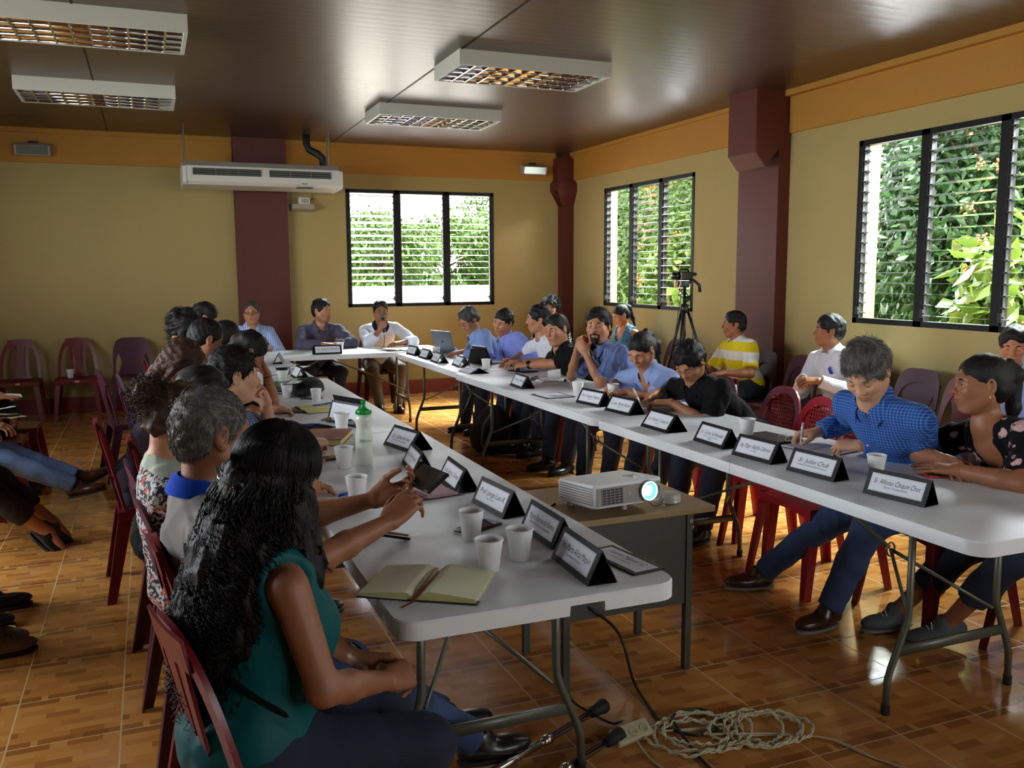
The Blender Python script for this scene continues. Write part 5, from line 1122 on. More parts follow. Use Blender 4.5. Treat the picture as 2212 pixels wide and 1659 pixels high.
def long_curls():
    """the foreground woman's waist-length wet-look curls"""
    p=PP[1]; O,A,s=p['O'],p['A'],p['s']; root=p['root']; up=V3(0,0,1)
    bk=-A[0]*.55-V3(1,0,0)*.45; bk[2]=0; bk=unit(bk); sd=np.cross(up,bk)
    c0=O+bk*.045-up*.02; c1=O+bk*.095-up*.16; c2=O+bk*.155-up*.30-V3(0,.0,0); c3=O+bk*.180-up*.385
    pr=[cap(c0,c1,.088,.112,.05),cap(c1,c2,.112,.120,.04,flat=(bk,.7)),cap(c2,c3,.118,.075,.04,flat=(bk,.62)),cap(O-up*.02-sd*.06+A[0]*.0,O-up*.17-sd*.085+A[0]*.03,.03,.03,.03),cap(O-up*.02+sd*.07,O-up*.20+sd*.11+A[0]*.01,.035,.035,.03)]
    P,F=surf(pr,.0055,folds(5,.007,60,(1,1,.5),7)); parts=[(P,F)]; rng=np.random.default_rng(3); lines=[]
    # each curl hangs from the crown over the hair mass
    spine=np.array([O+up*.06,c0,c1,c2,c3]); rad=np.array([.088,.104,.122,.128,.085]); fl=np.array([1,1,.85,.72,.62])
    rng0=rng.uniform(-.1,.35,1000)
    for i in range(950):
        t0=rng.uniform(.55,2.4); L=rng.uniform(1.5,3.0); th=rng.uniform(-2.35,2.35) ; ph=rng.uniform(0,6.3); w=rng.uniform(15,23); am=rng.uniform(.005,.009); pts=[]; of=rng.uniform(-.004,.010)
        for k in range(88):
            t=min(t0+L*k/87,4.0+rng0[i]); i0=min(int(t),3); q=t-i0; C=spine[i0]*(1-q)+spine[i0+1]*q; r=np.interp(t,range(5),rad)+of; f=np.interp(t,range(5),fl)
            a=th+.10*math.sin(ph+t*3); pos=C+(bk*math.cos(a)*f+sd*math.sin(a))*r 
            g=am*min(1,max(0,(t-.9))*1.2); pos=pos+(bk*math.cos(w*t*1.3+ph)+up*.6*math.sin(w*t*1.3+ph)+sd*math.sin(w*t*1.3+ph))*g; pts.append(pos)
        lines.append(pts)
    for i in range(260): # loose tendrils at the sides and the hem
        a=rng.uniform(-2.6,2.6); t=rng.uniform(1.2,4.0); i0=min(int(t),3); q=t-i0; C=spine[i0]*(1-q)+spine[min(i0+1,4)]*q; r=np.interp(t,range(5),rad); f=np.interp(t,range(5),fl); st=C+(bk*math.cos(a)*f+sd*math.sin(a))*r; o=unit(st-C); ph=rng.uniform(0,6); pts=[]
        for k in range(26): pts.append(st+o*(.002*k**.6)-up*.0052*k+(sd*math.cos(k*.75+ph)+o*math.sin(k*.75+ph))*.008)
        lines.append(pts)
    parts.append(tubes3(lines,.0014,.0008)); 
    # sleek strands over the crown
    lines=[]
    for i in range(1500):
        th=rng.uniform(-2.4,2.4); pts=[]; e0=rng.uniform(.15,.9)
        for k in range(12):
            el=e0+(k/11)*.95; x=math.cos(th); y=math.sin(th); d=(-A[0]*x+A[1]*y)*math.sin(el)+A[2]*math.cos(el); pts.append(O-A[0]*.012+A[2]*.032+(A[0]*(d@A[0])*.107+A[1]*(d@A[1])*.0875+A[2]*(d@A[2])*.0965)+d*(.0012*math.sin(i)))
        lines.append(pts)
    parts.append(tubes3(lines,.0010,.0007)); V,F=joinm(parts); h=meshobj('curly_hair',V,F,'hair_black',root,True)
    m=MB(); a=O+bk*.112-sd*.065+up*.03; b=O+bk*.128+sd*.045+up*.005; m.tube([tuple(a),tuple((a+b)/2+bk*.012),tuple(b)],.0045,8,flat=.6); o=m.obj('hair_clip','chrome',root,True)
mat('chrome',(210,210,214),.03,20,rough=.12,metal=1.0)
long_curls()
def sleeve_details():
    # round badge on the near sleeve of the uniform, wristwatch, shoulder tabs
    mat('badge_yellow',(206,210,96),.1,60,rough=.6); mat('watch_black',(16,16,18),.1,40,rough=.25)
    p=PP[18]; S,Eb,W2,hd=p['arms'][-1]; d=unit(Eb-S); out=unit(np.cross(d,V3(1,0,.25))); out=out if out[1]<0 else -out; c=S+d*.12+out*.062
    T=Matrix.Translation(Vector(c))@Vector(out).to_track_quat('Z','Y').to_matrix().to_4x4()
    m=MB(); pts=[((.031 if k%2 else .027)*math.cos(math.pi*k/12),(.031 if k%2 else .027)*math.sin(math.pi*k/12),0) for k in range(24)]; m.prism(pts,(0,0,.003),T=T); b=m.obj('sleeve_badge','badge_yellow',p['root'])
    m=MB(); m.lathe([(.017,.003),(.020,.0045),(.020,.003)],(0,0,0),18,T=T); m.obj('badge_ring','watch_black',b)
    for q in (-1,1):
        c=p['at'](.93)+p['lat']*q*.12+V3(0,0,.035); m=MB(); m.box((-.018,-.05,-.004),(.018,.05,.004),T=Matrix.Translation(Vector(c))@Matrix.Rotation(R(6),4,'Z')); e=m.obj('shoulder_tab','black_cloth',p['root'])
        m=MB(); m.box((-.019,-.03,.003),(.019,-.025,.0055),T=Matrix.Translation(Vector(c))); m.box((-.019,-.015,.003),(.019,-.010,.0055),T=Matrix.Translation(Vector(c))); m.obj('tab_stripe','badge_yellow',e)
    d=unit(W2-Eb); c=W2-d*.03; T=Matrix.Translation(Vector(c))@Vector(d).to_track_quat('Z','Y').to_matrix().to_4x4(); m=MB(); m.lathe([(.027,-.011),(.0305,-.010),(.0305,.010),(.027,.011)],(0,0,0),20,T=T); w=m.obj('wristwatch','watch_black',p['root'])
    nrm=unit(V3(-.5,-.5,.8)-d*(V3(-.5,-.5,.8)@d)); T=Matrix.Translation(Vector(c+nrm*.028))@Vector(nrm).to_track_quat('Z','Y').to_matrix().to_4x4(); m=MB(); m.lathe([(0,.008),(.017,.008),(.020,.004),(.020,0)],(0,0,0),20,T=T); m.obj('watch_case','watch_black',w)
    # phone in a pocket, pens in a pocket, wedding ring, seat strap
    p=PP[16]; q=p['at'](.66)+p['fw']*.128+p['lat']*.075; T=Matrix.Translation(Vector(q))@Vector(p['fw']).to_track_quat('Z','Y').to_matrix().to_4x4(); m=MB(); m.box((-.034,-.045,0),(.034,.045,.008),T=T,bev=.003); m.obj('pocket_phone','watch_black',p['root'])
    p=PP[25]; q=p['at'](.70)+p['fw']*.128+p['lat']*.07; m=MB()
    for i in range(3): a=q+p['lat']*(.012*i-.012); m.tube([tuple(a-p['sp']*.02),tuple(a+p['sp']*(.03+.006*i)+p['fw']*.006)],.004,6)
    m.obj('pocket_pens','pen_blue',p['root'],True)
    p=PP[1]; m=MB(); at,fw,lat,sp=p['at'],p['fw'],p['lat'],p['sp']; pts=[]
    for k in range(22):
        t=k/21; a=R(-150+190*t); z=.62-.50*t; pts.append(tuple(at(max(z,.10))+fw*math.cos(a)*-.0-fw*.135*math.cos(R(-20+150*t))*1.0-lat*.155*math.sin(R(-20+150*t)))) 
    m.tube(pts,.007,6,flat=.5); m.obj('bag_strap','black_cloth',p['root'],True)
mat('pen_blue',(24,52,180),.05,20,rough=.3)
sleeve_details()
# ---------------------------------------------------------------- things on the tables
mat('card_black',(13,13,15),.15,60,rough=.5,spec=.3); mat('paper_white',(226,228,238),.02,20,rough=.7); mat('ink',(24,24,30),.1,50,rough=.8); mat('foam_white',(226,226,224),.02,60,.15,500,rough=.6)
mat('page_cream',(232,230,196),.03,12,rough=.8); mat('page_edge',(186,182,120),.15,200,rough=.8); mat('leather_plum',(44,22,34),.1,40,rough=.5); mat('ribbon_brown',(120,62,42),.05,40,rough=.6); mat('leather_brown',(128,66,44),.12,30,.3,150,rough=.45); mat('pad_yellow',(228,226,150),.03,12,rough=.8)
mat('phone_black',(12,12,14),.05,30,rough=.18); mat('screen_dark',(10,14,20),.3,14,rough=.06); mat('pen_silver',(206,206,210),.05,30,rough=.3,metal=.3); mat('green_folder',(36,120,62),.08,20,rough=.4); mat('green_light',(150,224,80),.06,20,rough=.4); mat('cap_black',(18,18,20),.1,40,.4,250,rough=.8)
mat('bottle_green',(18,150,52),.05,20,rough=.3); mat('text_green',(60,130,70),.05,20,rough=.6); mat('laptop_grey',(112,118,130),.04,20,rough=.35,metal=.6); mat('red_case',(190,40,60),.05,20,rough=.4); mat('pink_page',(232,190,196),.06,25,rough=.8); mat('rule_grey',(150,148,130),.1,50,rough=.8)
def bottle_mat():
    m,n,b=nt('bottle_plastic'); b.inputs['Base Color'].default_value=srgb(222,230,216); setp(b,rough=.3,sss=.3); b.inputs['Subsurface Radius'].default_value=(.02,.02,.02)
bottle_mat()
TZ=.74
def name_card(x,y,ang,lines,label,w=.245,dep=.095,h=.088,mirror=False,op=None,group='standing black-framed name cards'):
    """ridge tent; (x,y) = middle of the front base edge; ang = direction the front faces"""
    root=empty('name_card',(x,y,TZ),R(ang)); tag(root,label,'name card',group); sl=math.hypot(dep/2,h); th=.0035; a=math.atan2(h,dep/2)
    # local: front edge at x=0 runs along y, depth goes to -x. front normal +x side
    T1=Matrix.Translation((0,0,0))@Matrix.Rotation(-a,4,'Y')@Matrix.Rotation(math.pi,4,'Z')  # plane x->up the slope
    def panel(T):
        m=MB(); m.box((0,-w/2,-th),(sl,w/2,0),T=T); return m
    # build explicit basis: e1 up the slope, e2 across, e3 outward
    def basis(o,e1,e2,e3): m=Matrix((e1,e2,e3)).transposed().to_4x4(); m.translation=o; return m
    e1=Vector((-dep/2,0,h)).normalized(); e3=Vector((h,0,dep/2)).normalized(); F=basis(Vector((0,0,.001)),e1,Vector((0,1,0)),-Vector((0,1,0)).cross(e1) if False else e1.cross(Vector((0,1,0))))
    e3=F.to_3x3().col[2]; sgn=1 if e3.x>0 else -1
    m=MB(); m.box((0,-w/2,-.0015),(sl,w/2,.0015),T=F); m.obj('front_panel','card_black',root,local=True)
    b1=Vector((dep/2,0,h)).normalized(); B=basis(Vector((-dep,0,.001)),b1,Vector((0,1,0)),b1.cross(Vector((0,1,0))))
    m=MB(); m.box((0,-w/2,-.0015),(sl,w/2,.0015),T=B); m.obj('back_panel','card_black',root,local=True)
    m=MB(); m.box((-dep,-w/2,.0),(0,w/2,.0012)); m.obj('base','card_black',root,local=True)
    p=MB(); z=.0017*sgn; p.box((.017,-w/2+.017,min(z,z+.0006*sgn)),(sl-.014,w/2-.017,max(z,z+.0006*sgn)),T=F); pp=p.obj('paper','paper_white',root,local=True)
    if lines:
        t=MB()
        for txt,sz,v,sh in lines:
            vs_,fs=text_mesh(txt,sz,sh)
            wmax=max(q[0] for q in vs_)-min(q[0] for q in vs_) if vs_ else 1; k=min(1,(w-.060)/wmax)
            # reading direction: left to right seen from outside (+x): runs along +y
            t.add([(v+q[1],q[0]*k,(z+.0008*sgn)) for q in vs_],fs,T=F)
        # thin double frame line
        q0,q1,r0,r1=.0195,sl-.0165,-w/2+.0195,w/2-.0195; e=.0006; zz=(z+.0008*sgn)
        for a_,b_ in (((q0,r0),(q0+e,r1)),((q1-e,r0),(q1,r1)),((q0,r0),(q1,r0+e)),((q0,r1-e),(q1,r1))): t.add([(a_[0],a_[1],zz),(b_[0],a_[1],zz),(b_[0],b_[1],zz),(a_[0],b_[1],zz)],[(0,1,2,3)],T=F)
        t.obj('lettering','ink',pp,local=True)
    return root
def NM(name,sub,sz=.026,s2=.0085,sub2=None):
    l=[(name,sz,.047 if sub else .040,.32)]
    if sub: l.append((sub,s2,.034,0))
    if sub2: l.append((sub2,s2,.024,0))
    return l
def mid(a,b): return ((a[0]+b[0])/2,(a[1]+b[1])/2)
def cards():
    # left row, printed faces turned to the seated people (towards -x)
    for (a,b,ln,lab,dep) in (((1.014,2.215),(1.003,1.965),NM('Sra. Marta Alicia Maquin','Organizaciones de Mujeres'),'name card nearest the camera beside the flat plastic-wrapped one',.085),
      ((1.049,2.524),(1.046,2.279),NM('Mayra Raymundo Ramos','ORGANIZACIONES de TRABAJADORES'),'name card between the nearest one and the projector, behind two cups',.08),
      ((1.012,2.882),(1.034,2.634),NM('Prof. Jorge Luis R.','Repr. COMG´S'),'name card just beyond the cup with the phone under it',.085),
      ((1.005,3.262),(.994,3.019),NM('Licda. Ramon L. Gómez','BIPEM'),'name card right behind the raised phone',.095),
      ((.958,3.616),(.935,3.366),NM('Ing. Otto René López R.','INAB'),'name card standing turned, overlapping the wide one near the bottle',.09),
      ((.985,4.045),(1.04,3.808),NM('Sr. Gilberto Sec','ORGANIZACIONES CAMPESINAS'),'wide name card between the green-topped bottle and the table edge',.125),
      ((.995,7.09),(1.002,6.845),None,'small pale name card on the far left table',.10),((1.03,8.30),(.98,8.06),None,'furthest name card of the left row',.09)):
        m=mid(a,b); ang=math.degrees(math.atan2(b[1]-a[1],b[0]-a[0]))-90; name_card(m[0],m[1],ang,ln,lab,dep=dep)
    for (a,b,ln,lab,dep) in (((2.362,2.445),(2.403,2.203),NM('Sr. Alfonso Chiquin Choc','Sector Cooperativas',.026,.011),'name card in front of the floral blouse',.08),
      ((2.356,2.859),(2.38,2.614),NM('Sr. Julián Chub','PUEBLO INDIGENA MAYA POCOMCHI'),'name card in front of the blue-shirted writer',.085),
      ((2.341,3.20),(2.359,2.965),NM('Ing. Edgar Adolfo Cabrera','CODEDE'),'name card left of the writer, by the folded glasses',.095),
      ((2.374,3.555),(2.366,3.31),NM('Lic. Carlos Aj Alvarado','PETEN, POQUEÑA Y MEDIANA','.026' and .026,.0085,'EMPRESA'),'name card behind the short cup on the near right table',.10),
      ((2.345,4.001),(2.349,3.75),NM('Lic. Fausto S. Esquivel','MINECO'),'low wide name card at the joint of the two right tables',.125),
      ((2.424,4.545),(2.45,4.305),NM('Licda. Perla Euler','SEPREM'),'name card in front of the bent woman in pale blue',.11),
      ((2.41,4.895),(2.445,4.655),NM('Prof. Celestino Vásquez','MINEDUC'),'name card before the cup beside the goateed man',.10),
      ((2.355,5.851),(2.342,5.607),NM('Carlos A. Gómez','MAGA'),'lone name card on the middle right table',.10),
      ((2.415,7.36),(2.40,7.12),NM('Ing. Garcia','INE'),'name card leaning beside the tablet',.11),((2.34,7.76),(2.328,7.515),NM('Lic. Morales',''),'name card second from the closed laptop lid',.11),
      ((2.343,8.15),(2.346,7.905),NM('Lic. Lopez',''),'name card right in front of the foam cup at the laptop',.09),((2.334,8.55),(2.35,8.32),NM('Lic. Ruiz',''),'furthest name card of the right row by the laptop',.08)):
        if ln and ln[1:] and not ln[1][0]: ln=ln[:1]
        m=mid(a,b); ang=math.degrees(math.atan2(b[1]-a[1],b[0]-a[0]))-90; name_card(m[0],m[1],ang,ln,lab,dep=dep)
    name_card(1.62,8.86,-90,NM('Lic. Erick R. Chiriboy','CORPORACION MUNICIPAL'),'name card on the head table in front of the grey shirt',w=.28)
    # half collapsed card
    name_card(2.31,6.73,182,NM('Ing. Mario Reyes C.','CONRED'),'half collapsed name card at the joint of the far right tables',dep=.17,h=.045)
cards()
def flat_card(cx,cy,ang,w,d,label,z=TZ,two=False,txt=None,tilt=0,wrap=False):
    root=empty('flat_name_card',(cx,cy,z),R(ang)); root.rotation_euler=(R(tilt),0,R(ang)); tag(root,label,'name card','name cards lying flat')
    m=MB(); m.box((-w/2,-d/2,.0005),(w/2,d/2,.004)); m.obj('board','card_black',root,local=True)
    for (a,b) in ([(-w/2+.014,w/2-.014)] if not two else [(-w/2+.012,-.006),(.006,w/2-.012)]):
        m=MB(); m.box((a,-d/2+.014,.004),(b,d/2-.014,.0048)); pp=m.obj('paper','paper_white',root,local=True)
        if txt:
            t=MB()
            for s_,sz,yy,sh in txt:
                v,f=text_mesh(s_,sz,sh); k=min(1,(b-a-.01)/(max(q[0] for q in v)-min(q[0] for q in v))); t.add([((a+b)/2+q[0]*k,yy+q[1],.0052) for q in v],f)
            t.obj('lettering','ink',pp,local=True)
    if wrap:
        m=MB(); rng=random.Random(4)
        rows=[[(-w/2-.004+(w+.008)*i/14,-d/2-.003+(d+.006)*j/8,.0055+.0016*rng.random()) for i in range(15)] for j in range(9)]; m.grid(rows); m.obj('plastic_sleeve','clear_plastic',root,local=True)
def clear_mat():
    m,n,b=nt('clear_plastic'); n.nodes.remove(b); t=nd(n,'ShaderNodeBsdfTransparent'); g=nd(n,'ShaderNodeBsdfGlossy',Roughness=.12); x=nd(n,'ShaderNodeMixShader'); x.inputs[0].default_value=.07; n.links.new(t.outputs[0],x.inputs[1]); n.links.new(g.outputs[0],x.inputs[2]); n.links.new(x.outputs[0],n.nodes['Material Output'].inputs[0])
clear_mat()
flat_card(1.19,2.115,-82,.24,.105,'plastic-wrapped name card lying flat at the near table corner',txt=[('Laura Miguel C.',.026,.008,.32),('GRUPOS CAMPESINOS',.009,-.014,0)],wrap=True)
flat_card(2.405,5.22,-88,.24,.20,'opened name card lying flat beside the cup on the middle right table',txt=[('Lic. Ana Gil',.020,.0,.3)])
flat_card(.86,5.93,70,.25,.11,'name card lying tilted across a foam cup',z=.829,tilt=-3,txt=[('Lic. Perez',.022,0,.3)])
flat_card(.80,6.15,84,.22,.16,'name card frame lying on the papers by the lidded cup',txt=None)
flat_card(1.14,7.70,60,.26,.17,'loose white name card at the inner edge of the far left table',txt=[('Lic. Cruz',.024,0,.3)])
flat_card(.93,7.35,80,.3,.2,'black tablet-like frame with white sheets on the far left table',two=True)
def leaning_card():
    root=empty('name_card',(.91,4.67,TZ),R(-67)); tag(root,'large name card leaning with its blank side to the camera, behind the bottle','name card','standing black-framed name cards')
    T=Matrix.Rotation(R(-18),4,'X'); m=MB(); m.box((-.135,-.002,0),(.135,.002,.125),T=T); m.obj('front_panel','card_black',root,local=True)
    for s in (1,-1):
        m=MB(); m.box((-.118,min(.002*s,.0028*s),.014),(.118,max(.002*s,.0028*s),.112),T=T); m.obj('paper','paper_white',root,local=True)
    m=MB(); m.prism([(.135,.0,.0),(.135,.09,.0),(.135,.038,.122)],(-.27,0,0)); 
    m=MB(); m.box((-.135,.085,0),(.135,.088,.125),T=Matrix.Translation((0,.0,0))@Matrix.Rotation(R(18),4,'X')@Matrix.Translation((0,0,0))); m.obj('back_panel','card_black',root,local=True)
leaning_card()
def cup(x,y,label,z=TZ,s=1.0,lid=False,lying=None,group='white foam cups',dup={}):
    if 'p' not in dup:
        r=empty('foam_cup'); m=MB(); m.lathe([(0,.001),(.026,.001),(.0275,.004),(.0345,.062),(.0362,.068),(.0375,.086),(.0398,.0865),(.0402,.0895),(.0385,.0915),(.0372,.0905),(.0352,.072),(.0335,.064),(.0262,.008),(0,.007)],seg=32); smooth_angle(m.obj('cup_body','foam_white',r,local=True),40); dup['p']=r; c=r
    else: c=copy_tree(dup['p'])
    c.location=(x,y,z); c.scale=(s,s,s); c.rotation_euler=(0,0,0); tag(c,label,'cup',group)
    if lying: c.rotation_euler=lying; 
    if lid:
        m=MB(); m.lathe([(0,.098),(.036,.098),(.038,.094),(.042,.092),(.042,.086)],seg=28); m.box((-.045,-.02,.0985),(.055,.02,.102)); l=m.obj('dark_lid','card_black',c,True,True)
    return c
cup(.865,2.469,'foam cup standing against the black phone on the near table'); cup(.813,2.178,'foam cup closest to the open diary, slightly tinted inside'); cup(.927,2.236,'foam cup between the diary cup and the second name card')
cup(.645,3.06,'foam cup beside the blue pen and the spiral notebook'); cup(.711,3.61,'foam cup left of the green-topped bottle'); cup(.880,4.50,'foam cup in front of the leaning blank card',s=1.02); cup(.94,5.60,'short foam cup beside the black cap',s=.9)
cup(.885,6.73,'foam cup with a dark lid on the far left table',lid=True,s=1.05); cup(.80,5.88,'foam cup half hidden under a tilted name card')
cup(2.605,2.63,'foam cup in front of the floral blouse, short',s=.95); cup(2.66,3.52,'foam cup behind the card on the near right table'); cup(2.715,4.975,'foam cup in front of the bent woman in pale blue'); cup(2.555,5.16,'foam cup beside the card of the goateed man')
cup(2.55,6.86,'foam cup in front of the uniformed man'); cup(1.808,9.20,'foam cup on the head table beside the grey shirt'); cup(2.53,8.17,'foam cup behind the name cards at the laptop'); cup(-.83,10.60,'foam cup left on the maroon chair seat by the back wall',z=.437)
cup(2.70,5.95,'foam cup lying on its side on a small white tray',z=.792,lying=(R(90),0,R(70)))
def tray():
    m=MB(); m.box((2.62,5.88,TZ+.001),(2.76,6.0,TZ+.012),bev=.004); o=m.obj('foam_tray','foam_white'); tag(o,'small white foam tray under the fallen cup','tray')
    m=MB(); m.tube([(2.60,6.02,TZ+.012),(2.66,6.06,TZ+.016)],.014,8); m.tube([(2.78,5.83,TZ+.012),(2.80,5.86,TZ+.014)],.010,8); o=m.obj('plum_pits','card_black'); tag(o,'dark bits beside the foam tray','scraps',kind='stuff')
tray()
def bottle():
    x,y=.808,3.655; r=empty('sports_bottle',(x,y,TZ)); tag(r,'white squeeze bottle with a green cap and green print','bottle')
    m=MB(); m.lathe([(0,.001),(.030,.001),(.034,.006),(.0355,.03),(.037,.09),(.0375,.115),(.035,.135),(.0315,.150),(.0315,.158),(.0345,.172),(.0365,.19),(.0355,.203),(.031,.212),(.029,.214),(0,.214)],seg=40); smooth_angle(m.obj('bottle_body','bottle_plastic',r,local=True),50)
    m=MB(); m.lathe([(0,.214),(.0315,.214),(.0325,.217),(.0325,.229),(.030,.233),(.019,.236),(.0165,.238),(.0085,.250),(.008,.258),(.0105,.262),(.011,.270),(.007,.275),(0,.276)],seg=36)
    for k in range(28): a=2*math.pi*k/28; m.box((-.0012,-.0012,0),(.0012,.0012,.012),T=Matrix.Translation((.0325*math.cos(a),.0325*math.sin(a),.2165)))
    smooth_angle(m.obj('cap','bottle_green',r,local=True),40)
    v,f=text_mesh('Efiforest',.0165,0,'LEFT'); a0=math.radians(228); rr=.0382; t=MB(); t.add([(rr*math.cos(a0+q[0]/rr),rr*math.sin(a0+q[0]/rr),.100+q[1]) for q in v],f); t.obj('lettering','text_green',r,local=True)
bottle()
def slab(name,cx,cy,ang,w,d,h,matn,label,cat,z=TZ+.0005,bev=.001,group=None,tilt=(0,0),parent=None):
    r=empty(name,(cx,cy,z),R(ang)) if parent is None else parent; r.rotation_euler=(R(tilt[0]),R(tilt[1]),R(ang))
    tag(r,label,cat,group); m=MB(); m.box((-w/2,-d/2,0),(w/2,d/2,h),bev=bev); m.obj('sheets' if 'paper' in name else 'body',matn,r,local=True); return r
def phone(cx,cy,ang,label,z=TZ+.0005,tilt=(0,0),w=.075,d=.15,case='phone_black',group='phones and tablets'):
    r=empty('phone',(cx,cy,z),R(ang)); r.rotation_euler=(R(tilt[0]),R(tilt[1]),R(ang)); tag(r,label,'phone',group)
    m=MB(); m.box((-d/2,-w/2,0),(d/2,w/2,.009),bev=.003); m.obj('case',case,r,local=True); m=MB(); m.box((-d/2+.012,-w/2+.005,.009),(d/2-.012,w/2-.005,.0096)); m.obj('screen','screen_dark',r,local=True); return r
phone(.925,2.572,28,'black phone lying under the edge of a foam cup'); phone(2.845,2.53,-20,'phone in a red case beside the floral blouse',case='red_case'); phone(.715,5.20,5,'dark phone beside the yellow pad, left row'); phone(.875,4.62,-50,'dark phone on the brown book',z=TZ+.033); phone(.66,3.80,20,'phone half under the flat hand, left row',w=.07,d=.14)
phone(2.78,6.62,105,'black tablet case under the hands of the uniformed man',w=.15,d=.22)
phone(.745,2.52,100,'phone held up in both hands by the grey-haired man',z=.925,tilt=(-35,0),w=.085,d=.165); phone(.645,2.555,80,'black tablet cover leaning under the raised phone',z=TZ+.012,tilt=(12,0),w=.10,d=.05)
def pen(p,q,matn,label,r=.0042,cap='pen_silver'):
    root=empty('pen',p); tag(root,label,'pen','pens'); P,Q=Vector(p),Vector(q); m=MB(); m.tube([P.lerp(Q,t) for t in (0,.06,.1,.9,1)],[.001,.003,r,r,r*.7],8); m.obj('barrel',matn,root,True); m=MB(); m.tube([P.lerp(Q,.62),P.lerp(Q,1.02)],r*1.25,8); m.obj('pen_cap',cap,root,True)
pen((.70,3.22,TZ+.005),(.60,3.14,TZ+.005),'pen_blue','blue pen on the table beside a foam cup',cap='pen_blue')
def grip_pen(pid,side,L=.14,label='',matn='pen_silver',cap='pen_silver',tip=None,lean=(0,0,1)):
    hp,ax,W2,sd,tips=[h for h in PP[pid]['hands'] if h[3]==side][0]; a=(tips[0]+tips[4])/2; d=unit(V3(*lean)); p=a-d*.035; q=a+d*(L-.035); pen(tuple(p),tuple(q),matn,label,cap=cap)
grip_pen(26,1,.145,'silver pen held by the grey-haired writer',lean=(.05,-.05,1)); grip_pen(4,1,.14,'blue pen held upright by the man writing in the left row',matn='pen_blue',cap='pen_blue',lean=(-.45,.35,.85)); grip_pen(23,1,.14,'white pen held by the man in the black polo',lean=(-.2,.45,.8)); grip_pen(1,1,.14,'black pen in the lap of the long-haired woman',matn='card_black',cap='card_black',lean=(-.55,.55,.45))
pen((.70,4.62,TZ+.007),(.80,4.72,TZ+.007),'pen_blue','capped blue pen on the papers of the left row',cap='pen_blue'); pen((.86,5.28,TZ+.022),(1.0,5.36,TZ+.022),'pen_blue','blue pen lying across the yellow pad',cap='pen_blue')
def diary():
    x,y,a=.628,2.128,-33; r=empty('open_diary',(x,y,TZ),R(a)); tag(r,'open cream-paged diary with a brown ribbon at the near table corner','diary')
    W_,H_=.150,.215
    m=MB(); m.box((-W_-.004,-H_/2-.004,.0008),(W_+.004,H_/2+.004,.0045),bev=.0012); m.obj('cover','leather_plum',r,local=True)
    def prof(u,hm): return .005+hm*(math.sin(min(1,u/.22)*math.pi/2))*(1-.55*max(0,(u-.22)/.78)**1.2)
    for s,hm in ((-1,.016),(1,.021)):
        m=MB(); top=[];bot=[]
        for i in range(19):
            u=i/18; top.append((s*u*W_,prof(u,hm))); bot.append((s*u*(W_-.001),.0046))
        n=19; v=[(p[0],-H_/2,p[1]) for p in top]+[(p[0],H_/2,p[1]) for p in top]+[(p[0],-H_/2,p[1]) for p in bot]+[(p[0],H_/2,p[1]) for p in bot]; f=[];mi=[]
        for i in range(n-1):
            f.append((i,i+1,n+i+1,n+i)); mi.append(0); f.append((2*n+i,2*n+i+1,i+1,i)); mi.append(1); f.append((3*n+i,3*n+i+1,n+i+1,n+i)); mi.append(1)
        f.append((n-1,2*n-1,4*n-1,3*n-1)); mi.append(1)
        meshobj('pages',v,f,['page_cream','page_edge'],r,False,mi,local=True); pg=r.children[-1]
        t=MB()
        def put(txt,sz,u0,v0,sh=0):
            vv,ff=text_mesh(txt,sz,sh,'LEFT'); t.add([(u0+q[0],v0+q[1],prof(abs(u0+q[0])/W_,hm)+.0006) for q in vv],ff)
        if s<0:
            put('Septiembre 2019',.0065,-.128,.088); put('Lunes 30',.0055,-.128,.080)
            for k,w_ in enumerate(('Reunion COREDE','acta de la sesion','mesa de trabajo y','seguimiento')): put(w_,.0062,-.108+.004*(k%2),.068-.0105*k,.3)
            for k in range(14): put('%02d'%(7+k) if k<3 else '-',.0045,-.139,.068-.0105*k)
            put('. . . . . . . . . . . . . . . . . . . . . . .',.006,-.13,-.100)
        else: put('Septiembre/Octubre 2019',.0065,.060,.090); put('Semana 40',.0055,.092,.080); put('Notas . . . . . . . . . . . . . . . . .',.006,.02,-.100)
        t.obj('lettering','rule_grey',pg,local=True)
    m=MB(); m.box((-.158,-.112,.0046),(-.02,.100,.0052),T=Matrix.Rotation(R(-2),4,'Z')); m.box((.03,-.095,.0046),(.162,.118,.0052),T=Matrix.Rotation(R(3),4,'Z')); m.obj('loose_sheet','paper_white',r,local=True)
    m=MB(); pts=[(-.006,.105,.014),(-.004,.05,.0205),(-.001,0,.0215),(.001,-.06,.020),(-.002,-.108,.014),(-.006,-.125,.004),(-.022,-.160,.0022)]; m.grid([[(p[0]-.0042,p[1],p[2]),(p[0]+.0042,p[1],p[2])] for p in pts],.0008); m.obj('ribbon','ribbon_brown',r,local=True)
diary()
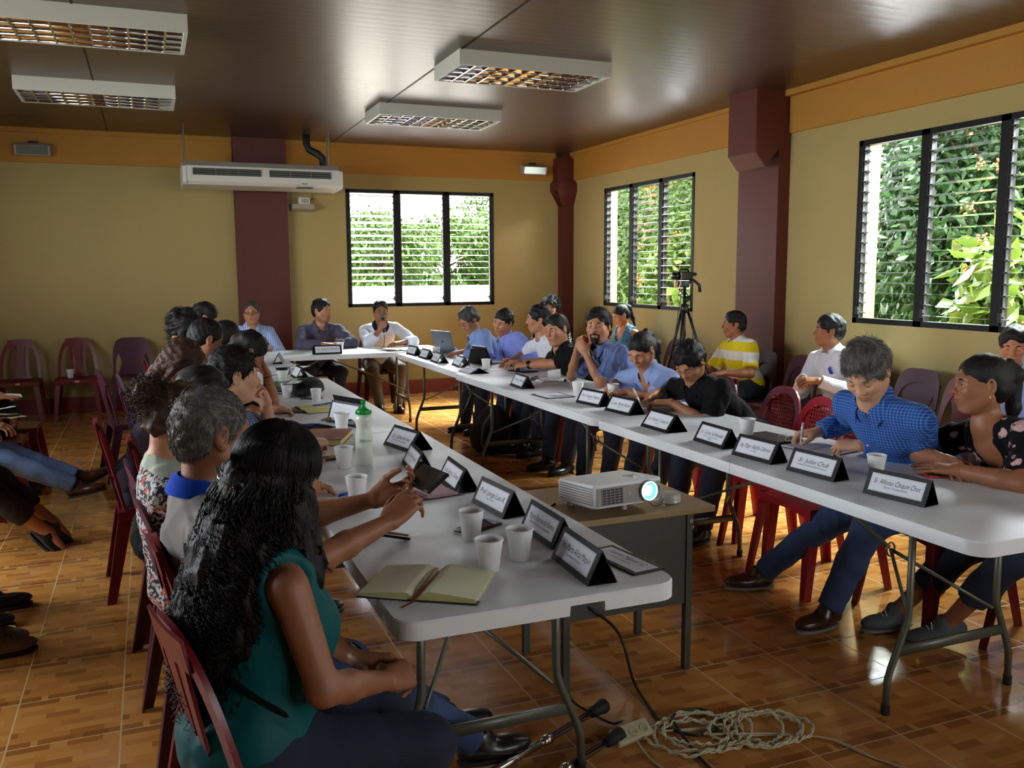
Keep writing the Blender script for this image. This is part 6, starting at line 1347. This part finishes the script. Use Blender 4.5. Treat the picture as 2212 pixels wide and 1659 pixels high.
def open_book(cx,cy,ang,w,h,t,pm,label,name='open_notebook',cover='card_black',spiral=False,thick=.008):
    r=empty(name,(cx,cy,TZ),R(ang)); tag(r,label,'notebook','notebooks and papers')
    m=MB(); m.box((-w,-h/2,.0006),(w,h/2,.003)); m.obj('cover',cover,r,local=True)
    for s in (-1,1):
        m=MB(); rows=[[(s*w*.97*i/8,y,.003+thick*math.sin(min(1,i/2.5)*math.pi/2)*(1-.4*i/8)) for i in range(9)] for y in ((-h/2+.004,h/2-.004) if s>0 else (h/2-.004,-h/2+.004))]; m.grid(rows,.0006)
        v=[(s*w*.97,-h/2+.004,.003),(s*w*.97,h/2-.004,.003)]; m.box((min(s*.01,s*w*.96),-h/2+.004,.003),(max(s*.01,s*w*.96),h/2-.004,.003+thick*.55)); m.obj('pages',pm,r,local=True)
    if spiral:
        m=MB()
        for k in range(int(h/.009)): y=-h/2+.006+.009*k; m.tube([(.006*math.cos(R(a)),y,.010+.006*math.sin(R(a))) for a in range(0,360,45)],.0007,4)
        m.obj('spiral','metal_thin',r,local=True)
    return r
open_book(.86,3.07,8,.135,.20,0,'pink_page','spiral notebook with pink edged pages behind the raised phone',spiral=True,thick=.010)
open_book(.885,5.27,95,.15,.19,0,'pad_yellow','open yellow writing pad in the left row',thick=.010)
open_book(2.77,3.14,100,.14,.20,0,'paper_white','white notebook under the hands of the blue-shirted writer',thick=.007); open_book(2.80,4.70,85,.15,.21,0,'paper_white','open notebook under the hands of the man in the black polo',thick=.010); open_book(2.70,5.02,60,.12,.18,0,'page_cream','notebook under the hands of the woman in pale blue',thick=.006)
def closed_book():
    r=empty('closed_book',(.755,4.26,TZ),R(68)); tag(r,'brown leather book with yellow page edges under the writing hand','book')
    m=MB(); m.box((-.145,-.10,.004),(.145,.098,.028)); m.obj('page_block','page_edge',r,local=True)
    m=MB(); m.box((-.15,-.105,.0),(.15,.105,.004),bev=.001); m.box((-.15,-.105,.028),(.15,.105,.032),bev=.001); m.box((-.15,.100,.0),(.15,.105,.032),bev=.001); m.obj('cover','leather_brown',r,local=True)
closed_book()
def sheet(cx,cy,ang,label,w=.216,d=.279,z=TZ+.001,matn='paper_white',lines=14,h=.0008):
    r=empty('paper_sheet',(cx,cy,z),R(ang)); tag(r,label,'paper','notebooks and papers'); m=MB(); m.box((-w/2,-d/2,0),(w/2,d/2,h)); m.obj('page',matn,r,local=True)
    if lines:
        m=MB(); rng=random.Random(int(cx*1000)); 
        for k in range(lines): y=d/2-.03-(d-.05)*k/lines; m.add([(-w/2+.02,y,h+.0004),(-w/2+.02+(w-.04)*rng.uniform(.6,1),y,h+.0004),(-w/2+.02+(w-.04)*.7,y+.0016,h+.0004),(-w/2+.02,y+.0016,h+.0004)],[(0,1,2,3)])
        m.obj('print_lines','rule_grey',r,local=True)
sheet(.72,4.68,25,'white sheet under the capped blue pen, left row'); sheet(.80,4.62,-10,'sheet under the phone beside the brown book'); sheet(.93,8.35,15,'paper on the far end of the left row'); sheet(1.02,7.95,60,'sheet sticking out beside the far left card'); sheet(2.33,9.0,5,'sheet in front of the man with the microphone',matn='pad_yellow'); sheet(2.25,8.98,12,'white sheets fanned on the head table'); sheet(1.10,8.98,-8,'papers before the man in the striped shirt')
sheet(2.74,7.95,20,'papers between laptop and tablet'); sheet(2.66,7.72,-15,'loose sheet by the tablet on the far right table'); sheet(2.93,4.55,70,'lifted white sheet by the black polo'); sheet(.74,6.45,70,'paper under the green folder')
slab('paper_folder',.86,6.57,58,.31,.23,.006,'green_folder','dark green folder on the far left table','folder',group='folders'); slab('paper_folder',.98,6.68,70,.30,.10,.004,'green_light','bright green folder strip poking from under the dark green one','folder',z=TZ+.0075,group='folders')
slab('notebook',.78,6.25,75,.24,.17,.012,'card_black','thick black notebook by the lidded cup','notebook',group='notebooks and papers'); slab('notebook',2.50,8.93,4,.22,.16,.010,'card_black','dark notebook by the microphone speaker','notebook',group='notebooks and papers'); slab('notebook',2.72,3.42,95,.25,.17,.014,'card_black','black agenda behind the writer\'s notebook','notebook',group='notebooks and papers')
def cloth_cap():
    r=empty('baseball_cap',(.955,5.98,TZ),R(40)); tag(r,'black cloth cap lying on the left row','cap'); P,F=surf([ell((.955,5.99,TZ+.045),(.105,.115,.062),None,.02),ell((.90,5.85,TZ+.028),(.075,.08,.022),None,.02),ell((.98,6.05,TZ+.05),(.07,.06,.05),None,.03)],.006,folds(4,.004,45)); P[:,2]=np.maximum(P[:,2],TZ+.001); meshobj('crown','cap_black',F if False else [],'') if False else meshobj('crown',P,F,'cap_black',r,True)
    m=MB(); m.grid([[(.86+.12*i/6,5.76+.02*j-.03*math.sin(math.pi*i/6)+.03*(1-j/4),TZ+.012+.01*math.sin(math.pi*i/6)) for i in range(7)] for j in range(5)],.003); m.obj('brim','cap_black',r)
    m=MB(); m.tube([(.86+.02*k,5.70+.02*math.sin(k*1.3),TZ+.006) for k in range(8)],.004,6); m.obj('strap','card_black',r)
cloth_cap()
def keys_and_glasses():
    r=empty('folded_glasses',(2.74,3.33,TZ+.012)); tag(r,'folded wire glasses lying by the writer\'s notebook','glasses')
    for q in (1,-1):
        m=MB(); m.tube([(2.74+q*.004+.021*math.sin(R(a))*.9,3.33+q*.030+.024*math.cos(R(a)),TZ+.024+.010*math.sin(R(a))) for a in range(0,361,24)],.0012,6); m.obj('rim','pen_silver',r,True)
    m=MB(); m.tube([(2.74,3.322,TZ+.026),(2.745,3.33,TZ+.030),(2.74,3.338,TZ+.026)],.0012,5); m.tube([(2.745,3.384,TZ+.024),(2.80,3.36,TZ+.018),(2.81,3.29,TZ+.016)],.0012,5); m.tube([(2.745,3.276,TZ+.024),(2.79,3.30,TZ+.022),(2.80,3.38,TZ+.020)],.0012,5); m.obj('temples','pen_silver',r,True)
keys_and_glasses()
def laptop():
    r=empty('laptop',(2.72,8.42,TZ),R(18)); tag(r,'open grey laptop with its lid towards the camera','laptop')
    m=MB(); m.box((-.02,-.165,.002),(.22,.165,.016),bev=.004); m.obj('keyboard_base','laptop_grey',r,local=True)
    T=Matrix.Translation((-.02,0,.014))@Matrix.Rotation(R(-16),4,'Y'); m=MB(); m.box((-.004,-.165,0),(.003,.165,.225),T=T,bev=.002); l=m.obj('lid','laptop_grey',r,local=True)
    m=MB(); m.lathe([(0,.0006),(.013,.0006),(.014,0)],(0,0,0),20,T=T@Matrix.Translation((-.0045,0,.115))@Matrix.Rotation(R(-90),4,'Y')); m.obj('lid_emblem','card_black',l,local=True)
    m=MB(); m.box((.0031,-.152,.012),(.0036,.152,.212),T=T); m.obj('screen','screen_dark',r,local=True)
    r=empty('tablet_stand',(2.70,7.38,TZ),R(12)); tag(r,'dark tablet standing open in its cover before the periwinkle shirt','tablet')
    T=Matrix.Translation((.04,0,0))@Matrix.Rotation(R(-24),4,'Y'); m=MB(); m.box((-.003,-.12,0),(.004,.12,.17),T=T,bev=.001); m.obj('tablet_body','phone_black',r,local=True)
    m=MB(); m.prism([(-.07,-.12,.001),(-.035,-.12,.125),(-.031,-.12,.125),(-.065,-.12,.001)],(0,.24,0)); m.obj('cover_flap','card_black',r,local=True); m=MB(); m.box((.04,-.12,.001),(.16,.12,.006)); m.obj('keyboard_cover','card_black',r,local=True)
laptop()
def microphone():
    hp,ax,W2,sd,tips=[h for h in PP[14]['hands'] if h[3]==1][0]; c=W2+ax[0]*.07-ax[2]*.022; up=unit(V3(0.02,.30,.95)); r=empty('microphone',tuple(c)); tag(r,'black handheld microphone at the speaker\'s mouth','microphone')
    m=MB(); m.tube([tuple(c-up*.10),tuple(c-up*.06),tuple(c+up*.06),tuple(c+up*.065)],[.011,.013,.018,.020],14); m.obj('handle','card_black',r,True); P,F=surf([ell(c+up*.085,(.026,.026,.026))],.004); meshobj('grille_ball',P,F,'leg_grey',r,True)
    m=MB(); m.tube([tuple(c-up*.10),tuple(c-up*.115)],.010,12); m.obj('connector','chrome',r,True); m=MB(); m.tube([tuple(c-up*.115),tuple(c-up*.16+V3(0,-.01,0)),(2.31,9.36,TZ+.02),(2.25,9.25,TZ+.004)],.0035,6); m.obj('cable','card_black',r,True)
microphone()
# ---- projector
def projector():
    mat('projector_white',(222,224,226),.02,20,rough=.35); mat('projector_grey',(150,146,142),.04,20,rough=.35); mat('vent_dark',(24,24,30),.1,60,rough=.5)
    m_,n,b=nt('lens_glow'); e=nd(n,'ShaderNodeEmission',Strength=26.0); e.inputs[0].default_value=(.80,1,1,1); n.nodes.remove(b); n.links.new(e.outputs[0],n.nodes['Material Output'].inputs[0])
    m_,n,b=nt('lens_ring'); b.inputs['Base Color'].default_value=srgb(70,150,150); setp(b,rough=.12,spec=.8)
    Z0=.65; r=empty('projector',(1.593,2.940,Z0+.004),R(-84)); r.rotation_euler=(0,R(-4),R(-84)); tag(r,'white projector with a glowing lens on the metal desk','projector')
    # local: front (lens side) faces +x ; width along y ; y+ is towards the camera's right
    L,Wd,h0,h1=.262,.31,.022,.110
    pts=rrect(L,Wd,.022,5); m=MB(); n_=len(pts)
    def top(p): return h1-.010*max(0,(-p[0]/L+.5))*.6
    v=[(p[0]*.94,p[1]*.96,h0) for p in pts]+[(p[0],p[1],h0+.016) for p in pts]+[(p[0],p[1],top(p)-.007) for p in pts]+[(p[0]*.975,p[1]*.98,top(p)) for p in pts]
    f=[list(range(n_))[::-1]]+[(l*n_+i,l*n_+(i+1)%n_,(l+1)*n_+(i+1)%n_,(l+1)*n_+i) for l in range(3) for i in range(n_)]+[[3*n_+i for i in range(n_)]]
    m.add(v,f); smooth_angle(m.obj('housing','projector_white',r,local=True),40)
    x1=L/2; m=MB(); m.box((x1-.004,-Wd/2+.012,h0+.008),(x1+.0015,Wd/2-.012,h1-.012),bev=.002); m.obj('front_panel','projector_grey',r,local=True)
    # lens at local +y side
    ly=.085; lz=.066
    T=Matrix.Translation((x1+.005,ly,lz))@Matrix.Rotation(R(90),4,'Y')
    m=MB(); m.lathe([(.040,-.02),(.0405,.006),(.037,.009),(.033,.006),(.030,-.004)],seg=36,T=T); smooth_angle(m.obj('lens_barrel','projector_grey',r,local=True),50)
    m=MB(); m.lathe([(.0335,.005),(.030,.003),(.026,-.003),(.021,-.004)],seg=36,T=T); smooth_angle(m.obj('lens_ring','lens_ring',r,local=True),50)
    m=MB(); m.lathe([(0,.0005),(.012,0),(.020,-.004),(.022,-.004)],seg=32,T=T); m.obj('lens','lens_glow',r,True,True)
    g=MB(); g.box((x1+.001,-.120,.034),(x1+.0022,-.030,.092)); gv=g.obj('front_vent','vent_dark',r,local=True)
    g=MB()
    for k in range(7): g.box((x1+.002,-.121,.034+.0097*k-.001),(x1+.004,-.029,.034+.0097*k+.001))
    for k in range(6): g.box((x1+.002,-.121+.0182*k-.001,.034),(x1+.004,-.119+.0182*k,.093))
    g.obj('vent_grid','projector_grey',gv,local=True)
    g=MB(); g.box((x1+.001,.128,.058),(x1+.003,.138,.078),bev=.0008); g.obj('sensor','vent_dark',r,local=True); g=MB(); g.box((x1+.001,.0,.062),(x1+.003,.006,.068)); g.obj('status_light','paper_white',r,local=True)
    g=MB(); # side louvres facing the camera's left
    for k in range(7): g.box((-L/2+.03,-Wd/2-.0035,.036+.0095*k),(L/2-.012,-Wd/2+.004,.0405+.0095*k))
    g.obj('side_louvres','projector_grey',r,local=True)
    T=Matrix.Translation((.075,.085,h1-.0035))
    g=MB(); g.box((-.075,-.026,-.002),(.035,.026,.002),T=T,bev=.0015); z=g.obj('zoom_recess','projector_grey',r,local=True); g=MB(); g.lathe([(.0,.009),(.016,.009),(.019,.006),(.020,0)],(0,0,0),24,T=T@Matrix.Translation((-.002,0,0))); g.obj('zoom_ring','projector_white',z,True,True)
    g=MB(); g.box((-.04,-.075,h1-.0052),(.0,-.02,h1-.0045)); g.obj('key_panel','leg_grey',r,local=True)
    g=MB(); g.lathe([(.012,.0006),(.0135,.0006)],(.045,-.095,h1-.0028),24); g.box((.075,-.11,h1-.0026),(.088,-.07,h1-.0020)); g.obj('stickers','vent_dark',r,local=True)
    vv,ff=text_mesh('BENQ',.017); g=MB(); g.add([(-.06+q[1]*-1,.05+q[0],h1-.0054+.0006*1) for q in vv],[x[::-1] for x in ff]); g.obj('lettering','projector_grey',r,local=True)
    for sx,sy in ((.09,.0),(-.09,-.12),(-.09,.12)): g=MB(); g.lathe([(0,0),(.014,0),(.012,.022),(0,.022)],(sx,sy,0),14); g.obj('foot','projector_grey',r,local=True)
    # lens cap of clear plastic hanging on a cord
    r2=empty('lens_cap',(1.84,2.90,Z0)); tag(r2,'clear round lens cap beside the projector','lens cap')
    g=MB(); g.lathe([(0,.001),(.034,.001),(.038,.006),(.038,.030),(.033,.037),(.018,.039),(0,.039)],(1.84,2.90,Z0),28); smooth_angle(g.obj('cap_shell','milky_plastic',r2),40)
    g=MB(); g.tube([(1.802,2.89,Z0+.02),(1.77,2.86,Z0+.006),(1.74,2.86,Z0+.004),(1.715,2.88,Z0+.03)],.0016,5); g.obj('cord','card_black',r2)
def milky():
    m,n,b=nt('milky_plastic'); b.inputs['Base Color'].default_value=srgb(214,214,208); setp(b,rough=.2,trans=.45)
milky(); projector()
# ---- floor: cables, socket block, crutches
def ribbon_cables():
    mat('cable_black',(14,14,16),.1,30,rough=.4); mat('cable_cream',(206,196,164),.08,40,rough=.5); mat('socket_cream',(198,188,150),.06,30,rough=.45)
    def spl(pts,n=10):
        P=[Vector(p) for p in pts]; P=[P[0]]+P+[P[-1]]; out=[]
        for i in range(1,len(P)-2):
            for k in range(n):
                t=k/n; a,b,c,d=P[i-1:i+3]; out.append(.5*((2*b)+(c-a)*t+(2*a-5*b+4*c-d)*t*t+(3*b-a-3*c+d)*t**3))
        return out+[P[-2]]
    m=MB(); m.tube(spl([(1.40,3.02,.66),(1.34,3.12,.55),(1.36,2.95,.36),(1.46,2.80,.30),(1.60,2.86,.16),(1.60,2.76,.03),(1.575,2.62,.008),(1.55,2.45,.008),(1.62,2.36,.008),(1.74,2.40,.010),(1.72,2.50,.012),(1.60,2.48,.02),(1.56,2.34,.010),(1.54,2.18,.008),(1.55,1.95,.008)]),.0055,8); o=m.obj('projector_cable','cable_black'); smooth_angle(o,60); tag(o,'thick black cable running from the desk to the coil','cable','cables on the floor')
    m=MB(); m.tube(spl([(1.32,2.95,.62),(1.24,2.75,.60),(1.20,2.62,.42),(1.22,2.60,.22),(1.27,2.62,.09),(1.33,2.62,.03),(1.385,2.54,.010),(1.40,2.50,.03),(1.395,2.47,.05)]),.0042,8); o=m.obj('power_cable','cable_black'); smooth_angle(o,60); tag(o,'thin black power lead plugged into the socket block','cable','cables on the floor')
    rng=random.Random(12); m=MB(); pts=[]; 
    for k in range(260):
        t=k/260*2*math.pi*8.5; cx,cy=(1.60,2.36) if k<120 else (1.83,2.30); q=min(1,abs(k-120)/20); cx=1.715+(cx-1.715)*q; cy=2.33+(cy-2.33)*q
        rr=.105+.028*math.sin(t*.37+1)+.015*math.sin(t*1.7); pts.append((cx+rr*1.25*math.cos(t),cy+rr*.92*math.sin(t+.2*math.sin(t*.3)),.006+.006*((k*7)%5)/2+.008*abs(math.sin(t*.53))))
    pts=[(1.43,2.42,.02),(1.47,2.44,.01)]+pts+[(1.98,2.20,.006),(2.06,2.02,.005),(2.15,1.85,.005)]
    P=spl(pts,4); tw=[[],[]]
    for i,p in enumerate(P):
        d=(P[min(i+1,len(P)-1)]-P[max(i-1,0)]); d=d.normalized() if d.length>1e-9 else Vector((1,0,0)); a=d.cross(Vector((0,0,1))).normalized(); b=Vector((0,0,1)); ph=i*.75
        for s in (0,1): q=p+(a*math.cos(ph+s*math.pi)+b*math.sin(ph+s*math.pi))*.0032; q.z=max(q.z,.0034); tw[s].append(q)
    for s in (0,1): m.tube(tw[s],.0030,5)
    o=m.obj('extension_cord','cable_cream',smooth=True); tag(o,'coiled cream twisted extension cord on the floor tiles','cord','cables on the floor')
    m=MB(); m.tube(spl([(1.40,2.38,.02),(1.40,2.28,.005),(1.43,2.12,.005),(1.42,1.9,.005)]),.0035,6); o=m.obj('white_lead','cable_cream',smooth=True); tag(o,'single cream lead curling off the socket block towards the camera','cable','cables on the floor')
    r=empty('socket_block',(1.40,2.44,0),R(10)); tag(r,'cream multi-socket block lying on the floor by the cord','socket'); m=MB(); m.box((-.075,-.032,.012),(.075,.032,.036),bev=.006,T=Matrix.Rotation(R(28),4,'X')@Matrix.Translation((0,0,.008))); m.obj('block','socket_cream',r,local=True)
    for k in range(3):
        m=MB(); T=Matrix.Rotation(R(28),4,'X')@Matrix.Translation((-.045+.045*k,-.005,.044)); m.lathe([(.015,0),(.016,.003),(.013,.003),(.012,.0)],(0,0,0),16,T=T); m.box((-.005,-.004,0),(-.003,.004,.003),T=T); m.box((.003,-.004,0),(.005,.004,.003),T=T); m.obj('socket','socket_cream',r,local=True)
    for i,(a,b,lab) in enumerate((((.55,2.20,.045),(1.33,2.56,.05),'chrome walking stick lying under the near table, far one'),((.62,2.08,.035),(1.30,2.395,.035),'chrome walking stick lying under the near table, near one'))):
        A_,B_=Vector(a),Vector(b); r=empty('walking_stick',a); tag(r,lab,'stick','chrome sticks on the floor'); m=MB(); m.tube([A_,B_],.0125,14); s=m.obj('shaft','chrome',r,True)
        m=MB(); c=A_.lerp(B_,.72); d=(B_-A_).normalized(); m.tube([c-d*.022,c-d*.018,c+d*.018,c+d*.022],[.0130,.0165,.0165,.0130],16); m.obj('collar','chrome',r,True)
        m=MB(); [m.lathe([(0,.0002),(.003,.0002)],(0,0,0),8,T=Matrix.Translation(A_.lerp(B_,.1+.05*k)+Vector((0,0,.0126)))) for k in range(10)]; m.obj('adjust_holes','card_black',r)
        m=MB(); m.tube([B_-d*.01,B_+d*.03,B_+d*.055,B_+d*.065],[.017,.021,.026,.024],16); m.obj('rubber_tip','rubber_black',r,True)
    m=MB(); m.grid([[(x,y,z+.002),(x+.004,y+.016,z+.002)] for x,y,z in ((-.80,4.10,.0),(-.72,4.085,.0),(-.64,4.09,.0),(-.57,4.13,.0),(-.49,4.155,.0))],.0008); m.tube([(-.80,4.24,.01),(-.70,4.32,.02),(-.62,4.28,.015),(-.61,4.18,.01),(-.68,4.13,.006)],.004,6,flat=.4); o=m.obj('tape_strip','tape_yellow'); tag(o,'yellow-green lanyard lying on the floor at the left edge','lanyard')
mat('tape_yellow',(216,226,60),.06,30,rough=.5); ribbon_cables()
# ---- camcorder on tripod, corner table, left edge items
def tripod():
    mat('tripod_black',(22,24,26),.1,40,rough=.4); x,y=4.33,6.66; r=empty('tripod',(x,y,0)); tag(r,'black tripod with cables in front of the far right window','tripod')
    m=MB(); m.tube([(x,y,.62),(x,y,1.42)],.014,10); m.obj('centre_column','tripod_black',r,True)
    for a in (100,225,340):
        dx,dy=math.cos(R(a)),math.sin(R(a)); l=MB(); l.tube([(x+dx*.03,y+dy*.03,1.20),(x+dx*.22,y+dy*.22,.62)],.013,8); l.tube([(x+dx*.22,y+dy*.22,.64),(x+dx*.43,y+dy*.43,.0)],.009,8); l.tube([(x+dx*.215,y+dy*.215,.66),(x+dx*.235,y+dy*.235,.60)],.019,8); l.obj('leg','tripod_black',r,True)
    m=MB(); m.lathe([(0,1.18),(.035,1.18),(.04,1.22),(.03,1.25),(.018,1.26)],(x,y,0),14); m.box((x-.03,y-.03,1.40),(x+.03,y+.03,1.46),bev=.006); m.tube([(x,y,1.30),(x+.05,y-.03,1.33),(x+.04,y+.05,1.27)],.012,6); m.obj('pan_head','tripod_black',r,True)
    m=MB(); m.tube([(x+.02,y,1.44),(x+.07,y-.04,1.46),(x+.11,y-.06,1.42),(x+.115,y-.065,1.36)],.014,8); m.obj('pan_handle','tripod_black',r,True)
    m=MB(); pts=[(x-.02+.03*math.sin(k*.9),y+.02*math.cos(k*1.3),1.46-.022*k) for k in range(14)]; m.tube(pts,.004,5); m.tube([(x-.03,y,1.36),(x-.09,y,1.0),(x-.10,y,.92),(x-.04,y,.86),(x+.02,y,.98),(x+.0,y,1.15)],.003,5); m.tube([(x+.05,y-.02,1.40),(x+.08,y-.02,1.0),(x+.10,y-.02,.7),(x+.13,y-.02,.2)],.003,5); m.tube([(x+.0,y-.02,1.36),(x+.05,y-.03,1.28),(x+.06,y,1.20),(x+.0,y,1.24)],.005,5); m.obj('cable','tripod_black',r,True)
    c=empty('camcorder',(x,y,1.46)); tag(c,'black camcorder mounted on the tripod','camera'); T=Matrix.Translation((x,y,1.50))@Matrix.Rotation(R(188),4,'Z')
    m=MB(); m.box((-.06,-.035,-.035),(.07,.035,.035),T=T,bev=.008); m.obj('camera_body','phone_black',c); m=MB(); m.tube([T@Vector((.07,0,0)),T@Vector((.13,0,0))],[.028,.032],14); m.obj('lens','phone_black',c,True); m=MB(); m.tube([T@Vector((-.05,0,.035)),T@Vector((-.03,0,.055)),T@Vector((.05,0,.055)),T@Vector((.07,0,.036))],.007,6); m.obj('handle','phone_black',c,True); m=MB(); m.box((-.12,-.02,0),(-.06,.02,.03),T=T,bev=.004); m.obj('viewfinder','phone_black',c)
tripod()
def corner_items():
    m_='desk_wood'; r=empty('side_table',(3.95,7.72,0)); tag(r,'small dark side table between the right row and the wall','table'); t=MB(); t.box((3.72,7.45,.68),(4.18,8.0,.705),bev=.004); t.obj('tabletop','trouser_black',r)
    for sx in (3.74,4.14):
        for sy in (7.47,7.96): l=MB(); l.box((sx,sy,0),(sx+.025,sy+.025,.68)); l.obj('leg','tripod_black',r)
    for i in range(3): cup(3.86+.075*i,7.72+.03*(i%2),('clear-white cup on the side table behind the goateed man, %s'%('left one','middle one','right one')[i]),z=.7055)
    slab('paper_stack',3.84,7.56,20,.2,.15,.01,'paper_white','papers on the side table behind the goateed man','paper',z=.706,group='notebooks and papers')
    # notebook and bag at the left edge
    r=empty('shoulder_bag',(-1.06,7.28,.5)); tag(r,'black bag on the lap at the left edge','bag'); P,F=surf([ell((-1.06,7.25,.575),(.15,.17,.085),None,.03),ell((-1.0,7.22,.55),(.10,.14,.07),None,.03)],.008,folds(8,.004,30)); meshobj('bag_body',P,F,'cap_black',r,True)
    r=empty('open_notebook',(-1.03,7.12,.675),R(10)); tag(r,'open white notebook held on the black bag at the left edge','notebook','notebooks and papers'); m=MB(); m.grid([[(-.15+.3*i/8,-.10+.2*j,.012+.012*abs(math.sin(math.pi*i/8))) for i in range(9)] for j in range(2)],.008); m.obj('pages','paper_white',r,local=True); m=MB(); m.box((-.152,-.102,.0),(.152,.102,.011)); m.obj('cover','card_black',r,local=True)
    phone(-.88,6.33,15,'black phone in the hands of the man in jeans at the left edge',z=.66); sheet(-.84,6.36,30,'small cream note under the phone at the left edge',w=.10,d=.16,z=.652,matn='page_cream',lines=0); pen((-.95,6.50,.68),(-.84,6.47,.70),'pen_silver','silver pen in the raised hand at the left edge')
    # backpack beneath the far right table and hanging strap
    r=empty('backpack',(2.75,7.0,0)); tag(r,'black backpack on the floor under the far right table','bag'); P,F=surf([ell((2.68,7.05,.20),(.15,.20,.21),None,.04),ell((2.55,7.02,.14),(.08,.15,.13),None,.04)],.010,folds(18,.006,22)); P[:,2]=np.maximum(P[:,2],.002); meshobj('bag_body',P,F,'cap_black',r,True); m=MB(); m.tube([(2.60,6.9,.36),(2.52,6.86,.28),(2.50,6.85,.12),(2.56,6.88,.04)],.012,6,flat=.4); m.obj('strap','shoe_knit',r,True)
corner_items()
